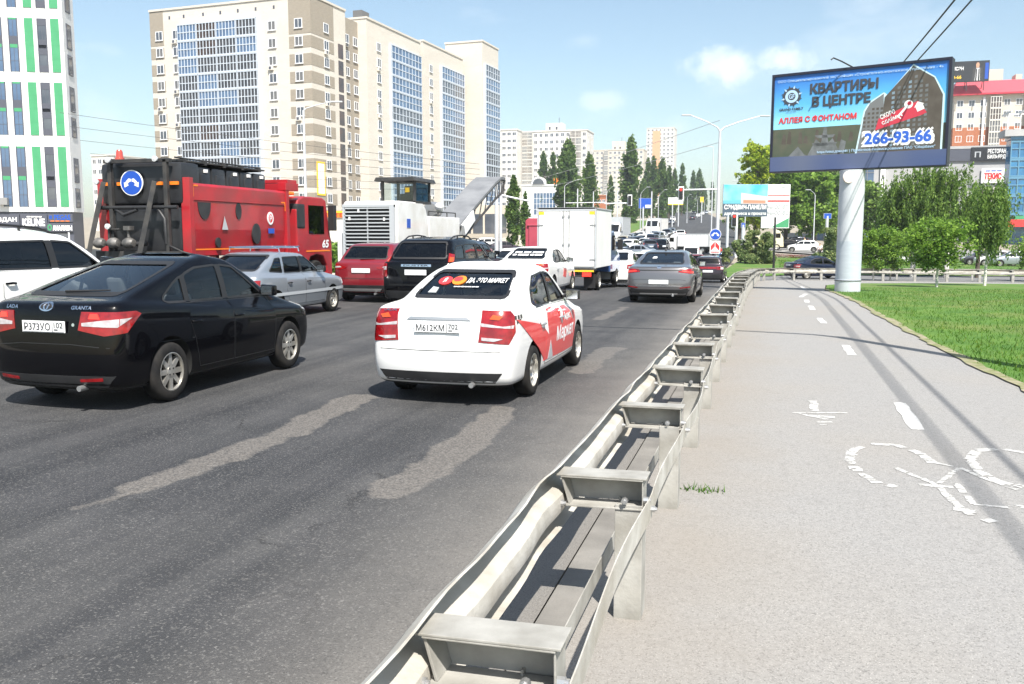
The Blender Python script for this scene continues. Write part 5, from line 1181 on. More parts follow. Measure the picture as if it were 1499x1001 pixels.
XR = dict(SUV, F=2.02, B=-2.13, W=.88, hf=.90, zb=1.02, zr=1.05, cowl=(1.05,1.06), top=(.40,1.45), rtop=(-1.50,1.49), rbase=(-1.93,1.10), roof=1.56, wroof=.63, zlow=.05, wrad=.335, rails=None, wiper=(-.1,1.12,.3,1.13),
    side=[[(.76,1.08),(.30,1.39),(-.03,1.41),(-.03,1.08)], [(-.12,1.08),(-.12,1.41),(-.84,1.40),(-.96,1.09)], [(-1.04,1.10),(-.94,1.395),(-1.30,1.37),(-1.52,1.22),(-1.52,1.14)]],
    pillars=[[(-.03,1.08),(-.03,1.415),(-.12,1.415),(-.12,1.08)]],
    rear=[(-.62,1.14),(.62,1.14),(.53,1.45),(-.53,1.45)], front=[(-.63,1.10),(.63,1.10),(.53,1.44),(-.53,1.44)],
    doors=[[(.86,.40),(.90,.90),(.80,1.045),(-.05,1.05),(-.06,.40)], [(-.08,.40),(-.07,1.05),(-.98,1.06),(-1.0,.85),(-.90,.65),(-.86,.40)]],
    lamps=[('tail_light', [([(.40,.92),(.44,.88),(.80,.84),(.90,.97),(.86,1.02),(.60,.98)], 'tail'), ([(.55,.92),(.76,.90),(.80,.94),(.60,.95)], 'tailwhite')], 25), SUV['lamps'][1]],
    trims=[('rear_bumper', [(-.82,.30),(.82,.30),(.86,.46),(-.86,.46)], 0, 'plastic', .01), ('skid_plate', [(-.50,.31),(.50,.31),(.56,.37),(-.56,.37)], 0, 'steel', .02)],
    plate=(.84, None), hz=.93, mirror=(.74,1.10), handle='trim', mirmat='trim')
FAST = dict(SEDAN, F=2.17, B=-2.40, W=.91, hf=.78, zb=.90, zr=1.0, cowl=(1.20,.95), top=(.42,1.34), rtop=(-.80,1.34), rbase=(-1.86,1.04), roof=1.42, wroof=.62, tail=(.04,.10,.10), fa=1.34, ra=-1.34, wrad=.325, rim='five', rimmat='darkmetal', crease=.6,
    side=[[(.86,.95),(.30,1.27),(-.03,1.29),(-.03,.96)], [(-.11,.96),(-.11,1.29),(-.60,1.27),(-1.15,1.06),(-1.15,1.0)]],
    pillars=[[(-.03,.96),(-.03,1.295),(-.11,1.295),(-.11,.96)]],
    rear=[(-.60,1.07),(.60,1.07),(.50,1.34),(-.50,1.34)], front=[(-.64,.99),(.64,.99),(.53,1.34),(-.53,1.34)],
    doors=[[(.92,.30),(.96,.78),(.86,.925),(-.05,.935),(-.06,.30)], [(-.08,.30),(-.07,.935),(-1.1,.955),(-1.06,.80),(-.93,.60),(-.84,.30)]],
    lamps=[('tail_light', [([(.50,.86),(.99,.80),(1.05,.94),(.95,.95),(.55,.93)], 'tail'), ([(.60,.875),(.96,.83),(.97,.86),(.62,.90)], 'brake')], 22), SEDAN['lamps'][1]],
    trims=[('lower_bumper', [(-.84,.45),(-.72,.24),(.72,.24),(.84,.45),(.60,.40),(-.60,.40)], 0, 'trim', .006), ('diffuser_lip', [(-.50,.27),(.50,.27),(.50,.295),(-.50,.295)], 0, 'steel', .012), ('reflector', [(-.82,.46),(-.56,.43),(-.56,.455),(-.82,.485)], 0, 'tail', .012), ('reflector', [(.56,.43),(.82,.46),(.82,.485),(.56,.455)], 0, 'tail', .012), ('bumper_lip', [(-.60,.47),(.60,.47),(.66,.52),(-.66,.52)], 0, 'chrome', .008),
           ('light_bar', [(-.62,.895),(.62,.895),(.62,.915),(-.62,.915)], 0, 'trim', .012)],
    plate=(.60, None), mirror=(.84,.96), mirmat='trim', handle='grey', gl='glass')
TAXI2 = dict(SEDAN, F=2.10, B=-2.20, zr=1.05, roof=1.46, rbase=(-1.62,1.08), wrad=.30, gl='dglass', plate=(.86, None), rim='five', fa=1.30, ra=-1.30)
LOGAN = dict(SEDAN, W=.87, zr=1.10, roof=1.52, B=-2.15, gl='dglass', plate=(.92, None), tail=(.04,.07,.16),
    lamps=[('tail_light', [([(.60,.78),(.92,.76),(.95,.98),(.62,.96)], 'tail'), ([(.66,.84),(.92,.83),(.92,.88),(.66,.88)], 'tailwhite')], 22), SEDAN['lamps'][1]])
WAGON = dict(BOXY, B=-2.16, rtop=(-1.85,1.36), rbase=(-2.02,1.02), zr=.98, roof=1.44, rwu=.99, rails=(-1.6,.1,.52), rear=[(-.58,1.06),(.58,1.06),(.50,1.33),(-.50,1.33)],
    side=BOXY['side'][:2]+[[(-.84,.975),(-.80,1.28),(-1.72,1.27),(-1.88,1.03)]], sidetrims=[('side_moulding', [(-2.0,.50),(1.9,.50),(1.9,.56),(-2.0,.56)], 'plastic', .012)],
    lamps=[('tail_light', [([(.44,.74),(.80,.74),(.80,.90),(.44,.90)], 'tail'), ([(.64,.76),(.80,.76),(.80,.88),(.64,.88)], 'tailwhite')], 12), BOXY['lamps'][1]],
    trims=BOXY['trims']+[('tailgate_panel', [(-.42,.78),(.42,.78),(.42,.89),(-.42,.89)], 0, 'tail', .01)], plate=(.66, None))
SEDAN['seams'] = [([(-.80,.60),(.80,.60)], 0, False)]
LIFT['seams'] = [([(-.84,.62),(-.30,.665),(.30,.665),(.84,.62)], 0, False), ([(-.62,1.10),(-.66,1.0)], 0, False), ([(.62,1.10),(.66,1.0)], 0, False)]
FAST['seams'] = [([(-.84,.62),(-.56,.66),(.56,.66),(.84,.62)], 0, False), ([(-.60,.98),(.60,.98)], 0, False)]
XR['seams'] = SUV['seams'] = [([(-.80,.62),(.80,.62)], 0, False), ([(-.70,1.12),(-.66,.64),(.66,.64),(.70,1.12)], 0, False)]
def on(o, x, y): o.location = (x, y, terr(x, y)); return o
# --- white taxi with red side decal
taxi, tb_ = make_car(SEDAN, 'taxi', 'white sedan taxi with big red side decals, in the lane beside the guardrail', 'white', 2, cat='taxi'); on(taxi, -3.36, 10.98)
mb = MB(); a = R(90)
patch(mb, tb_, [(-1.42,.80),(-1.05,.52),(-.80,.36),(-.60,.55),(-.72,.72)][::-1], a, .006, .06, 0)
patch(mb, tb_, [(-1.90,.93),(-1.05,.52),(-.70,.62),(-1.0,.80)][::-1], a, .0065, .06, 0)
patch(mb, tb_, [(-.80,.34),(.86,.32),(.90,.60),(.60,.90),(-.30,.94),(-.62,.94)][::-1], a, .0068, .06, 0)
patch(mb, tb_, [(.86,.36),(1.0,.66),(.98,.80),(.82,.86)][::-1], a, .006, .06, 0)
for q in ([(-.10,.93),(.10,.70),(.22,.93)], [(-1.0,.82),(-.62,.64),(-.72,.94)], [(-.62,.34),(-.52,.56),(-.36,.33)]): patch(mb, tb_, q, a, .0085, .06, 1 if q[0][0] > -.5 or q[0][1] > .5 else 2)
patch(mb, tb_, [(-.10,.90),(.0,.78),(.08,.90)], a, .010, .06, 0)
btext(mb, tb_, 'Яндекс', a, .22, .62, .72, .83, .0095, 1, .03); btext(mb, tb_, 'Маркет', a, -.22, .80, .47, .69, .0095, 1, .04, .03)
o = mb.build('side_decal', [M['decalred'], M['decalwhite'], M['decalgrey']], taxi); o['label'] = 'red and white star decal with lettering'
mb = MB()
for k in range(3): patch(mb, tb_, [(-1.93+.09*k,.93),(-1.88+.09*k,.93),(-1.88+.09*k,.97),(-1.93+.09*k,.97)], a, .006, .05)
for k in range(2): patch(mb, tb_, [(-1.885+.09*k,.885),(-1.84+.09*k,.885),(-1.84+.09*k,.925),(-1.885+.09*k,.925)], a, .006, .05)
mb.build('chequer_mark', M['darkmetal'], taxi)
mb = MB()
def ell(cx_, cz_, rx, rz, n=18, rot=0): return [(cx_+rx*math.cos(t*2*math.pi/n), cz_+rz*math.sin(t*2*math.pi/n)+rot*rx*math.cos(t*2*math.pi/n)) for t in range(n)]
patch(mb, tb_, ell(-.30,1.29,.085,.042), 0, .004, .05, 0); patch(mb, tb_, ell(-.13,1.295,.085,.045), 0, .004, .05, 3); patch(mb, tb_, ell(-.15,1.305,.055,.025), 0, .006, .05, 0)
btext(mb, tb_, 'ДА, ЭТО МАРКЕТ', 0, -.02, .46, 1.262, 1.318, .006, 1, .02); btext(mb, tb_, '— — — — — — —', 0, -.14, .16, 1.222, 1.230, .006, 1, .04)
btext(mb, tb_, 'Я', 0, -.32, -.285, 1.268, 1.312, .008, 1, .04); patch(mb, tb_, [(-.42,1.165),(-.32,1.165),(-.32,1.215),(-.40,1.225)], 0, .004, .05, 2)
mb.build('window_sticker', [M['decalred'], M['decalwhite'], M['decalgrey'], M['decalorange']], taxi)
mb = MB(); btext(mb, tb_, 'LADA', 0, -.66, -.50, 1.005, 1.03, .006, 0, .03); mb.build('badge', M['chrome'], taxi)
# --- black liftback
blk, bb_ = make_car(LIFT, 'car', 'glossy black liftback with eight spoke alloy wheels at the left front', 'black', 2); on(blk, -6.98, 9.36); blk.scale.z = 1.05
mb = MB(); patch(mb, bb_, ell(0,1.015,.085,.042), 0, .008, .04, 0); patch(mb, bb_, ell(0,1.015,.068,.029), 0, .010, .04, 1); patch(mb, bb_, ell(0,1.015,.032,.030), 0, .012, .04, 0); patch(mb, bb_, ell(.0,1.015,.012,.022), 0, .014, .03, 1)
btext(mb, bb_, 'GRANTA', 0, .30, .52, .995, 1.025, .008, 0, .04); btext(mb, bb_, 'LADA', 0, -.52, -.36, .995, 1.025, .008, 0, .04); patch(mb, bb_, ell(.33,.85,.016,.016), 0, .008, .03, 0)
mb.build('badge', [M['chrome'], M['trim']], blk)
# --- other near cars
silver, sb_ = make_car(BOXY, 'car', 'silver boxy hatchback with a roof rack and tinted windows beside the black liftback', 'silver', 2); on(silver, -10.42, 17.35)
mb = MB()
for y in (-.75, .05): mb.tube([(-.60,y,1.40),(-.58,y,1.48),(.58,y,1.48),(.60,y,1.40)], .014, 8)
for y in (-.9, .25):
    mb.tube([(-.5,y,1.50),(.5,y,1.50)], .012, 8)
for x in (-.5, -.17, .17, .5): mb.tube([(x,-.9,1.50),(x,.25,1.50)], .010, 8)
mb.build('roof_rack', M['chrome'], silver)
redc, _ = make_car(XR, 'car', 'dark red crossover with slim tail lights left of the black off-roader', 'red', 2); on(redc, -10.12, 23.2)
dust, db_ = make_car(SUV, 'car', 'black square off-roader with rear chrome bar, directly left ahead of the white taxi', 'black', 2); on(dust, -7.6, 20.8); dust.scale.z = 1.05
mb = MB(); btext(mb, db_, 'DUSTER', 0, -.30, .30, 1.03, 1.06, .018, 0, .04); mb.build('badge', M['ink'], dust)
suv2, _ = make_car(dict(SUV, wroof=.64), 'car', 'dark blue off-roader with roof rails ahead of the black off-roader', 'navy', 1); on(suv2, -9.55, 27.6)
wsuv, _ = make_car(dict(SUV, F=2.3, B=-2.3, rtop=(-1.85,1.58), rbase=(-2.15,1.18), side=SUV['side'][:2]+[[(-1.06,1.17),(-.98,1.475),(-1.75,1.45),(-1.90,1.25),(-1.85,1.20)]], rails=(-1.6,.2,.58)), 'car', 'white off-roader with black roof rails and dark windows at the left edge', 'white', 2); on(wsuv, -10.5, 10.35); wsuv.scale = (1.1,1.1,1.12)
taxi2, tb2 = make_car(TAXI2, 'taxi', 'white sedan taxi with a small red arrow decal behind the box truck', 'white', 2, cat='taxi'); on(taxi2, -6.86, 26.85)
mb = MB(); patch(mb, tb2, [(.36,.93),(.70,1.0),(.52,.90)], 0, .01, .06); patch(mb, tb2, [(-.2,.55),(.2,.5),(.3,.75),(-.1,.8)], a, .006, .08); btext(mb, tb2, '—  ———  — ——', 0, -.45, .45, 1.20, 1.24, .006, 1, .05); btext(mb, tb2, '——  ——  ———', 0, -.42, .45, 1.27, 1.31, .006, 1, .05); mb.build('side_decal', [M['decalred'], M['decalwhite']], taxi2)
el, eb = make_car(FAST, 'car', 'metallic grey fastback sedan with lit tail lights beside the guardrail', 'grey', 2); on(el, -2.78, 26.25)
mb = MB(); mb.prism([(-.03,0),(.03,0),(.012,.09),(-.012,.09)], -.012, .012, 0, Matrix.Translation((0,-.75,1.39)) @ Matrix.Rotation(R(70),4,'X')); mb.build('roof_fin', M['trim'], el, bevel=.006)
mb = MB(); patch(mb, eb, ell(0,.975,.06,.028), 0, .010, .04, 0); patch(mb, eb, [(-.30,1.20),(-.18,1.20),(-.18,1.24),(-.28,1.24)], 0, .004, .05, 1); mb.build('badge', [M['chrome'], M['decalwhite']], el)
logan, _ = make_car(LOGAN, 'car', 'white sedan with small square tail lights just right of the box truck', 'white', 1); on(logan, -5.95, 37.1)
wag, _ = make_car(WAGON, 'car', 'dark plum estate car with a red tailgate panel and roof rails near the rail bend', 'plum', 1); on(wag, -2.98, 49.6)
dsed, _ = make_car(dict(LOGAN, side=SEDAN['side']), 'car', 'dark blue sedan on the side road behind the curved guardrail', 'navy', 1); p = (xy(1199, 61.5), 61.5); on(dsed, *p); dsed.rotation_euler.z = R(-62)
wside, _ = make_car(XR, 'car', 'white crossover seen from the side beyond the flower bed', 'white', 1); on(wside, xy(1176, 122), 122); wside.rotation_euler.z = R(88)
whatch, _ = make_car(dict(XR, zlow=.02), 'car', 'white hatchback with a dark rear window and red lamps ahead of the white sedan', 'white', 1); on(whatch, -6.2, 45.5)
# ------------------------------------------------------------------ trucks and machines
def add_wheels(root, spots, r, w, kind='steel', dual=False, rimm='alloy'):
    t, q = wheel_mesh(r, w, kind); t0 = r0 = None
    for x, y in spots:
        s = 1 if x > 0 else -1
        if t0 is None: t0 = t.build('wheel', M['rubber'], root, smooth=40); r0 = q.build('rim', [M[rimm], M['well']], t0, smooth=35); o = t0
        else: o = t0.copy(); COL.objects.link(o); c = r0.copy(); COL.objects.link(c); c.parent = o
        o.location = (x, y, r); o.rotation_euler = (0, R(90)*s, 0)
    return t0
def bypass_sign(root, c, rad, fwd=(0,-1,0), kind='arrows'):
    """round blue plate with two white arrows passing an obstacle"""
    Fm = frame(c, Vector((0,0,1)).cross(Vector(fwd))*1.0, (0,0,1)); mb = MB()
    mb.prism([(rad*math.cos(t*math.pi/16), rad*math.sin(t*math.pi/16)) for t in range(32)], -.02, 0, 1, Fm)
    mb.prism([(rad*.92*math.cos(t*math.pi/16), rad*.92*math.sin(t*math.pi/16)) for t in range(32)], 0, .006, 0, Fm)
    for s in (-1, 1):
        pts = [(s*rad*.04,rad*.30),(s*rad*.22,rad*.34),(s*rad*.44,rad*.16),(s*rad*.56,rad*.0),(s*rad*.66,rad*.06),(s*rad*.62,-rad*.36),(s*rad*.22,-rad*.18),(s*rad*.34,-rad*.12),(s*rad*.26,rad*.02),(s*rad*.10,rad*.10),(s*rad*.04,rad*.08)]
        if s < 0: pts = pts[::-1]
        mb.add([Fm @ Vector((a, b, .010)) for a, b in pts], [tuple(range(len(pts)))], 1)
    return mb.build('round_sign', [M['blue'], M['lit']], root)
# --- red tipper with black water tanks
T = thing('dump_truck', 'red tipper truck with black ladybird spots and black water tanks on its rear', 'truck', (-14.15, 17.9, terr(-14, 20))); T.scale.z = .955
mb = MB()
for s in (-1, 1):
    x = 1.24*s; xi = 1.10*s
    prof = [(xi,1.50),(xi-.16*s,1.30),(x-.10*s,1.30),(x-.10*s,1.42),(x-.04*s,1.95),(x-.02*s,2.66),(x,2.66),(x,3.02),(x-.04*s,3.08),(x-.16*s,3.08),(x-.16*s,2.7)]
    mb.prism(prof, .14, 4.32, 0, Matrix(((1,0,0,0),(0,0,1,0),(0,1,0,0),(0,0,0,1))))
    for y in (0, 4.32): mb.box(min(x-.20*s,x+.03*s),max(x-.20*s,x+.03*s),y,y+.16,1.05,3.14 if y else 3.20)
mb.box(-1.05,1.05,4.32,4.44,1.3,3.30); mb.box(-1.25,1.25,4.44,4.95,3.32,3.42); mb.box(1.02,1.28,4.30,4.98,3.10,3.32); mb.box(-1.28,-1.02,4.30,4.98,3.10,3.32); mb.box(-1.0,1.0,.1,4.4,1.28,1.40)
mb.build('tipper_body', M['truckred'], T, bevel=.02)
mb = MB(); mb.tube([(-1.2,4.7,3.24),(1.2,4.7,3.24)], .13, 12); mb.build('tarpaulin_roll', M['decalgrey'], T, smooth=50)
mb = MB()
for s in (-1, 1): mb.box(*sorted((1.205*s,1.222*s)), .2, 4.3, 1.44, 1.475); mb.box(*sorted((1.24*s,1.247*s)), .17,.37,3.0,3.04); mb.box(*sorted((1.24*s,1.247*s)), .17,.20,2.75,3.04); mb.box(*sorted((1.24*s,1.247*s)), 4.1,4.3,2.72,2.76); mb.box(*sorted((1.24*s,1.247*s)), 4.27,4.3,2.5,2.72)
mb.build('reflective_stripe', M['orange'], T)
mb = MB(); Sx = Matrix(((0,0,1,1.222),(1,0,0,0),(0,1,0,0),(0,0,0,1)))
for cy_, cz_, ry_, rz_, half in ((.62,2.62,.26,.42,1),(2.05,2.45,.13,.22,0),(2.85,1.85,.20,.28,0),(1.15,1.62,.10,.13,0)):
    mb = MB()
    if half: pts = [(cy_+ry_*math.cos(t*math.pi/12), cz_-rz_*math.sin(t*math.pi/12)) for t in range(13)][::-1]
    else: pts = [(cy_+ry_*math.cos(t*math.pi/12), cz_+rz_*math.sin(t*math.pi/12)) for t in range(24)]
    mb.prism(pts, -.04, .004, 0, Sx); mb.build('painted_spot', M['plastic'], T)
mb = MB(); mb.prism([(3.55+.15*math.cos(t*math.pi/10), 2.28+.18*math.sin(t*math.pi/10)) for t in range(20)], -.03, .004, 0, Sx); mb.prism([(3.55+.10*math.cos(t*math.pi/10), 2.28+.12*math.sin(t*math.pi/10)) for t in range(20)], .004, .006, 1, Sx); put_text(mb, 'Р', Sx, 3.50,3.60,2.20,2.36,0,.05,z=.009)
mb.build('door_emblem', [M['lit'], M['decalred']], T); mb = MB(); mb.add([Sx @ Vector(p) for p in ((1.30,1.95,.006),(1.56,1.95,.006),(1.42,2.30,.006))], [(0,1,2)]); mb.build('triangle_patch', M['decalgrey'], T); mb = MB(); mb.box(3.42,3.72,1.86,2.0,0,.005,0,Sx); mb.build('blue_sticker', M['blue'], T)
# tanks
mb = MB()
mb.box(-1.02,1.02,.02,.62,1.35,2.50); mb.build('tank', M['tank'], T, bevel=.09, smooth=40)
mb = MB(); mb.box(-1.12,1.12,-.05,.66,2.56,3.58); mb.build('tank', M['tank'], T, bevel=.12, smooth=40)
for k in range(5):
    y = .72+.62*k; mb = MB(); mb.box(-.98,.98,y,y+.58,2.2,3.52); mb.box(-1.04,1.04,y+.10,y+.48,2.2,3.36); mb.build('tank', M['tank'], T, bevel=.09, smooth=40)
mb = MB()
for k in (0,2,3,4): y = .98+.62*k; mb.box(.985,1.046,y,y+.09,3.38,3.46)
mb.build('tank_label', M['lit'], T)
mb = MB(); mb.box(-1.0,1.0,.1,3.7,3.60,3.64)
for k in range(5): mb.box(-1.02,1.02,.2+.8*k,.28+.8*k,3.56,3.66)
mb.tube([(.92,0,3.68),(.92,3.6,3.68)], .022, 6); mb.tube([(-.92,0,3.68),(-.92,3.6,3.68)], .022, 6); mb.build('tank_deck', M['darkmetal'], T)
# rear frame
mb = MB()
for x in (-.70, .82): mb.box(x-.05,x+.05,-.26,-.16,1.0,3.62)
for x in (-.98, .42): mb.tube([(x-.22,-.62,.95),(x+.10,-.24,3.1)], .075, 4)
mb.box(-1.15,1.15,-.30,-.18,1.02,1.42); mb.box(-.85,.95,-.26,-.14,3.55,3.64); mb.box(-1.05,-.95,-.5,-.1,.75,1.05); mb.box(.35,.6,-.6,-.1,.75,1.3)
mb.box(-1.15,1.15,-.35,.0,.62,.80); mb.tube([(-.75,-.30,1.42),(-.75,-.30,1.95),(-.45,-.30,1.95)], .03, 8)
mb.build('rear_frame', M['darkmetal'], T, bevel=.012)
mb = MB(); mb.tube([(-1.1,-.22,2.48),(1.1,-.22,2.48)], .05, 10); mb.tube([(-.6,-.2,2.44),(-.35,-.25,2.30),(.0,-.22,2.42)], .045, 8); mb.tube([(.55,-.2,2.45),(.8,-.3,2.2),(.78,-.25,1.6)], .04, 8); mb.tube([(-1.0,-.3,1.6),(.3,-.3,1.6)], .055, 10); mb.tube([(.9,-.3,1.55),(1.1,-.1,1.4),(1.9,.3,1.15)], .03, 8); mb.build('pipe', M['plastic'], T, smooth=60)
for x in (-.95,-.55,-.12): mb = MB(); mb.lathe([(.0,-.14),(.09,-.13),(.13,-.05),(.13,.05),(.09,.13),(0,.14)], 14, Matrix.Translation((x,-.40,1.62)) @ Matrix.Rotation(R(90),4,'Y')); mb.build('pump', bpy.data.materials.get('pump_cast') or mat('pump_cast', (.09,.088,.085), .5, .3, col2=(.20,.19,.18), scale=7), T, smooth=40)
mb = MB(); mb.tube([(-.12,-.4,1.75),(-.12,-.4,1.95)], .035, 8); mb.box(-.2,-.03,-.48,-.32,1.93,2.03); mb.build('valve', bpy.data.materials['pump_cast'], T, smooth=40)
mb = MB(); mb.lathe([(.11,0),(.11,.06),(.085,.07),(.075,.20),(.05,.25),(0,.26)], 16, Matrix.Translation((-.55,-.05,3.64))); mb.build('beacon', mat('beacon_red', (.45,.06,.04), .2, 0, 1), T, smooth=50)
for x, z in ((-.62,3.62),(.66,3.62),(-.98,3.1),(-.72,2.02),(.62,1.30)):
    mb = MB(); mb.lathe([(0,-.06),(.05,-.05),(.075,0),(.07,.03),(0,.045)], 12, Matrix.Translation((x,-.36,z)) @ Matrix.Rotation(R(90),4,'X')); mb.build('work_lamp', M['head'], T, smooth=50)
bypass_sign(T, (-.18,-.14,3.08), .31)
mb = MB(); mb.box(-1.05,-.75,-.11,-.06,3.02,3.10); mb.box(-.62,-.40,-.11,-.06,3.02,3.10); mb.box(.45,.62,-.11,-.06,3.02,3.10); mb.box(.72,1.05,-.11,-.06,3.02,3.10); mb.build('reflector', M['orange'], T)
# chassis and cab
mb = MB(); mb.box(-.45,.45,-.1,6.9,.72,1.02); mb.box(.62,1.2,3.0,4.1,.55,1.15); mb.box(-1.2,-.62,2.8,4.2,.5,1.1); mb.build('chassis', M['darkmetal'], T, bevel=.03)
mb = MB()
prof = [(4.95,.95),(4.95,2.55),(5.05,2.86),(5.4,2.98),(6.5,2.98),(6.72,2.90),(6.98,1.75),(7.05,1.60),(7.05,.55),(6.75,.45),(6.7,.85),(6.5,1.15),(6.1,1.22),(5.7,1.15),(5.5,.85),(5.5,.60),(5.2,.60)]
mb.prism(prof, -1.22, 1.22, 0, Matrix(((0,0,1,0),(1,0,0,0),(0,1,0,0),(0,0,0,1)))); mb.build('cab', M['truckred'], T, bevel=.045)
for s in (-1, 1):
    mb = MB(); mb.box(*sorted((1.222*s,1.232*s)), 5.62,6.55,1.85,2.72); mb.build('side_window', M['dglass'], T)
    mb = MB(); mb.box(*sorted((1.26*s,1.46*s)), 6.75,6.93,1.95,2.75); mb.tube([(1.2*s,6.7,2.7),(1.36*s,6.85,2.72)], .025, 6); mb.build('mirror', M['trim'], T, bevel=.03)
    mb = MB(); mb.box(*sorted((1.222*s,1.229*s)), 5.45,6.9,1.30,1.345); mb.build('reflective_stripe', M['orange'], T)
    mb = MB(); mb.box(*sorted((.95*s,1.24*s)), 4.96,5.42,2.0,2.75); mb.build('air_intake', M['plastic'], T, bevel=.06)
mb = MB(); mb.box(-1.05,1.05,6.8,6.95,1.9,2.7, M=None); mb.build('windshield', M['dglass'], T)
mb = MB(); put_text(mb, '65', Matrix(((0,0,1,1.232),(1,0,0,0),(0,1,0,0),(0,0,0,1))), 6.40,6.78,1.42,1.66, 0, .05, .05); mb.build('cab_number', M['lit'], T)
mb = MB(); mb.box(-.8,.8,5.3,5.6,3.02,3.12); mb.build('beacon_bar', M['orange'], T, bevel=.03)
add_wheels(T, [(s*1.0, y) for y in (.9, 2.25, 6.1) for s in (1,-1)], .52, .42, 'steel', rimm='darkmetal')
# --- white cold milling machine
mm = thing('milling_machine', 'white road milling machine with a slatted rear grille, cab roof and raised grey conveyor', 'road machine', (-14.7, 31.5, terr(-14.7, 33)))
mb = MB(); mb.prism([(0,.9),(0,3.05),(.25,3.22),(2.6,3.22),(3.0,2.9),(3.2,2.4),(3.3,1.6),(7.4,1.6),(7.6,1.0),(7.0,.7),(.4,.7)], -1.15, 1.15, 0, Matrix(((0,0,1,0),(1,0,0,0),(0,1,0,0),(0,0,0,1))))
mb.box(-1.45,-1.15,.1,1.2,.7,2.0); mb.box(.95,1.12,3.4,7.2,1.6,2.7); mb.build('body', mat('machine_white', (.74,.73,.71), .5, 0, .3, (.62,.60,.56), 1.5), mm, bevel=.05)
mb = MB(); mb.box(-1.02,.92,-.05,0,.95,3.0,1)
for k in range(15): z = .98+k*.138; mb.box(-1.0,.90,-.14,-.04,z,z+.046,0)
mb.box(-1.08,-.98,-.14,0,.92,3.06,0); mb.box(.88,1.06,-.16,0,.92,3.06,0); mb.box(-1.08,1.06,-.15,0,2.98,3.08,0); mb.box(-.06,-.03,-.135,-.04,.95,3.0,0); mb.build('grille', [M['decalgrey'], M['well']], mm)
mb = MB()
for x, z in ((-.40,2.84),(-.78,2.55),(.66,2.52)): mb.box(x-.03,x+.03,-.17,-.13,z-.06,z+.06)
mb.build('work_lamp', M['lit'], mm)
mb = MB(); mb.box(-.98,-.82,-.155,-.13,1.05,1.10); mb.box(.66,.88,-.155,-.13,1.05,1.10); mb.box(-.9,-.84,-.16,-.13,1.24,1.32); mb.box(.58,.64,-.16,-.13,1.24,1.32); mb.build('rear_lamp', M['tail'], mm)
mb = MB(); mb.box(1.155,1.165,.9,1.25,2.2,2.55); mb.build('side_emblem', M['blue'], mm)
mb = MB(); mb.box(1.152,1.17,.1,7.0,1.05,1.16); mb.build('orange_stripe', M['orange'], mm)
mb = MB()                                          # cab: posts, panes, roof
for x in (-.30,1.08):
    for y in (1.9,3.5): mb.box(x-.05,x+.05,y-.05,y+.05,3.2,4.05)
mb.box(-.38,1.15,1.85,3.55,3.18,3.27); mb.build('cab_frame', M['darkmetal'], mm)
mb = MB(); mb.box(-.25,1.03,1.87,1.90,3.30,3.98); mb.box(1.07,1.09,1.98,3.45,3.27,4.0); mb.build('cab_window', M['cglass'], mm)
mb = MB(); mb.prism([(-.50,0),(-.42,.15),(1.20,.15),(1.28,0)], 1.5, 3.8, 0, Matrix(((1,0,0,0),(0,0,1,0),(0,1,0,4.05),(0,0,0,1)))); mb.build('cab_roof', M['darkmetal'], mm, bevel=.02)
mb = MB(); mb.box(.1,.6,2.7,3.2,3.27,3.6); mb.box(.1,.6,3.15,3.28,3.55,3.95); mb.build('seat', M['seatcloth'], mm, bevel=.05)
mb = MB(); mb.box(.70,.88,1.855,1.868,3.62,3.80); mb.build('warning_sticker', M['yellow'], mm)
mb = MB()                                          # railings and ladder
for y in (3.5,4.6,5.7,6.8): mb.tube([(1.05,y,1.6),(1.05,y,2.9)], .025, 6)
mb.tube([(1.05,3.5,2.9),(1.05,6.8,2.9)], .025, 6); mb.tube([(1.05,3.5,2.3),(1.05,6.8,2.3)], .02, 6)
for k in range(5): mb.tube([(1.2,4.0,.8+.25*k),(1.2,4.6,.8+.25*k)], .02, 6)
mb.build('railing', M['darkmetal'], mm)
mb = MB(); mb.lathe([(.0,-.45),(.30,-.42),(.36,-.2),(.36,.2),(.30,.42),(0,.45)], 16, Matrix.Translation((.6,5.2,3.0)) @ Matrix.Rotation(R(90),4,'X')); mb.build('water_tank', M['steel'], mm, smooth=50)
mb = MB(); pa = [(5.9,1.6),(7.4,2.2),(10.2,3.45),(12.6,4.5),(13.5,4.82),(14.1,4.80)]
for i in range(len(pa)-1):
    (y0,z0),(y1,z1) = pa[i], pa[i+1]; xo0, xo1 = .25+.045*(y0-6), .25+.045*(y1-6)
    mb.add([(xo0-.75,y0,z0),(xo0+.65,y0,z0),(xo1+.65,y1,z1),(xo1-.75,y1,z1),(xo0-.75,y0,z0+.12),(xo0+.65,y0,z0+.12),(xo1+.65,y1,z1+.12),(xo1-.75,y1,z1+.12)], [(0,3,2,1),(4,5,6,7),(0,1,5,4),(1,2,6,5),(2,3,7,6),(3,0,4,7)])
mb.build('conveyor_cover', mat('conveyor_grey', (.22,.225,.235), .6, .1, col2=(.15,.155,.165), scale=1.2), mm)
mb = MB()
for s in (-.70, .62):
    lo = [(xo, y, z-.75) for xo, y, z in ((.25+.045*(y-6)+s, y, z) for y, z in pa)]; hi = [(x, y, z+.72) for x, y, z in lo]
    mb.tube([hi[0]]+hi[1:], .05, 6); mb.tube(lo[:-1]+[hi[-1]], .06, 6)
    for i in range(len(pa)-1):
        for t in (0,.33,.66):
            p0 = Vector(lo[i]).lerp(Vector(lo[i+1]), t); p1 = Vector(hi[i]).lerp(Vector(hi[i+1]), min(1,t+.17)); mb.tube([p0,p1], .03, 5)
mb.build('conveyor_truss', M['darkmetal'], mm)
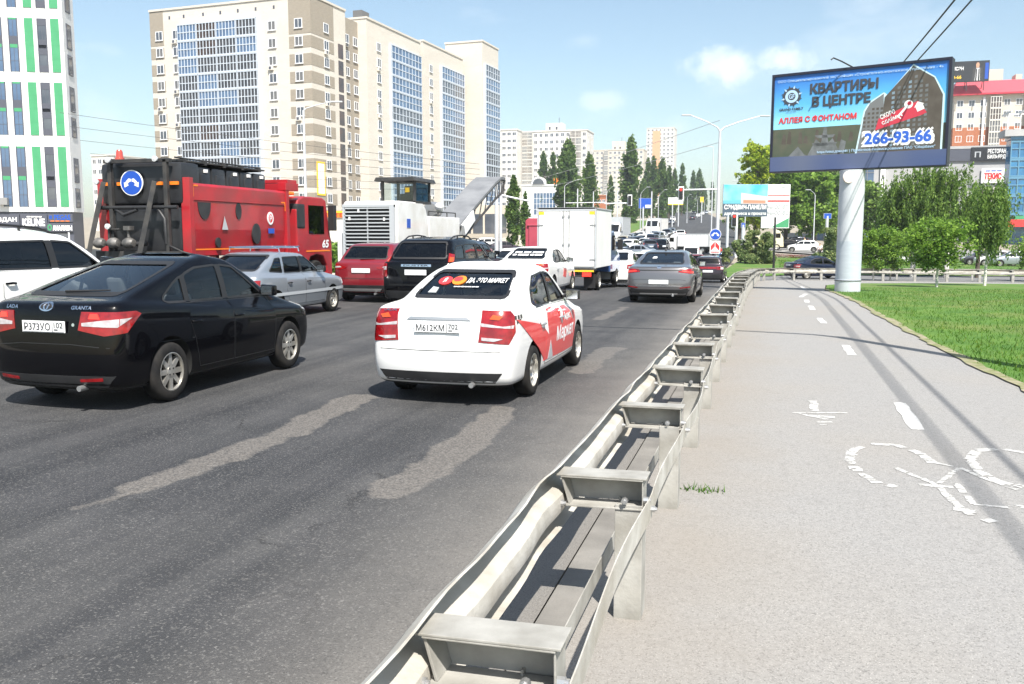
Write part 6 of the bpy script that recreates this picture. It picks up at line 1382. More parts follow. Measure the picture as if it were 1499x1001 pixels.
mb = MB(); mb.box(-.1,.1,0,1.6,-.25,.25,0,Matrix.Translation((1.02,7.9,2.15)) @ Matrix.Rotation(R(26),4,'X')); mb.build('conveyor_plate', M['lit'], mm)
mb = MB()
for x in (-.85,.85):
    for y in (.9,6.4): mb.box(x-.2,x+.2,y-.75,y+.75,0,.68)
mb.build('crawler_track', M['plastic'], mm, bevel=.12)
mb = MB(); mb.lathe([(0,0),(.14,.02),(.2,.14),(.14,.28),(0,.3)], 14, Matrix.Translation((1.0,4.9,3.0))); mb.build('lamp_globe', M['lit'], mm, smooth=60)
# --- white box truck with a blue cab
bt = thing('box_truck', 'white box truck with a blue cab and closed double rear doors', 'truck', (-6.57, 29.6, terr(-6.57, 31)))
mb = MB(); mb.box(-1.0,1.0,.03,3.1,.80,2.78); mb.build('cargo_box', mat('box_white', (.80,.80,.78), .5, col2=(.74,.74,.72), scale=1), bt, bevel=.015)
mb = MB(); mb.box(-1.02,1.02,.0,.10,2.72,2.84,0); mb.box(-1.02,1.02,0,3.12,2.785,2.83,0); mb.box(-1.02,-.97,-.01,.05,.78,2.8,0); mb.box(.97,1.02,-.01,.05,.78,2.8,0); mb.box(-1.02,1.02,-.01,.08,.74,.80,1); mb.build('box_frame', [M['decalgrey'], M['darkmetal']], bt)
for s in (-1, 1):
    mb = MB(); mb.box(*sorted((.012*s,.95*s)), -.012,.03,.86,2.70); d = mb.build('rear_door', bpy.data.materials['box_white'], bt, bevel=.006)
    mb = MB(); mb.tube([(.10*s,-.03,.82),(.10*s,-.03,2.74)], .014, 8)
    for z in (.9,1.6,2.55): mb.box(*sorted((.06*s,.14*s)), -.05,-.012,z-.03,z+.03)
    mb.build('lock_rod', M['steel'], d)
    mb = MB()
    for z in (1.1,2.25): mb.box(*sorted((.80*s,1.0*s)), -.03,-.012,z-.02,z+.02)
    mb.build('hinge', M['steel'], d)
    mb = MB(); mb.box(*sorted((.78*s,.96*s)), -.018,-.013,2.60,2.70); mb.build('corner_mark', M['yellow'], d)
mb = MB(); mb.box(-.95,.95,-.02,.06,.68,.74); mb.build('reflective_stripe', M['yellow'], bt)
mb = MB(); mb.box(-.38,.38,.1,4.4,.52,.72); mb.box(-.8,.8,.05,.2,.5,.62); mb.build('chassis', M['darkmetal'], bt)
for s in (-1, 1):
    mb = MB(); mb.box(*sorted((.55*s,.85*s)), .0,.06,.52,.66); mb.build('tail_light', M['brake'], bt, bevel=.01)
    mb = MB(); mb.box(*sorted((.55*s,.95*s)), .28,.31,.12,.60); mb.build('mud_flap', M['trim'], bt)
mb = MB(); mb.prism([(3.25,.55),(3.25,1.75),(3.45,2.05),(4.1,2.08),(4.75,1.35),(5.5,1.15),(5.6,.5)], -.95, .95, 0, Matrix(((0,0,1,0),(1,0,0,0),(0,1,0,0),(0,0,0,1)))); mb.build('cab', M['bluecar'], bt, bevel=.06)
mb = MB(); mb.box(.952,.96,3.6,4.3,1.35,1.9); mb.box(-.96,-.952,3.6,4.3,1.35,1.9); mb.build('side_window', M['dglass'], bt)
for s in (-1, 1): mb = MB(); mb.box(*sorted((1.02*s,1.22*s)), 4.4,4.48,1.35,1.75); mb.tube([(.9*s,4.5,1.5),(1.1*s,4.44,1.5)], .02, 6); mb.build('mirror', M['trim'], bt, bevel=.03)
add_wheels(bt, [(s*.86, y) for y in (1.05, 4.75) for s in (1,-1)], .33, .20, 'steel'); add_wheels(bt, [(s*.64, 1.05) for s in (1,-1)], .33, .18, 'steel')
# --- pinkish red dumper seen behind the box truck
x_, y_ = xy(769, 56)+1.25, 56; dt = thing('dump_truck', 'faded pinkish red dumper body seen just left of the white box truck', 'truck', (x_, y_, terr(x_, y_)))
mb = MB(); mb.prism([(-1.18,1.0),(-1.25,1.5),(-1.25,3.55),(-1.05,3.7),(1.05,3.7),(1.25,3.55),(1.25,1.5),(1.18,1.0)], 0, 5.5, 0, Matrix(((1,0,0,0),(0,0,1,0),(0,1,0,0),(0,0,0,1)))); mb.build('tipper_body', mat('faded_red', (.42,.06,.09), .6, col2=(.36,.05,.08), scale=1), dt, bevel=.05)
mb = MB(); mb.box(-1.0,1.0,-.08,-.01,1.2,3.2); mb.box(-1.1,1.1,-.12,-.0,3.2,3.32); mb.build('tailgate', bpy.data.materials['faded_red'], dt, bevel=.03)
mb = MB(); mb.box(-1.2,1.2,5.8,7.8,.8,3.1); mb.build('cab', M['orange'], dt, bevel=.1)
mb = MB(); mb.box(-.45,.45,0,7.6,.6,1.0); mb.build('chassis', M['darkmetal'], dt)
add_wheels(dt, [(s*1.0, y) for y in (1.2, 2.6, 6.8) for s in (1,-1)], .52, .40, 'steel')
# --- far trucks
def far_truck(name, label, px, Y, rot, L_, Hh, boxm, cabm, cabfront=True, scale=1):
    x = xy(px, Y); t = thing(name, label, 'truck', (x, Y, terr(x, Y)), R(rot)); t.scale = (scale,)*3
    mb = MB(); mb.box(-1.25,1.25,-L_,0,1.1,Hh); mb.build('cargo_box', boxm, t, bevel=.03)
    mb = MB(); mb.box(-1.27,1.27,-L_-.02,.02,Hh-.06,Hh+.06)
    for k in range(9): mb.box(-1.262,1.262,-L_+L_*k/8-.02,-L_+L_*k/8+.02,1.1,Hh-.06)
    mb.build('box_frame', M['decalgrey'], t)
    mb = MB(); mb.prism([(.25,.7),(.25,2.9),(.6,3.3),(1.3,3.0),(1.9,1.9),(2.0,.5),(.4,.5)], -1.15, 1.15, 0, Matrix(((0,0,1,0),(1,0,0,0),(0,1,0,0),(0,0,0,1)))); mb.build('cab', cabm, t, bevel=.08)
    mb = MB(); mb.add([(-1.0,1.36,2.95),(1.0,1.36,2.95),(1.0,1.91,1.95),(-1.0,1.91,1.95)], [(0,3,2,1)]); mb.box(1.152,1.16,.7,1.5,1.9,2.6); mb.box(-1.16,-1.152,.7,1.5,1.9,2.6); mb.build('windshield', M['dglass'], t)
    mb = MB(); mb.box(-.45,.45,-L_,1.8,.6,1.0); mb.build('chassis', M['darkmetal'], t)
    add_wheels(t, [(s*1.0, y) for y in (-L_+1, -L_+2.2, 1.0) for s in (1,-1)], .48, .35, 'steel'); return t
far_truck('truck', 'long white refrigerated truck turning across the junction behind the grey sedan', 996, 106, 74, 5.4, 3.2, mat('reefer_white', (.80,.80,.79), .5, col2=(.72,.72,.71), scale=1.5), M['white'], scale=.68)
far_truck('truck', 'grey curtain sided truck coming toward us below the tallest poplar', 899, 122, 178, 6, 4.0, M['decalgrey'], M['white'], scale=.95)
far_truck('truck', 'white lorry with a large dark windscreen near the blue roadside board', 958, 165, 172, 5, 3.4, M['white'], M['white'])
far_truck('van', 'white box van seen from the front between the grey sedan and the sign post', 1014, 80, 178, 2.4, 2.5, M['white'], M['white'], scale=.56)
far_truck('truck', 'cream flatbed lorry parked beyond the willow shrub', 1128, 124, -90, 3.6, 2.3, M['cream'], M['cream'], scale=.85)
# ------------------------------------------------------------------ guardrails
M['galv'] = mat('galvanised_dusty', (.55,.535,.495), .62, .12, col2=(.37,.35,.31), scale=5, detail=10, bump=.16, bscale=50, col3=(.34,.30,.24), scale3=1.6, f3=.6)
M['galvd'] = mat('galvanised_grey', (.42,.41,.38), .65, .12, col2=(.26,.25,.225), scale=5, detail=8, bump=.1, bscale=60)
r = random.Random(4)
gline = [(-.60,-1.6),(-.60,50.0),(-.54,51.8),(-.30,53.8),(.15,55.5),(.95,56.8),(2.0,57.5),(3.2,57.9),(9,58.2),(16,58.6),(24,59)]
def gpoint(s):
    for a, b in zip(gline, gline[1:]):
        L_ = math.hypot(b[0]-a[0], b[1]-a[1])
        if s <= L_: t = s/L_; return Vector((a[0]+(b[0]-a[0])*t, a[1]+(b[1]-a[1])*t, 0)), Vector((b[0]-a[0], b[1]-a[1], 0)).normalized()
        s -= L_
    return Vector((*gline[-1], 0)), Vector((1,0,0))
GR = thing('guardrail', 'galvanised steel guardrail between road and cycle path, dented, with many bracket posts', 'guardrail', (-.7, 0, 0)); GO = Vector((-.7,0,0))
slen = sum(math.hypot(b[0]-a[0], b[1]-a[1]) for a, b in zip(gline, gline[1:]))
Wp = [(.004,.742),(0,.745),(-.05,.70),(-.082,.66),(-.082,.645),(-.06,.632),(-.015,.62),(.012,.605),(.018,.58),(.018,.545),(.012,.52),(-.015,.505),(-.06,.492),(-.082,.48),(-.082,.465),(-.06,.44),(-.02,.425),(0,.42)]
def sweep(prof, s0, s1, xo, step, wob=None, th=.004):
    mb = MB(); n = max(2, int((s1-s0)/step)); k = len(prof); vs = []
    for i in range(n+1):
        s = s0+(s1-s0)*i/n; p, d = gpoint(s); nx = Vector((d.y,-d.x,0)); dx, dz_ = wob(s) if wob else (0,0)
        for side in (0, th):
            for j, (a, z) in enumerate(prof): q = p+nx*(xo+a+side+dx)-GO; vs.append((q.x, q.y, terr(p.x,p.y)+z+dz_*(1 if j < k//2 else .5)))
    fs = []; m_ = 2*k
    for i in range(n):
        for j in range(k-1):
            a = i*m_+j; fs.append((a,a+1,a+m_+1,a+m_)); b = a+k; fs.append((b,b+m_,b+m_+1,b+1))
        fs.append((i*m_, i*m_+m_, i*m_+m_+k, i*m_+k)); fs.append((i*m_+k-1, i*m_+2*k-1, (i+1)*m_+2*k-1, (i+1)*m_+k-1))
    mb.add(vs, fs); return mb
def wob1(s): return (.004*math.sin(s*1.9+.6)+.005*math.sin(s*4.3)+.003*math.sin(s*9.1), .005*math.sin(s*2.7)+.006*math.sin(s*6.1+1)+.003*math.sin(s*11))
s = -.0; k = 0
while s < slen-.5:
    e = min(slen, s+6.2); sweep(Wp, s, e-.0, -.325, .13, wob1).build('beam', M['galv'], GR, smooth=40); s = e-.06
PS = 1.79; s0p = 1.6+4.12-2*PS
plist_ = []; s = s0p
while s < slen-.6: plist_.append(s); s += PS
post0 = None
def wob2(s):
    f = (s-s0p)/PS % 1; return (.028*math.sin(math.pi*f)*math.sin(s*.9)-.012, .012*math.sin(s*1.3))
s = .0
while s < slen-.5:
    e = min(slen, s+5.37); sweep([(0,.60),(0,.49)], s, e, .115, .11, wob2, .005).build('back_strip', M['galv'], GR, smooth=40); s = e-.03
for i, s in enumerate(plist_):
    p, d = gpoint(s); rz = math.atan2(d.y, d.x)-math.pi/2; z = terr(p.x, p.y); L0 = Vector((p.x, p.y, z))-GO
    if i == 0:
        mb = MB(); mb.box(-.055,.075,-.075,-.068,-.3,.58); mb.box(.068,.075,-.068,.068,-.3,.58); mb.box(-.055,.075,.068,.075,-.3,.58); mb.box(-.055,-.045,-.068,-.04,-.3,.58); mb.box(-.055,-.045,.04,.068,-.3,.58)
        post0 = mb.build('post', M['galvd'], GR, L0, rz, bevel=.004)
        mb = MB()                                # bracket: top plate, trapezoid web, bottom flange, back plate
        mb.box(-.335,.10,-.075,.075,.700,.708); mb.prism([(-.30,.692),(.075,.692),(.075,.565),(-.265,.565)], .052, .058, 0, Matrix(((1,0,0,0),(0,0,1,0),(0,1,0,0),(0,0,0,1))))
        mb.box(-.31,.085,-.075,.045,.693,.699); mb.prism([(-.31,.692),(-.30,.692),(-.265,.565),(-.275,.565)], -.066, .06, 0, Matrix(((1,0,0,0),(0,0,1,0),(0,1,0,0),(0,0,0,1)))); mb.box(-.29,.10,-.085,.05,.556,.564); mb.box(.078,.084,-.066,.06,.565,.69)
        br0 = mb.build('bracket', M['galvd'], GR, L0, rz, bevel=.002)
        for x, y, z_, ax in ((.095,-.045,.60,'Y'),(.12,.0,.545,'Y'),(.0,-.085,.60,'X'),(-.30,.10,.575,'Y'),(-.30,-.10,.575,'Y'),(-.30,.02,.60,'Y')): mb = MB(); mb.lathe([(0,-.012),(.016,-.012),(.016,.012),(.009,.012),(.009,.022),(0,.022)], 8, Matrix.Translation((x,y,z_)) @ Matrix.Rotation(R(90),4,ax)); mb.build('bolt', M['steel'], br0)
    else:
        objcopy(post0, GR, L0, rz); q = objcopy(br0, GR, L0, rz); q.rotation_euler.x = r.uniform(-.03,.03); q.rotation_euler.y = r.uniform(-.02,.02)
        if i < 10:
            for bc in list(br0.children): objcopy(bc, q)
# lower strip along the kerb side of the posts
sweep([(0,.27),(0,.18)], .2, 40, -.14, .6, None, .005).build('lower_strip', M['galvd'], GR)
# a second rail beyond the side road
fr2 = thing('guardrail', 'long low guardrail on the far side of the lawn behind the birches', 'guardrail', (4,62,0)); mb = MB(); pm2 = MB(); pm2.box(-.05,.05,-.05,.05,-.2,.62); pm2.box(-.06,.06,-.07,.0,.42,.6); pq = None
for i in range(24):
    x = 8+i*2.2; y = 59.0+.02*x+2.5; z = terr(x,y); L0 = (x-4,y-62,z)
    pq = pm2.build('post', M['galvd'], fr2, L0) if pq is None else objcopy(pq, fr2, L0)
for i in range(23):
    x = 8+i*2.2; x1 = x+2.2; y = 61.5+.02*x; y1 = 61.5+.02*x1; za, zb_ = terr(x,y), terr(x1,y1)
    mb.add([(x-4,y-62-.08,za+.40),(x1-4,y1-62-.08,zb_+.40),(x1-4,y1-62-.08,zb_+.72),(x-4,y-62-.08,za+.72),(x-4,y-62+.0,za+.40),(x1-4,y1-62,zb_+.40),(x1-4,y1-62,zb_+.72),(x-4,y-62,za+.72)], [(0,1,2,3),(7,6,5,4),(3,2,6,7),(0,4,5,1)])
mb.build('beam', M['galv'], fr2)
# ------------------------------------------------------------------ big billboard on its column
cx_, cy_ = dp(1244, 344, 32.05).x, dp(1244, 344, 32.05).y; cz0 = terr(cx_, cy_)
PL, PR_ = dp(1129, 177, 33.1), dp(1390, 170, 29.7); mid_ = (PL+PR_)/2; Lv = Vector((PR_.x-PL.x, PR_.y-PL.y, 0)); BW = Lv.length; Lv.normalize(); BN = Vector((Lv.y, -Lv.x, 0))
zb0 = CAM_H+(500.5-247.5)/CAM_F*0+0; 
def zat(px, py, dep): return dp(px, py, dep).z
z_bot = (zat(1128,247,33.1)+zat(1387,248,29.7))/2; z_top = (zat(1130,105,33.1)+zat(1393,92,29.7))/2; BH = z_top-z_bot
BB = thing('billboard', 'large billboard on a thick grey column advertising КВАРТИРЫ В ЦЕНТРЕ', 'billboard', (cx_, cy_, cz0)); BO = Vector((cx_, cy_, cz0))
O0 = Vector((PL.x, PL.y, z_bot))-BO; FMb = frame(O0, Lv, (0,0,1))
mb = MB(); mb.box(0,BW,0,BH,-.5,-.02,0,FMb); mb.build('cabinet', M['ink'], BB, bevel=.02)
mb = MB(); t_ = .09
for a in ((0,BW,BH-t_,BH),(0,BW,0,.04),(0,t_,.04,BH-t_),(BW-t_,BW,.04,BH-t_)): mb.box(*a,-.02,.05,0,FMb)
mb.build('frame', mat('board_frame', (.012,.013,.03), .5), BB)
sh = .16*BH/1.0; sh = BH*.158
mb = MB(); mb.box(t_*.3,BW-t_*.3,.04,sh,-.02,.056,0,FMb); mb.build('blue_band', mat('blue_band', (.045,.075,.20), .5, col2=(.11,.13,.20), scale=.4, detail=1), BB)
U = lambda u: t_+(BW-2*t_)*u
V = lambda v: sh+(BH-t_-sh)*v
def pm_(name, c, **k): return mat(name, c, .55, **k)
# printed sky: bands of blue printed from top to bottom
sky = bpy.data.materials.new('printed_sky'); sky.use_nodes = True; tt = sky.node_tree; bs = tt.nodes['Principled BSDF']; bs.inputs['Roughness'].default_value = .5
q1 = tt.nodes.new('ShaderNodeTexCoord'); q2 = tt.nodes.new('ShaderNodeSeparateXYZ'); q3 = tt.nodes.new('ShaderNodeValToRGB'); q4 = tt.nodes.new('ShaderNodeTexNoise'); q4.inputs['Scale'].default_value = 2.2; q4.inputs['Detail'].default_value = 6; q5 = tt.nodes.new('ShaderNodeMath'); q5.operation = 'MULTIPLY_ADD'; q5.inputs[1].default_value = .35
q6 = tt.nodes.new('ShaderNodeMath'); q6.operation = 'SUBTRACT'; q6.inputs[1].default_value = .17
q3.color_ramp.elements[0].position = .1; q3.color_ramp.elements[0].color = (.30,.68,.85,1); q3.color_ramp.elements[1].position = .95; q3.color_ramp.elements[1].color = (.03,.16,.55,1); e = q3.color_ramp.elements.new(.5); e.color = (.10,.42,.75,1)
tt.links.new(q1.outputs['Generated'], q2.inputs[0]); tt.links.new(q1.outputs['Generated'], q4.inputs['Vector']); tt.links.new(q4.outputs['Fac'], q5.inputs[0]); tt.links.new(q2.outputs['Z'], q6.inputs[0]); tt.links.new(q6.outputs[0], q5.inputs[2]); tt.links.new(q5.outputs[0], q3.inputs['Fac']); tt.links.new(q3.outputs[0], bs.inputs['Base Color'])
def poly(mb, pts, z, m): mb.add([FMb @ Vector((U(a), V(b), z)) for a, b in pts], [tuple(range(len(pts)))], m)
mb = MB(); poly(mb, [(0,.30),(1,.30),(1,1),(0,1)], .0, 0); mb.build('printed_sheet', sky, BB)
mats_ = [pm_('print_garden', (.065,.085,.055), col2=(.10,.10,.07), scale=2.5, detail=8), pm_('print_tower', (.075,.062,.05), col2=(.10,.085,.07), scale=3), pm_('print_tower_side', (.17,.175,.18)), pm_('print_glass', (.20,.27,.33)), M['lit'], M['decalred'], pm_('print_dark', (.05,.055,.07)), pm_('print_blue', (.03,.12,.55)), pm_('print_pale', (.42,.60,.80)), pm_('print_stone', (.17,.18,.19), col2=(.11,.12,.12), scale=5), pm_('print_red', (.55,.04,.07)), pm_('print_edge', (.55,.72,.80))]
mb = MB()
poly(mb, [(0,0),(1,0),(1,.30),(.5,.345),(0,.345)], .001, 0)
for pts, m_ in (([(.10,0),(.16,.12),(.20,.02),(.22,0)],9),([(.22,0),(.27,.20),(.30,.14),(.315,.34),(.33,.34),(.345,.15),(.37,.20),(.42,0)],9),([(.26,.245),(.385,.245),(.37,.21),(.28,.21)],9),([(.245,.15),(.40,.15),(.385,.11),(.26,.11)],9),([(.40,.0),(.42,.18),(.45,.15),(.44,0)],9),([(.02,.0),(.05,.10),(.09,.06),(.10,0)],0)): poly(mb, pts, .003, m_)
for k in range(14): u = .02+.034*k; hh = .24+.08*((k*37) % 5)/5; poly(mb, [(u,.16),(u+.03,.15),(u+.026,hh),(u+.01,hh+.015)], .002, 1 if k % 3 else 0)
poly(mb, [(.505,0),(.545,.50),(.575,.60),(.655,.70),(.675,.67),(.81,.995),(.93,.83),(.985,.62),(.985,0)], .004, 11)
poly(mb, [(.515,0),(.553,.49),(.58,.585),(.655,.685),(.665,.0)], .005, 2); poly(mb, [(.64,0),(.66,.64),(.81,.975),(.925,.82),(.975,.62),(.975,0)], .006, 1)
poly(mb, [(.66,0),(.675,.66),(.81,.97),(.83,.0)], .007, 1)
for k in range(7):                               # window columns on the printed towers
    u = .70+.03*k; top = .72+.036*k if k < 4 else .95-.06*(k-3)
    for j in range(15):
        v = .06+j*.055
        if v < top-.03: poly(mb, [(u,v),(u+.016,v+.004),(u+.016,v+.036),(u,v+.03)], .009, 3 if k in (0,3) else 9)
for k in range(5):
    u = .545+.024*k
    for j in range(10):
        v = .05+j*.05
        if v < .43+.04*k: poly(mb, [(u,v),(u+.014,v),(u+.014,v+.028),(u,v+.024)], .008, 1)
poly(mb, [(.615,.26),(.632,.395),(.845,.57),(.895,.43),(.868,.405)], .011, 10)
RM = FMb @ Matrix.Translation((U(.655),V(.325),.014)) @ Matrix.Rotation(math.atan2(V(.55)-V(.385), U(.845)-U(.645)), 4, 'Z')
put_text(mb, 'СКОРО', RM, .02,.52,.17,.33, 4, .03); put_text(mb, 'СДАЁМ!', RM, .0,.54,-.04,.12, 4, .03)
KM = RM @ Matrix.Translation((.80,.16,0)) @ Matrix.Rotation(R(28),4,'Z')
kp = [(.14*math.cos(t*math.pi/9), .14*math.sin(t*math.pi/9)) for t in range(18)]; ki = [(.07*math.cos(t*math.pi/9)+.02, .07*math.sin(t*math.pi/9)) for t in range(18)]
kb = MB(); kb.prism(kp, 0, .002, 0, Matrix.Translation((.10,0,0))); mb.add([KM @ Vector((a+.22,b,0)) for a, b in kp], [tuple(range(18))], 4); mb.add([KM @ Vector((a+.24,b,.002)) for a, b in ki], [tuple(range(18))], 10)
for bx in ((-.30,.10,-.035,.035),(-.30,-.26,-.12,-.035),(-.20,-.16,-.10,-.035)): mb.box(bx[0],bx[1],bx[2],bx[3],0,.001,4,KM)
HM = RM @ Matrix.Translation((1.28,.02,0)); mb.add([HM @ Vector((a,b,.0)) for a, b in ((-.12,-.12),(.12,-.12),(.12,.05),(.17,.05),(0,.2),(-.17,.05),(-.12,.05))], [tuple(range(7))], 4)
def bt_(s, u0, u1, v0, v1, m_, z=.016, bold=.03, sk=0): put_text(mb, s, FMb, U(u0), U(u1), V(v0), V(v1), m_, bold, sk, 1, z)
bt_('ООО Специализированный застройщик «Строительно-монтажное управление - 4»', .02, .97, .915, .955, 8, bold=.01)
bt_('КВАРТИРЫ', .225, .62, .755, .875, 6, bold=.055); bt_('В ЦЕНТРЕ', .24, .58, .575, .715, 6, bold=.055); bt_('АЛЛЕЯ С ФОНТАНОМ', .035, .505, .415, .49, 5, bold=.045)
bt_('266-93-66', .548, .935, .085, .245, 4, .014, .14); bt_('266-93-66', .56, .925, .10, .23, 7, .018, .05)
bt_('https://наш.дом.рф/ | Проектное финансирование ПАО "Сбербанк"', .28, .95, .015, .055, 8, bold=.015)
bt_('GRAND FAMILY', .035, .185, .575, .605, 6, bold=.04)
EM = FMb @ Matrix.Translation((U(.11), V(.745), .012))
for a0 in range(3):
    rr = (.34,.24,.14)[a0]; n_ = 20; pts = [(rr*math.cos(t*2*math.pi/n_), rr*.95*math.sin(t*2*math.pi/n_)) for t in range(n_)]
    mb.add([EM @ Vector((a,b,.001*a0)) for a, b in pts], [tuple(range(n_))], (6,8,6)[a0])
for k in range(12):
    a = k*math.pi/6+.26; mb.add([EM @ Vector(p) for p in ((.30*math.cos(a-.12),.30*math.sin(a-.12),.004),(.40*math.cos(a),.40*math.sin(a),.004),(.30*math.cos(a+.12),.30*math.sin(a+.12),.004),(.26*math.cos(a),.26*math.sin(a),.004))], [(0,1,2,3)], 6 if k % 2 else 8)
put_text(mb, 'GF', EM, -.10,.10,-.08,.08, 8, .03, z=.005); bt_('— — —', .08, .14, .553, .557, 6)
mb.build('print', mats_, BB)
M['colgrey'] = mat('column_paint', (.52,.545,.58), .55, 0, .15, (.46,.485,.52), 1.2, 6); M['colgrey2'] = mat('column_repaint', (.44,.48,.53), .6, col2=(.40,.44,.49), scale=2, stretch=(1,1,6))
mb = MB(); hc = z_bot-cz0; mb.lathe([(.445,-.3),(.445,.42),(.46,.42),(.46,.47),(.436,.47)], 40); mb.build('column_base', M['colgrey'], BB, smooth=40); mb = MB(); mb.lathe([(.435,1.85),(.435,hc-.01),(0,hc-.01)], 40); mb.build('column', M['colgrey'], BB, smooth=40)
mb = MB(); mb.lathe([(.437,.47),(.437,1.85)], 40); mb.build('column_band', M['colgrey2'], BB, smooth=40)
mb = MB(); mb.lathe([(.463,.43),(.463,.455)], 40); mb.build('column_seam', M['darkmetal'], BB, smooth=40)
mb = MB(); sc_ = Matrix.Translation((-.16,-.43,hc-.28)) @ Matrix.Rotation(R(90),4,'X') @ Matrix.Rotation(R(18),4,'Y'); mb.lathe([(0,.05),(.20,.045),(.215,.03),(.22,0)], 24, sc_); mb.build('round_badge', mat('pinkish_badge', (.62,.50,.46), .6, col2=(.72,.68,.66), scale=8), BB, smooth=40)
mb = MB()
for x in (1.0, BW-1.6):
    mb.tube([FMb @ Vector((x,BH,-.1)), FMb @ Vector((x-.35,BH+.30,.35)), FMb @ Vector((x-.55,BH+.42,.62)), FMb @ Vector((x-.60,BH+.36,.72))], .028, 8)
mb = MB(); x = BW*.47; mb.tube([FMb @ Vector((x,BH,-.1)), FMb @ Vector((x-.30,BH+.18,.30)), FMb @ Vector((x-.50,BH+.27,.62)), FMb @ Vector((x-.55,BH+.20,.70))], .026, 8); mb.build('lamp_arm', M['darkmetal'], BB)
# ------------------------------------------------------------------ lamp posts
M['polewhite'] = mat('pole_paint', (.60,.62,.65), .5, .2, col2=(.52,.54,.57), scale=1.5)
def lamp_post(label, px, depth, ytop, arms, r0=.09, name='street_lamp', dy=0, parent_to=None, cat='street lamp'):
    """arms: list of (px,py) ends at the same distance"""
    p = dp(px, 344, depth); x, y = p.x, p.y; z = terr(x, y); o = thing(name, label, cat, (x, y, z)); B0 = Vector((x, y, z))
    zt = zfy(ytop, depth)-z; mb = MB(); mb.tube([(0,0,-.3),(0,0,zt*.5),(0,0,zt)], [r0,r0*.8,r0*.55], 12); mb.tube([(0,0,-.3),(0,0,1.2)], r0*1.35, 12); mb.build('pole', M['polewhite'], o, smooth=40)
    for (ax_, ay_) in arms:
        e = RV*((ax_-px)/1309*depth); e.z = zfy(ay_, depth)-z; mb = MB(); e0 = Vector((0,0,zt-.05))
        c1 = Vector((e.x*.10,e.y*.10,zt+(e.z-zt)*.22)); mb.tube([e0, c1, Vector((e.x*.45,e.y*.45,zt+(e.z-zt)*.58)), e], [r0*.42,r0*.32,r0*.26,r0*.22], 8); a = mb.build('arm', M['polewhite'], o, smooth=40)
        d = Vector((e.x,e.y,(e.z-zt)*.2)).normalized(); mb = MB(); rz = math.atan2(d.y,d.x); mb.box(-.1,.6,-.09,.09,-.06,.03,0,Matrix.Translation(e) @ Matrix.Rotation(rz,4,'Z')); mb.build('lamp_head', M['decalgrey'], a, bevel=.03)
    return o, B0, zt
dl, dlB, dlz = lamp_post('tall white double armed lamp post carrying the blue bypass sign', 1050, 63, 190, [(1006,167),(1109,168)], .15)
sgn = thing('traffic_sign', 'round blue bypass arrow sign on the double lamp post above the chevron board', 'sign', dlB+Vector((0,-.22,0))); bypass_sign(sgn, (-.12,0,CAM_H-dlB.z+(344-343)/1309*63), .40)
mb = MB(); zc = CAM_H-dlB.z+(344-361)/1309*63; mb.box(-.36-.12,.36-.12,0,.03,zc-.48,zc+.42,0)
for s_ in (-1,1): mb.add([(-.12+s_*.02,-.006,zc+.36),(-.12+s_*.30,-.006,zc+.05),(-.12+s_*.30,-.006,zc-.30),(-.12+s_*.02,-.006,zc+.02)], [(0,1,2,3)], 1)
mb.box(-.40,.16,-.004,.0,zc-.42,zc-.34,1); o = mb.build('chevron_board', [M['lit'], M['decalred']], None, loc=dlB+Vector((0,-.22,0))); tag(o, 'red and white chevron board under the round blue sign', 'sign')
lamp_post('lamp post with one long arm rising behind the red tipper truck', 449, 52, 160, [(491,147)], .11)
for px, dp_, yt, arms, lab in ((826,150,272,[(845,262)],'curved lamp post left of the dense poplar, above the box truck'), (887,150,282,[(899,270)],'curved lamp post before the small slim poplar'), (937,160,284,[(946,273)],'curved lamp post beside the blue roadside board'), (963,200,288,[(972,277)],'curved lamp post right of the blue roadside board'),
        (1041,110,214,[(1033,213)],'grey lamp pole close behind the double armed one'), (1191,118,285,[(1183,277)],'short curved lamp post under the trees left of the billboard column'), (1090,125,276,[(1076,264)],'curved lamp post rising over the sandwich panel billboard'),
        (1005,260,290,[(1008,284)],'farther lamp post near the yellow sign'), (1020,330,292,[(1023,287)],'lamp post high up the avenue'), (1030,400,294,[(1033,290)],'last lamp post near the crest of the avenue')): lamp_post(lab, px, dp_, yt, arms, .09 if dp_ < 180 else .10)
def pole(label, px, depth, ytop, r0=.1, m='polewhite', name='pole', cat='pole'):
    p = dp(px, 344, depth); z = terr(p.x, p.y); o = thing(name, label, cat, (p.x, p.y, z)); zt = zfy(ytop, depth)-z
    mb = MB(); mb.tube([(0,0,-.3),(0,0,zt)], [r0,r0*.8], 12); mb.tube([(0,0,0),(0,0,.4)], r0*1.25, 12); mb.build('shaft', M[m], o, smooth=40); mb = MB(); mb.tube([(0,0,zt),(0,0,zt+.06)], r0*.95, 12); mb.build('cap', M['decalgrey'], o); return o
pole('thick white pole, left one of the two by the conveyor tip', 727, 62, 262, .16); pole('thinner white pole, right one of the two by the conveyor tip', 733, 66, 268, .12)
pole('plain white pole left of the dense poplar', 845, 155, 276, .13); pole('plain white pole before the tallest poplar', 903, 150, 278, .13); pole('white pole beside the blue roadside board', 953, 150, 280, .14); pole('dark thin pole on the island before the white board', 1134, 66, 318, .09, 'trim'); pole('plain grey pole right of the box truck roof', 868, 160, 280, .11)
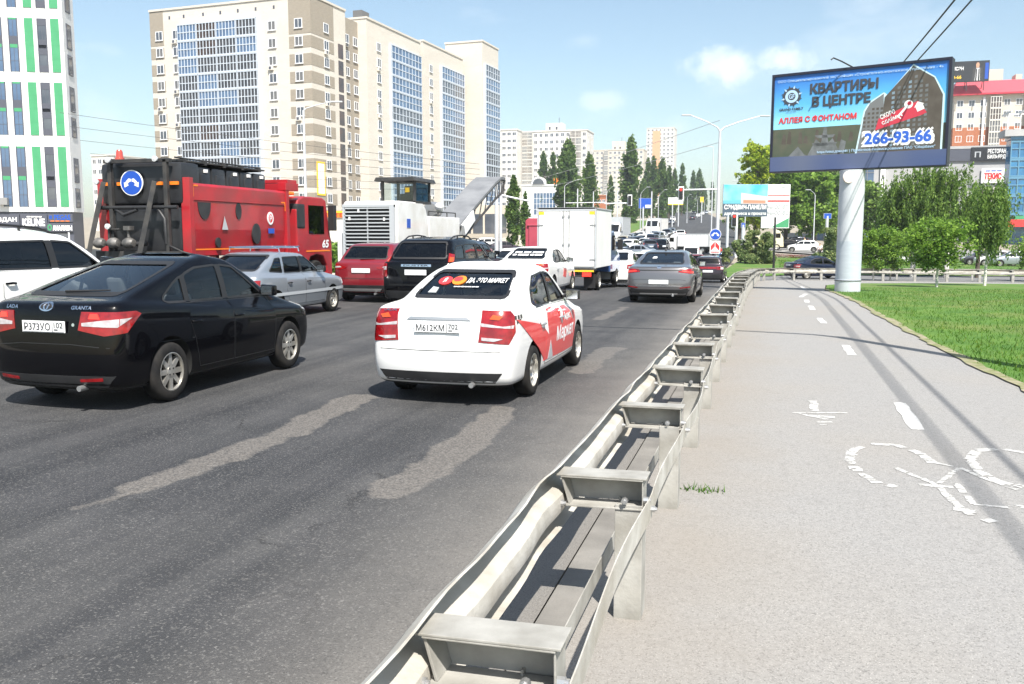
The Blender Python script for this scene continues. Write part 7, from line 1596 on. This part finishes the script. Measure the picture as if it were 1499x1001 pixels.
# ------------------------------------------------------------------ traffic lights on long arms
def traffic_light(label, px, py, depth, lit, w=.30):
    p = dp(px, py, depth); o = thing('traffic_light', label, 'traffic light', p); mb = MB(); mb.box(-w,w,.02,.05,-.75,.75,0); mb.build('backboard', M['lit'], o)
    mb = MB(); mb.box(-.2,.2,-.15,.02,-.6,.6); mb.build('housing', M['trim'], o, bevel=.03)
    for k, c in enumerate(('red','amber','green')):
        mb = MB(); mb.lathe([(0,.02),(.12,.02),(.13,0)], 14, Matrix.Translation((0,-.16,.38-.38*k)) @ Matrix.Rotation(R(90),4,'X')); mb.build('lens', M['brake'] if (k == 0 and lit) else M['trim'], o)
    return o
traffic_light('traffic light with white backboard hanging left of the blue roadside board', 922, 293, 118, False); traffic_light('lit red traffic light on the long arm left of the double lamp post', 997, 283, 96, True); traffic_light('lit red traffic light low beside the sandwich panel billboard legs', 1075, 322, 92, True)
def bar(name, label, a, b, r_, depth, m='polewhite'):
    p, q = dp(a[0], a[1], depth), dp(b[0], b[1], depth); mb = MB(); mb.tube([p, q], r_, 8); return tag(mb.build(name, M[m]), label, 'pole arm')
bar('signal_arm', 'horizontal pole arm carrying the lit red traffic light', (990,278), (1052,277), .09, 96.5); bar('signal_arm', 'horizontal pole arm carrying the left traffic light', (885,298), (925,297), .08, 118.5); bar('signal_arm', 'pale sloping cable arm crossing the bright poplar', (731,285), (778,295), .07, 70); bar('signal_arm', 'long thin horizontal arm between the left verge poles', (828,297), (888,296), .06, 150)
# ------------------------------------------------------------------ smaller billboards
def board(name, label, c0, c1, depth, legs, face, txts, polys=(), legm='polewhite', tilt=0):
    """c0,c1 photo corners (left-top, right-bottom)"""
    tl = dp(c0[0], c0[1], depth); rb = dp(c1[0], c1[1], depth); bl = dp(c0[0], c1[1], depth); x, y = (tl.x+rb.x)/2, (tl.y+rb.y)/2; z = terr(x, y); o = thing(name, label, 'billboard', (x, y, z)); B0 = Vector((x,y,z))
    w = Vector((rb.x-bl.x, rb.y-bl.y)).length; h = tl.z-bl.z; Fm = frame(Vector((bl.x,bl.y,bl.z))-B0, RV, (0,0,1)); mb = MB(); mb.box(0,w,0,h,-.25,-.01,0,Fm); mb.build('panel', M['decalgrey'], o)
    mats = [face]; mb = MB(); mb.box(0.03,w-.03,.03,h-.03,-.01,0,0,Fm)
    for pts, mm in polys:
        if mm not in mats: mats.append(mm)
        mb.add([Fm @ Vector((a*w,b*h,.006+.003*(len(mats)))) for a, b in pts], [tuple(range(len(pts)))], mats.index(mm))
    for s, a, b, c, d, mm, bo in txts:
        if mm not in mats: mats.append(mm)
        put_text(mb, s, Fm, a*w, b*w, c*h, d*h, mats.index(mm), bo, z=.04)
    mb.build('print', mats, o)
    for u in legs:
        p = Fm @ Vector((u*w, 0, -.13)); mb = MB(); zg = terr(p.x+B0.x, p.y+B0.y)-z; mb.tube([(p.x,p.y,zg-.3),(p.x,p.y,p.z+.3)], .17, 10); mb.build('leg', M[legm], o, smooth=40)
    return o
skyp = pm_('print_sky', (.06,.40,.72), col2=(.25,.62,.80), scale=.6, detail=3)
board('billboard', 'sandwich panel billboard with a blue sky factory picture and СЭНДВИЧ-ПАНЕЛИ lettering', (1058,270), (1123,317), 100, (.12,.32), skyp, [('СЭНДВИЧ-ПАНЕЛИ',.03,.97,.20,.37,M['lit'],.03),('для бизнеса и проката',.03,.97,.03,.15,M['lit'],.02)],
      [([(0,0),(1,0),(1,.40),(0,.40)], pm_('print_slate', (.06,.09,.13))), ([(.40,.40),(1,.40),(1,.62),(.40,.74)], pm_('print_hall', (.55,.50,.48))), ([(0,.40),(.40,.40),(.40,.52),(0,.50)], pm_('print_teal', (.12,.40,.50))), ([(.45,.42),(.95,.42),(.95,.50),(.45,.52)], pm_('print_coral', (.62,.22,.14)))])
board('billboard', 'white billboard with phone numbers, red rules and a green corner beside the sandwich panel board', (1114,270), (1155,334), 104, (.5,), M['lit'], [('246-00-87',.08,.95,.44,.54,M['decalgrey'],.03),('246-00-82',.08,.95,.31,.41,M['decalgrey'],.03),('ИДИЛИЯ',.32,.80,.90,.95,M['decalgrey'],.03)],
      [([(.0,.74),(.98,.74),(.98,.765),(.0,.765)], M['decalred']), ([(.0,.60),(.98,.60),(.98,.64),(.0,.64)], M['decalred']), ([(.35,.02),(.98,.02),(.98,.24)], M['wgreen']), ([(.10,.86),(.22,.86),(.22,.95),(.10,.95)], M['wgreen'])])
board('billboard', 'blue roadside board with a white patch below the poplars', (935,290), (954,305), 170, (.35,), M['blue'], [], [([(.5,.08),(.95,.08),(.95,.35),(.5,.35)], M['lit'])])
board('billboard', 'small white roadside board with a yellow foot strip left of the red traffic light', (978,289), (1000,300), 230, (.3,.7), M['lit'], [], [([(.0,.02),(1,.02),(1,.16),(0,.16)], M['yellow'])])
board('road_sign', 'small yellow sign high up along the avenue', (1025,288), (1030,296), 260, (.5,), M['yellow'], [])
board('road_sign', 'blue information sign near the curved path under the trees', (1206,312), (1217,320), 100, (.5,), M['blue'], [])
board('road_sign', 'small blue sign right of the sandwich board legs', (1085,326), (1091,333), 95, (.5,), M['blue'], [])
# ------------------------------------------------------------------ poles whose shadow crosses the path, and the overhead cables
cl = thing('street_lamp', 'lamp post on the lawn just outside the right edge whose shadow crosses the path', 'street lamp', (4.75, 11.7, terr(4.75,11.7))); mb = MB(); mb.tube([(0,0,-.3),(0,0,4),(0,0,8.6)], [.15,.135,.11], 12); mb.build('pole', M['polewhite'], cl, smooth=40)
mb = MB(); mb.tube([(0,0,8.5),(-.25,.05,9.0),(-1.3,.1,9.4),(-2.9,.1,9.5),(-4.6,.1,9.45)], [.08,.07,.06,.05,.045], 8); mb.build('arm', M['polewhite'], cl, smooth=40); mb = MB(); mb.box(-5.2,-4.5,-.04,.24,9.36,9.48); mb.build('lamp_head', M['decalgrey'], cl, bevel=.03)
def cable(label, p, q, sag, r_=.012, group=None, m='trim'):
    mb = MB(); p, q = Vector(p), Vector(q); pts = []
    for t in range(25): s = t/24; c = p.lerp(q, s); c.z -= sag*4*s*(1-s); pts.append(c)
    mb.tube(pts, r_, 6); return tag(mb.build('cable', M[m]), label, 'cable', group)
for k, (dx, z, rr) in enumerate(((0,6.9,.015),(.13,7.05,.013),(.34,6.75,.022))):
    cable('overhead cable running above the path toward the big billboard', (5.05+dx*1.1, -6, z+2.0), (5.0+dx*1.1, 62, z+2.3), .35, rr*1.2, 'cables above the cycle path')
for k in range(6):
    cable('thin trolley wire between the office block and the beige block', (-64, 70+1.2*k, 13.2-1.15*k), (-30, 92, 9.4-.55*k), .25, .022, 'trolley wires at the left', 'darkmetal')
for k in range(2): cable('thin wire strung across the avenue between the poles', (xy(1052,62), 60, 9.2-1.4*k), (-46, 150, 10-1.2*k), .5, .018, 'wires across the avenue', 'decalgrey')
# ------------------------------------------------------------------ far traffic (built once per shape, copied, repainted)
def lite(P): return dict(P, plate=(P['plate'][0], None), seams=[], rails=None, wiper=None, pillars=[])
fp = {}
def far_car(kind, colour, label, px, py, rot=0, group='queue of cars at the junction', Y=None):
    P = {'sedan': LOGAN, 'hatch': BOXY, 'suv': SUV, 'cross': XR, 'fast': FAST}[kind]
    if kind not in fp:
        o, _ = make_car(lite(P), 'car', label, colour, 1, group=group); fp[kind] = (o, M[colour]); c = o
    else:
        o, base_m = fp[kind]; c = copy_tree(o); c['label'] = label
        for ch in c.children:
            for s in ch.material_slots:
                if s.material == base_m: s.link = 'OBJECT'; s.material = M[colour]
    c['group'] = group
    x, y = gp(px, py) if Y is None else (xy(px, Y), Y)
    c.location = (x, y, terr(x, y)); c.rotation_euler.z = R(rot)+math.atan(-(bend(y+2)-bend(y-2))/4)
    return c
JQ = 'queue of cars at the junction'; UP = 'cars on the climbing avenue'; PK = 'cars parked by the beige block'
for k, c, px, Y, rot, lab in (
  ('sedan','silver',908,84,48,'silver sedan turning left behind the white sedan, red tail lamp showing'), ('fast','white',949,80,70,'white sedan seen from the side crossing the junction'), ('hatch','silver',932,92,75,'pale blue grey hatchback side on behind the crossing white sedan'),
  ('sedan','navy',905,97,175,'dark blue sedan coming toward us beside the box truck roof'), ('cross','white',921,103,170,'white crossover coming toward us in the left queue'), ('sedan','darkgrey',934,112,172,'dark grey sedan in the oncoming queue behind the white crossover'),
  ('suv','navy',949,100,15,'navy off-roader between the queue and the red car'), ('hatch','red',957,110,5,'red hatchback in the middle of the far queue'), ('suv','black',967,102,178,'black off-roader facing us with white headlamps near the refrigerated truck'),
  ('cross','white',941,122,170,'white crossover behind the red hatchback'), ('sedan','white',950,131,172,'white sedan fourth in the far oncoming queue'), ('suv','silver',961,136,172,'silver off-roader below the white lorry'), ('sedan','white',968,146,175,'white sedan right below the white lorry'),
  ('hatch','darkgrey',930,138,172,'dark hatchback at the kerb of the left verge'), ('sedan','silver',922,127,172,'silver sedan at the kerb of the left verge'), ('cross','beigecar',913,116,172,'beige crossover at the left kerb'), ('suv','darkgrey',976,158,176,'dark off-roader in the far queue under the poplars'), ('sedan','silver',983,172,178,'silver sedan last in the far queue'),
  ('suv','white',996,150,4,'white van-like off-roader alone on the right of the far queue'), ('cross','white',991,72,28,'white crossover angled behind the grey fastback'), ('suv','silver',971,66,8,'silver people carrier with dark rear glass above the grey fastback'), ('hatch','darkgrey',1001,60,4,'dark hatchback just over the roof of the grey fastback'),
  ('cross','red',1016,62,6,'red crossover partly hidden left of the plum estate'), ('sedan','white',938,60,6,'white sedan ahead of the white hatchback'), ('sedan','beigecar',955,55,5,'beige sedan between the white hatchback and the grey fastback'), ('fast','white',925,70,20,'white sedan changing lanes behind the white hatchback'), ('sedan','navy',915,106,30,'navy sedan angled behind the crossing white sedan'), ('fast','silver',926,116,170,'pale silver fastback third in the oncoming queue'), ('hatch','white',944,110,172,'white hatchback left of the red hatchback'), ('cross','darkgrey',953,122,172,'dark crossover behind the red hatchback, under the white lorry'), ('sedan','white',938,146,174,'white sedan along the left verge kerb, far up the queue'), ('fast','navy',958,154,174,'dark blue fastback under the poplars in the far queue'), ('hatch','white',972,112,165,'white hatchback left of the refrigerated truck cab'), ('sedan','white',980,60,4,'white sedan directly ahead of the grey fastback, roof only'), ('cross','white',955,66,8,'white crossover above the left shoulder of the grey fastback'), ('sedan','white',755,38,2,'white sedan seen only by its roof between navy off-roader and second taxi')):
    far_car(k, c, lab, px, 0, rot, JQ, Y)
for k, c, px, py, rot, lab in (
  ('hatch','navy',1013,322,2,'small dark blue car climbing the avenue alone'), ('sedan','white',1022,318,178,'white sedan coming down the hill, first in line'), ('cross','white',1028,315,178,'white crossover second in the downhill line'), ('suv','darkgrey',1016,314,178,'dark off-roader on the upper avenue'),
  ('suv','white',985,325,178,'white van parked at the left kerb of the climb'), ('sedan','darkgrey',983,329,178,'dark sedan leading the downhill lane'), ('sedan','silver',1034,313,178,'silver sedan high on the downhill lane'), ('hatch','white',1039,312,178,'white hatchback near the crest'), ('cross','darkgrey',1031,311,2,'tiny dark crossover near the crest')):
    far_car(k, c, lab, px, py, rot, UP)
for k, c, px, Y, rot, lab in (
  ('suv','darkgrey',684,92,-40,'dark off-roader parked left of the red parked car'), ('hatch','red',695,94,-40,'red car parked in front of the pharmacy'), ('sedan','darkgrey',705,98,-45,'dark sedan parked beside the parked white van'), ('suv','white',720,104,-70,'white van parked by the pharmacy corner'), ('hatch','plum',740,100,-60,'plum hatchback parked right of the thick white poles'), ('sedan','silver',757,82,-80,'grey sedan parked at the foot of the bright poplar')):
    far_car(k, c, lab, px, 0, rot, PK, Y)
far_car('suv','navy','dark blue off-roader under the trees beside the white billboard', 1162, 0, 100, 'cars under the trees', 138); far_car('sedan','black','black sedan half hidden right of the white billboard', 1152, 0, 95, 'cars under the trees', 128)
for i, (px, Y, c, lab) in enumerate(((1462,95,'white','white sedan seen through the birches at right'),(1486,92,'silver','silver sedan at the right edge behind the lawn'),(1440,98,'darkgrey','dark sedan behind the slender birch'),(1300,96,'white','white sedan behind the small birches'))): far_car('sedan', c, lab, px, 0, 88, 'cars on the street behind the lawn', Y)
# ------------------------------------------------------------------ people far off
def person(label, px, Y, rot, shirt, trousers, h=1.72, stride=.2, bag=None):
    x = xy(px, Y); o = thing('person', label, 'person', (x, Y, terr(x, Y)), R(rot)); k = h/1.75
    def skin(name, pts, edges, rad, m, root_i=0):
        me = bpy.data.meshes.new(name); me.from_pydata([tuple(Vector(p)*k) for p in pts], edges, []); q = bpy.data.objects.new(name, me); COL.objects.link(q); q.modifiers.new('s','SKIN'); 
        for i, v in enumerate(me.skin_vertices[0].data): v.radius = (rad[i]*k,)*2; v.use_root = i == root_i
        sd = q.modifiers.new('u','SUBSURF'); sd.levels = 1; sd.render_levels = 1; dg = bpy.context.evaluated_depsgraph_get(); dg.update(); m2 = bpy.data.meshes.new_from_object(q.evaluated_get(dg)); bpy.data.objects.remove(q); m2.materials.clear(); m2.materials.append(m)
        for p in m2.polygons: p.use_smooth = True
        q = bpy.data.objects.new(name, m2); COL.objects.link(q); q.parent = o; return q
    s = stride
    P = [(0,0,.95),(0,0,1.2),(0,0,1.42),(0,.01,1.5),(0,.02,1.58),(0,.03,1.68),(.10,0,.90),(.11,s,.48),(.11,s*1.1-.05,.08),(.11,s*1.1+.12,.04),(-.10,0,.90),(-.11,-s*.6,.48),(-.11,-s*1.4,.10),(-.11,-s*1.4+.13,.05),(.20,0,1.40),(.25,-s*.5,1.12),(.25,-s*.3+.08,.86),(.25,-s*.3+.12,.77),(-.20,0,1.40),(-.25,s*.4,1.12),(-.25,s*.5+.08,.86),(-.25,s*.5+.12,.77)]
    E_ = [(0,1),(1,2),(2,3),(3,4),(4,5),(0,6),(6,7),(7,8),(8,9),(0,10),(10,11),(11,12),(12,13),(2,14),(14,15),(15,16),(16,17),(2,18),(18,19),(19,20),(20,21)]
    Rr = [.13,.12,.13,.05,.085,.08,.09,.06,.045,.035,.09,.06,.045,.035,.06,.045,.035,.03,.06,.045,.035,.03]
    skin('body', P, E_, Rr, M['skin'])
    skin('shirt', [P[0],P[1],P[2],P[14],P[15],P[18],P[19]], [(0,1),(1,2),(2,3),(3,4),(2,5),(5,6)], [.145,.14,.15,.08,.06,.08,.06], shirt)
    skin('trousers', [(0,0,.96),P[6],P[7],P[8],P[10],P[11],P[12]], [(0,1),(1,2),(2,3),(0,4),(4,5),(5,6)], [.145,.105,.078,.06,.105,.078,.06], trousers)
    skin('hair', [(0,.0,1.66),(0,.02,1.72)], [(0,1)], [.085,.075], M['ink'])
M['skin'] = mat('skin', (.45,.27,.19), .6)
for lab, px, Y, rot, sh, tr in (('person in a red top and blue jeans crossing near the sign post', 1054, 88, 60, M['decalred'], M['bluecar']), ('person in dark clothes walking behind the one in red', 1046, 92, 70, M['trim'], M['darkmetal']), ('person in a white shirt by the parked cars', 702, 78, 160, M['lit'], M['decalgrey']),
        ('person in a white top and dark trousers on the path under the trees', 1201, 110, 10, M['lit'], M['trim']), ('person in a red shirt near the blue information sign', 1212, 114, -30, M['decalred'], M['darkmetal']), ('person in a pale shirt beyond the white billboard', 1178, 135, 120, M['cream'], M['darkmetal'])): person(lab, px, Y, rot, sh, tr)
# ------------------------------------------------------------------ haze
hm = bpy.data.materials.new('haze'); hm.use_nodes = True; ht = hm.node_tree; ht.nodes.remove(ht.nodes['Principled BSDF'])
pv = ht.nodes.new('ShaderNodeVolumePrincipled'); pv.inputs['Density'].default_value = .00042; pv.inputs['Color'].default_value = (.86,.92,.97,1); pv.inputs['Anisotropy'].default_value = .3
ht.links.new(pv.outputs[0], ht.nodes['Material Output'].inputs['Volume'])
mb = MB(); mb.box(-900,700,-60,1500,-9,75); tag(mb.build('haze', hm), kind='stuff')
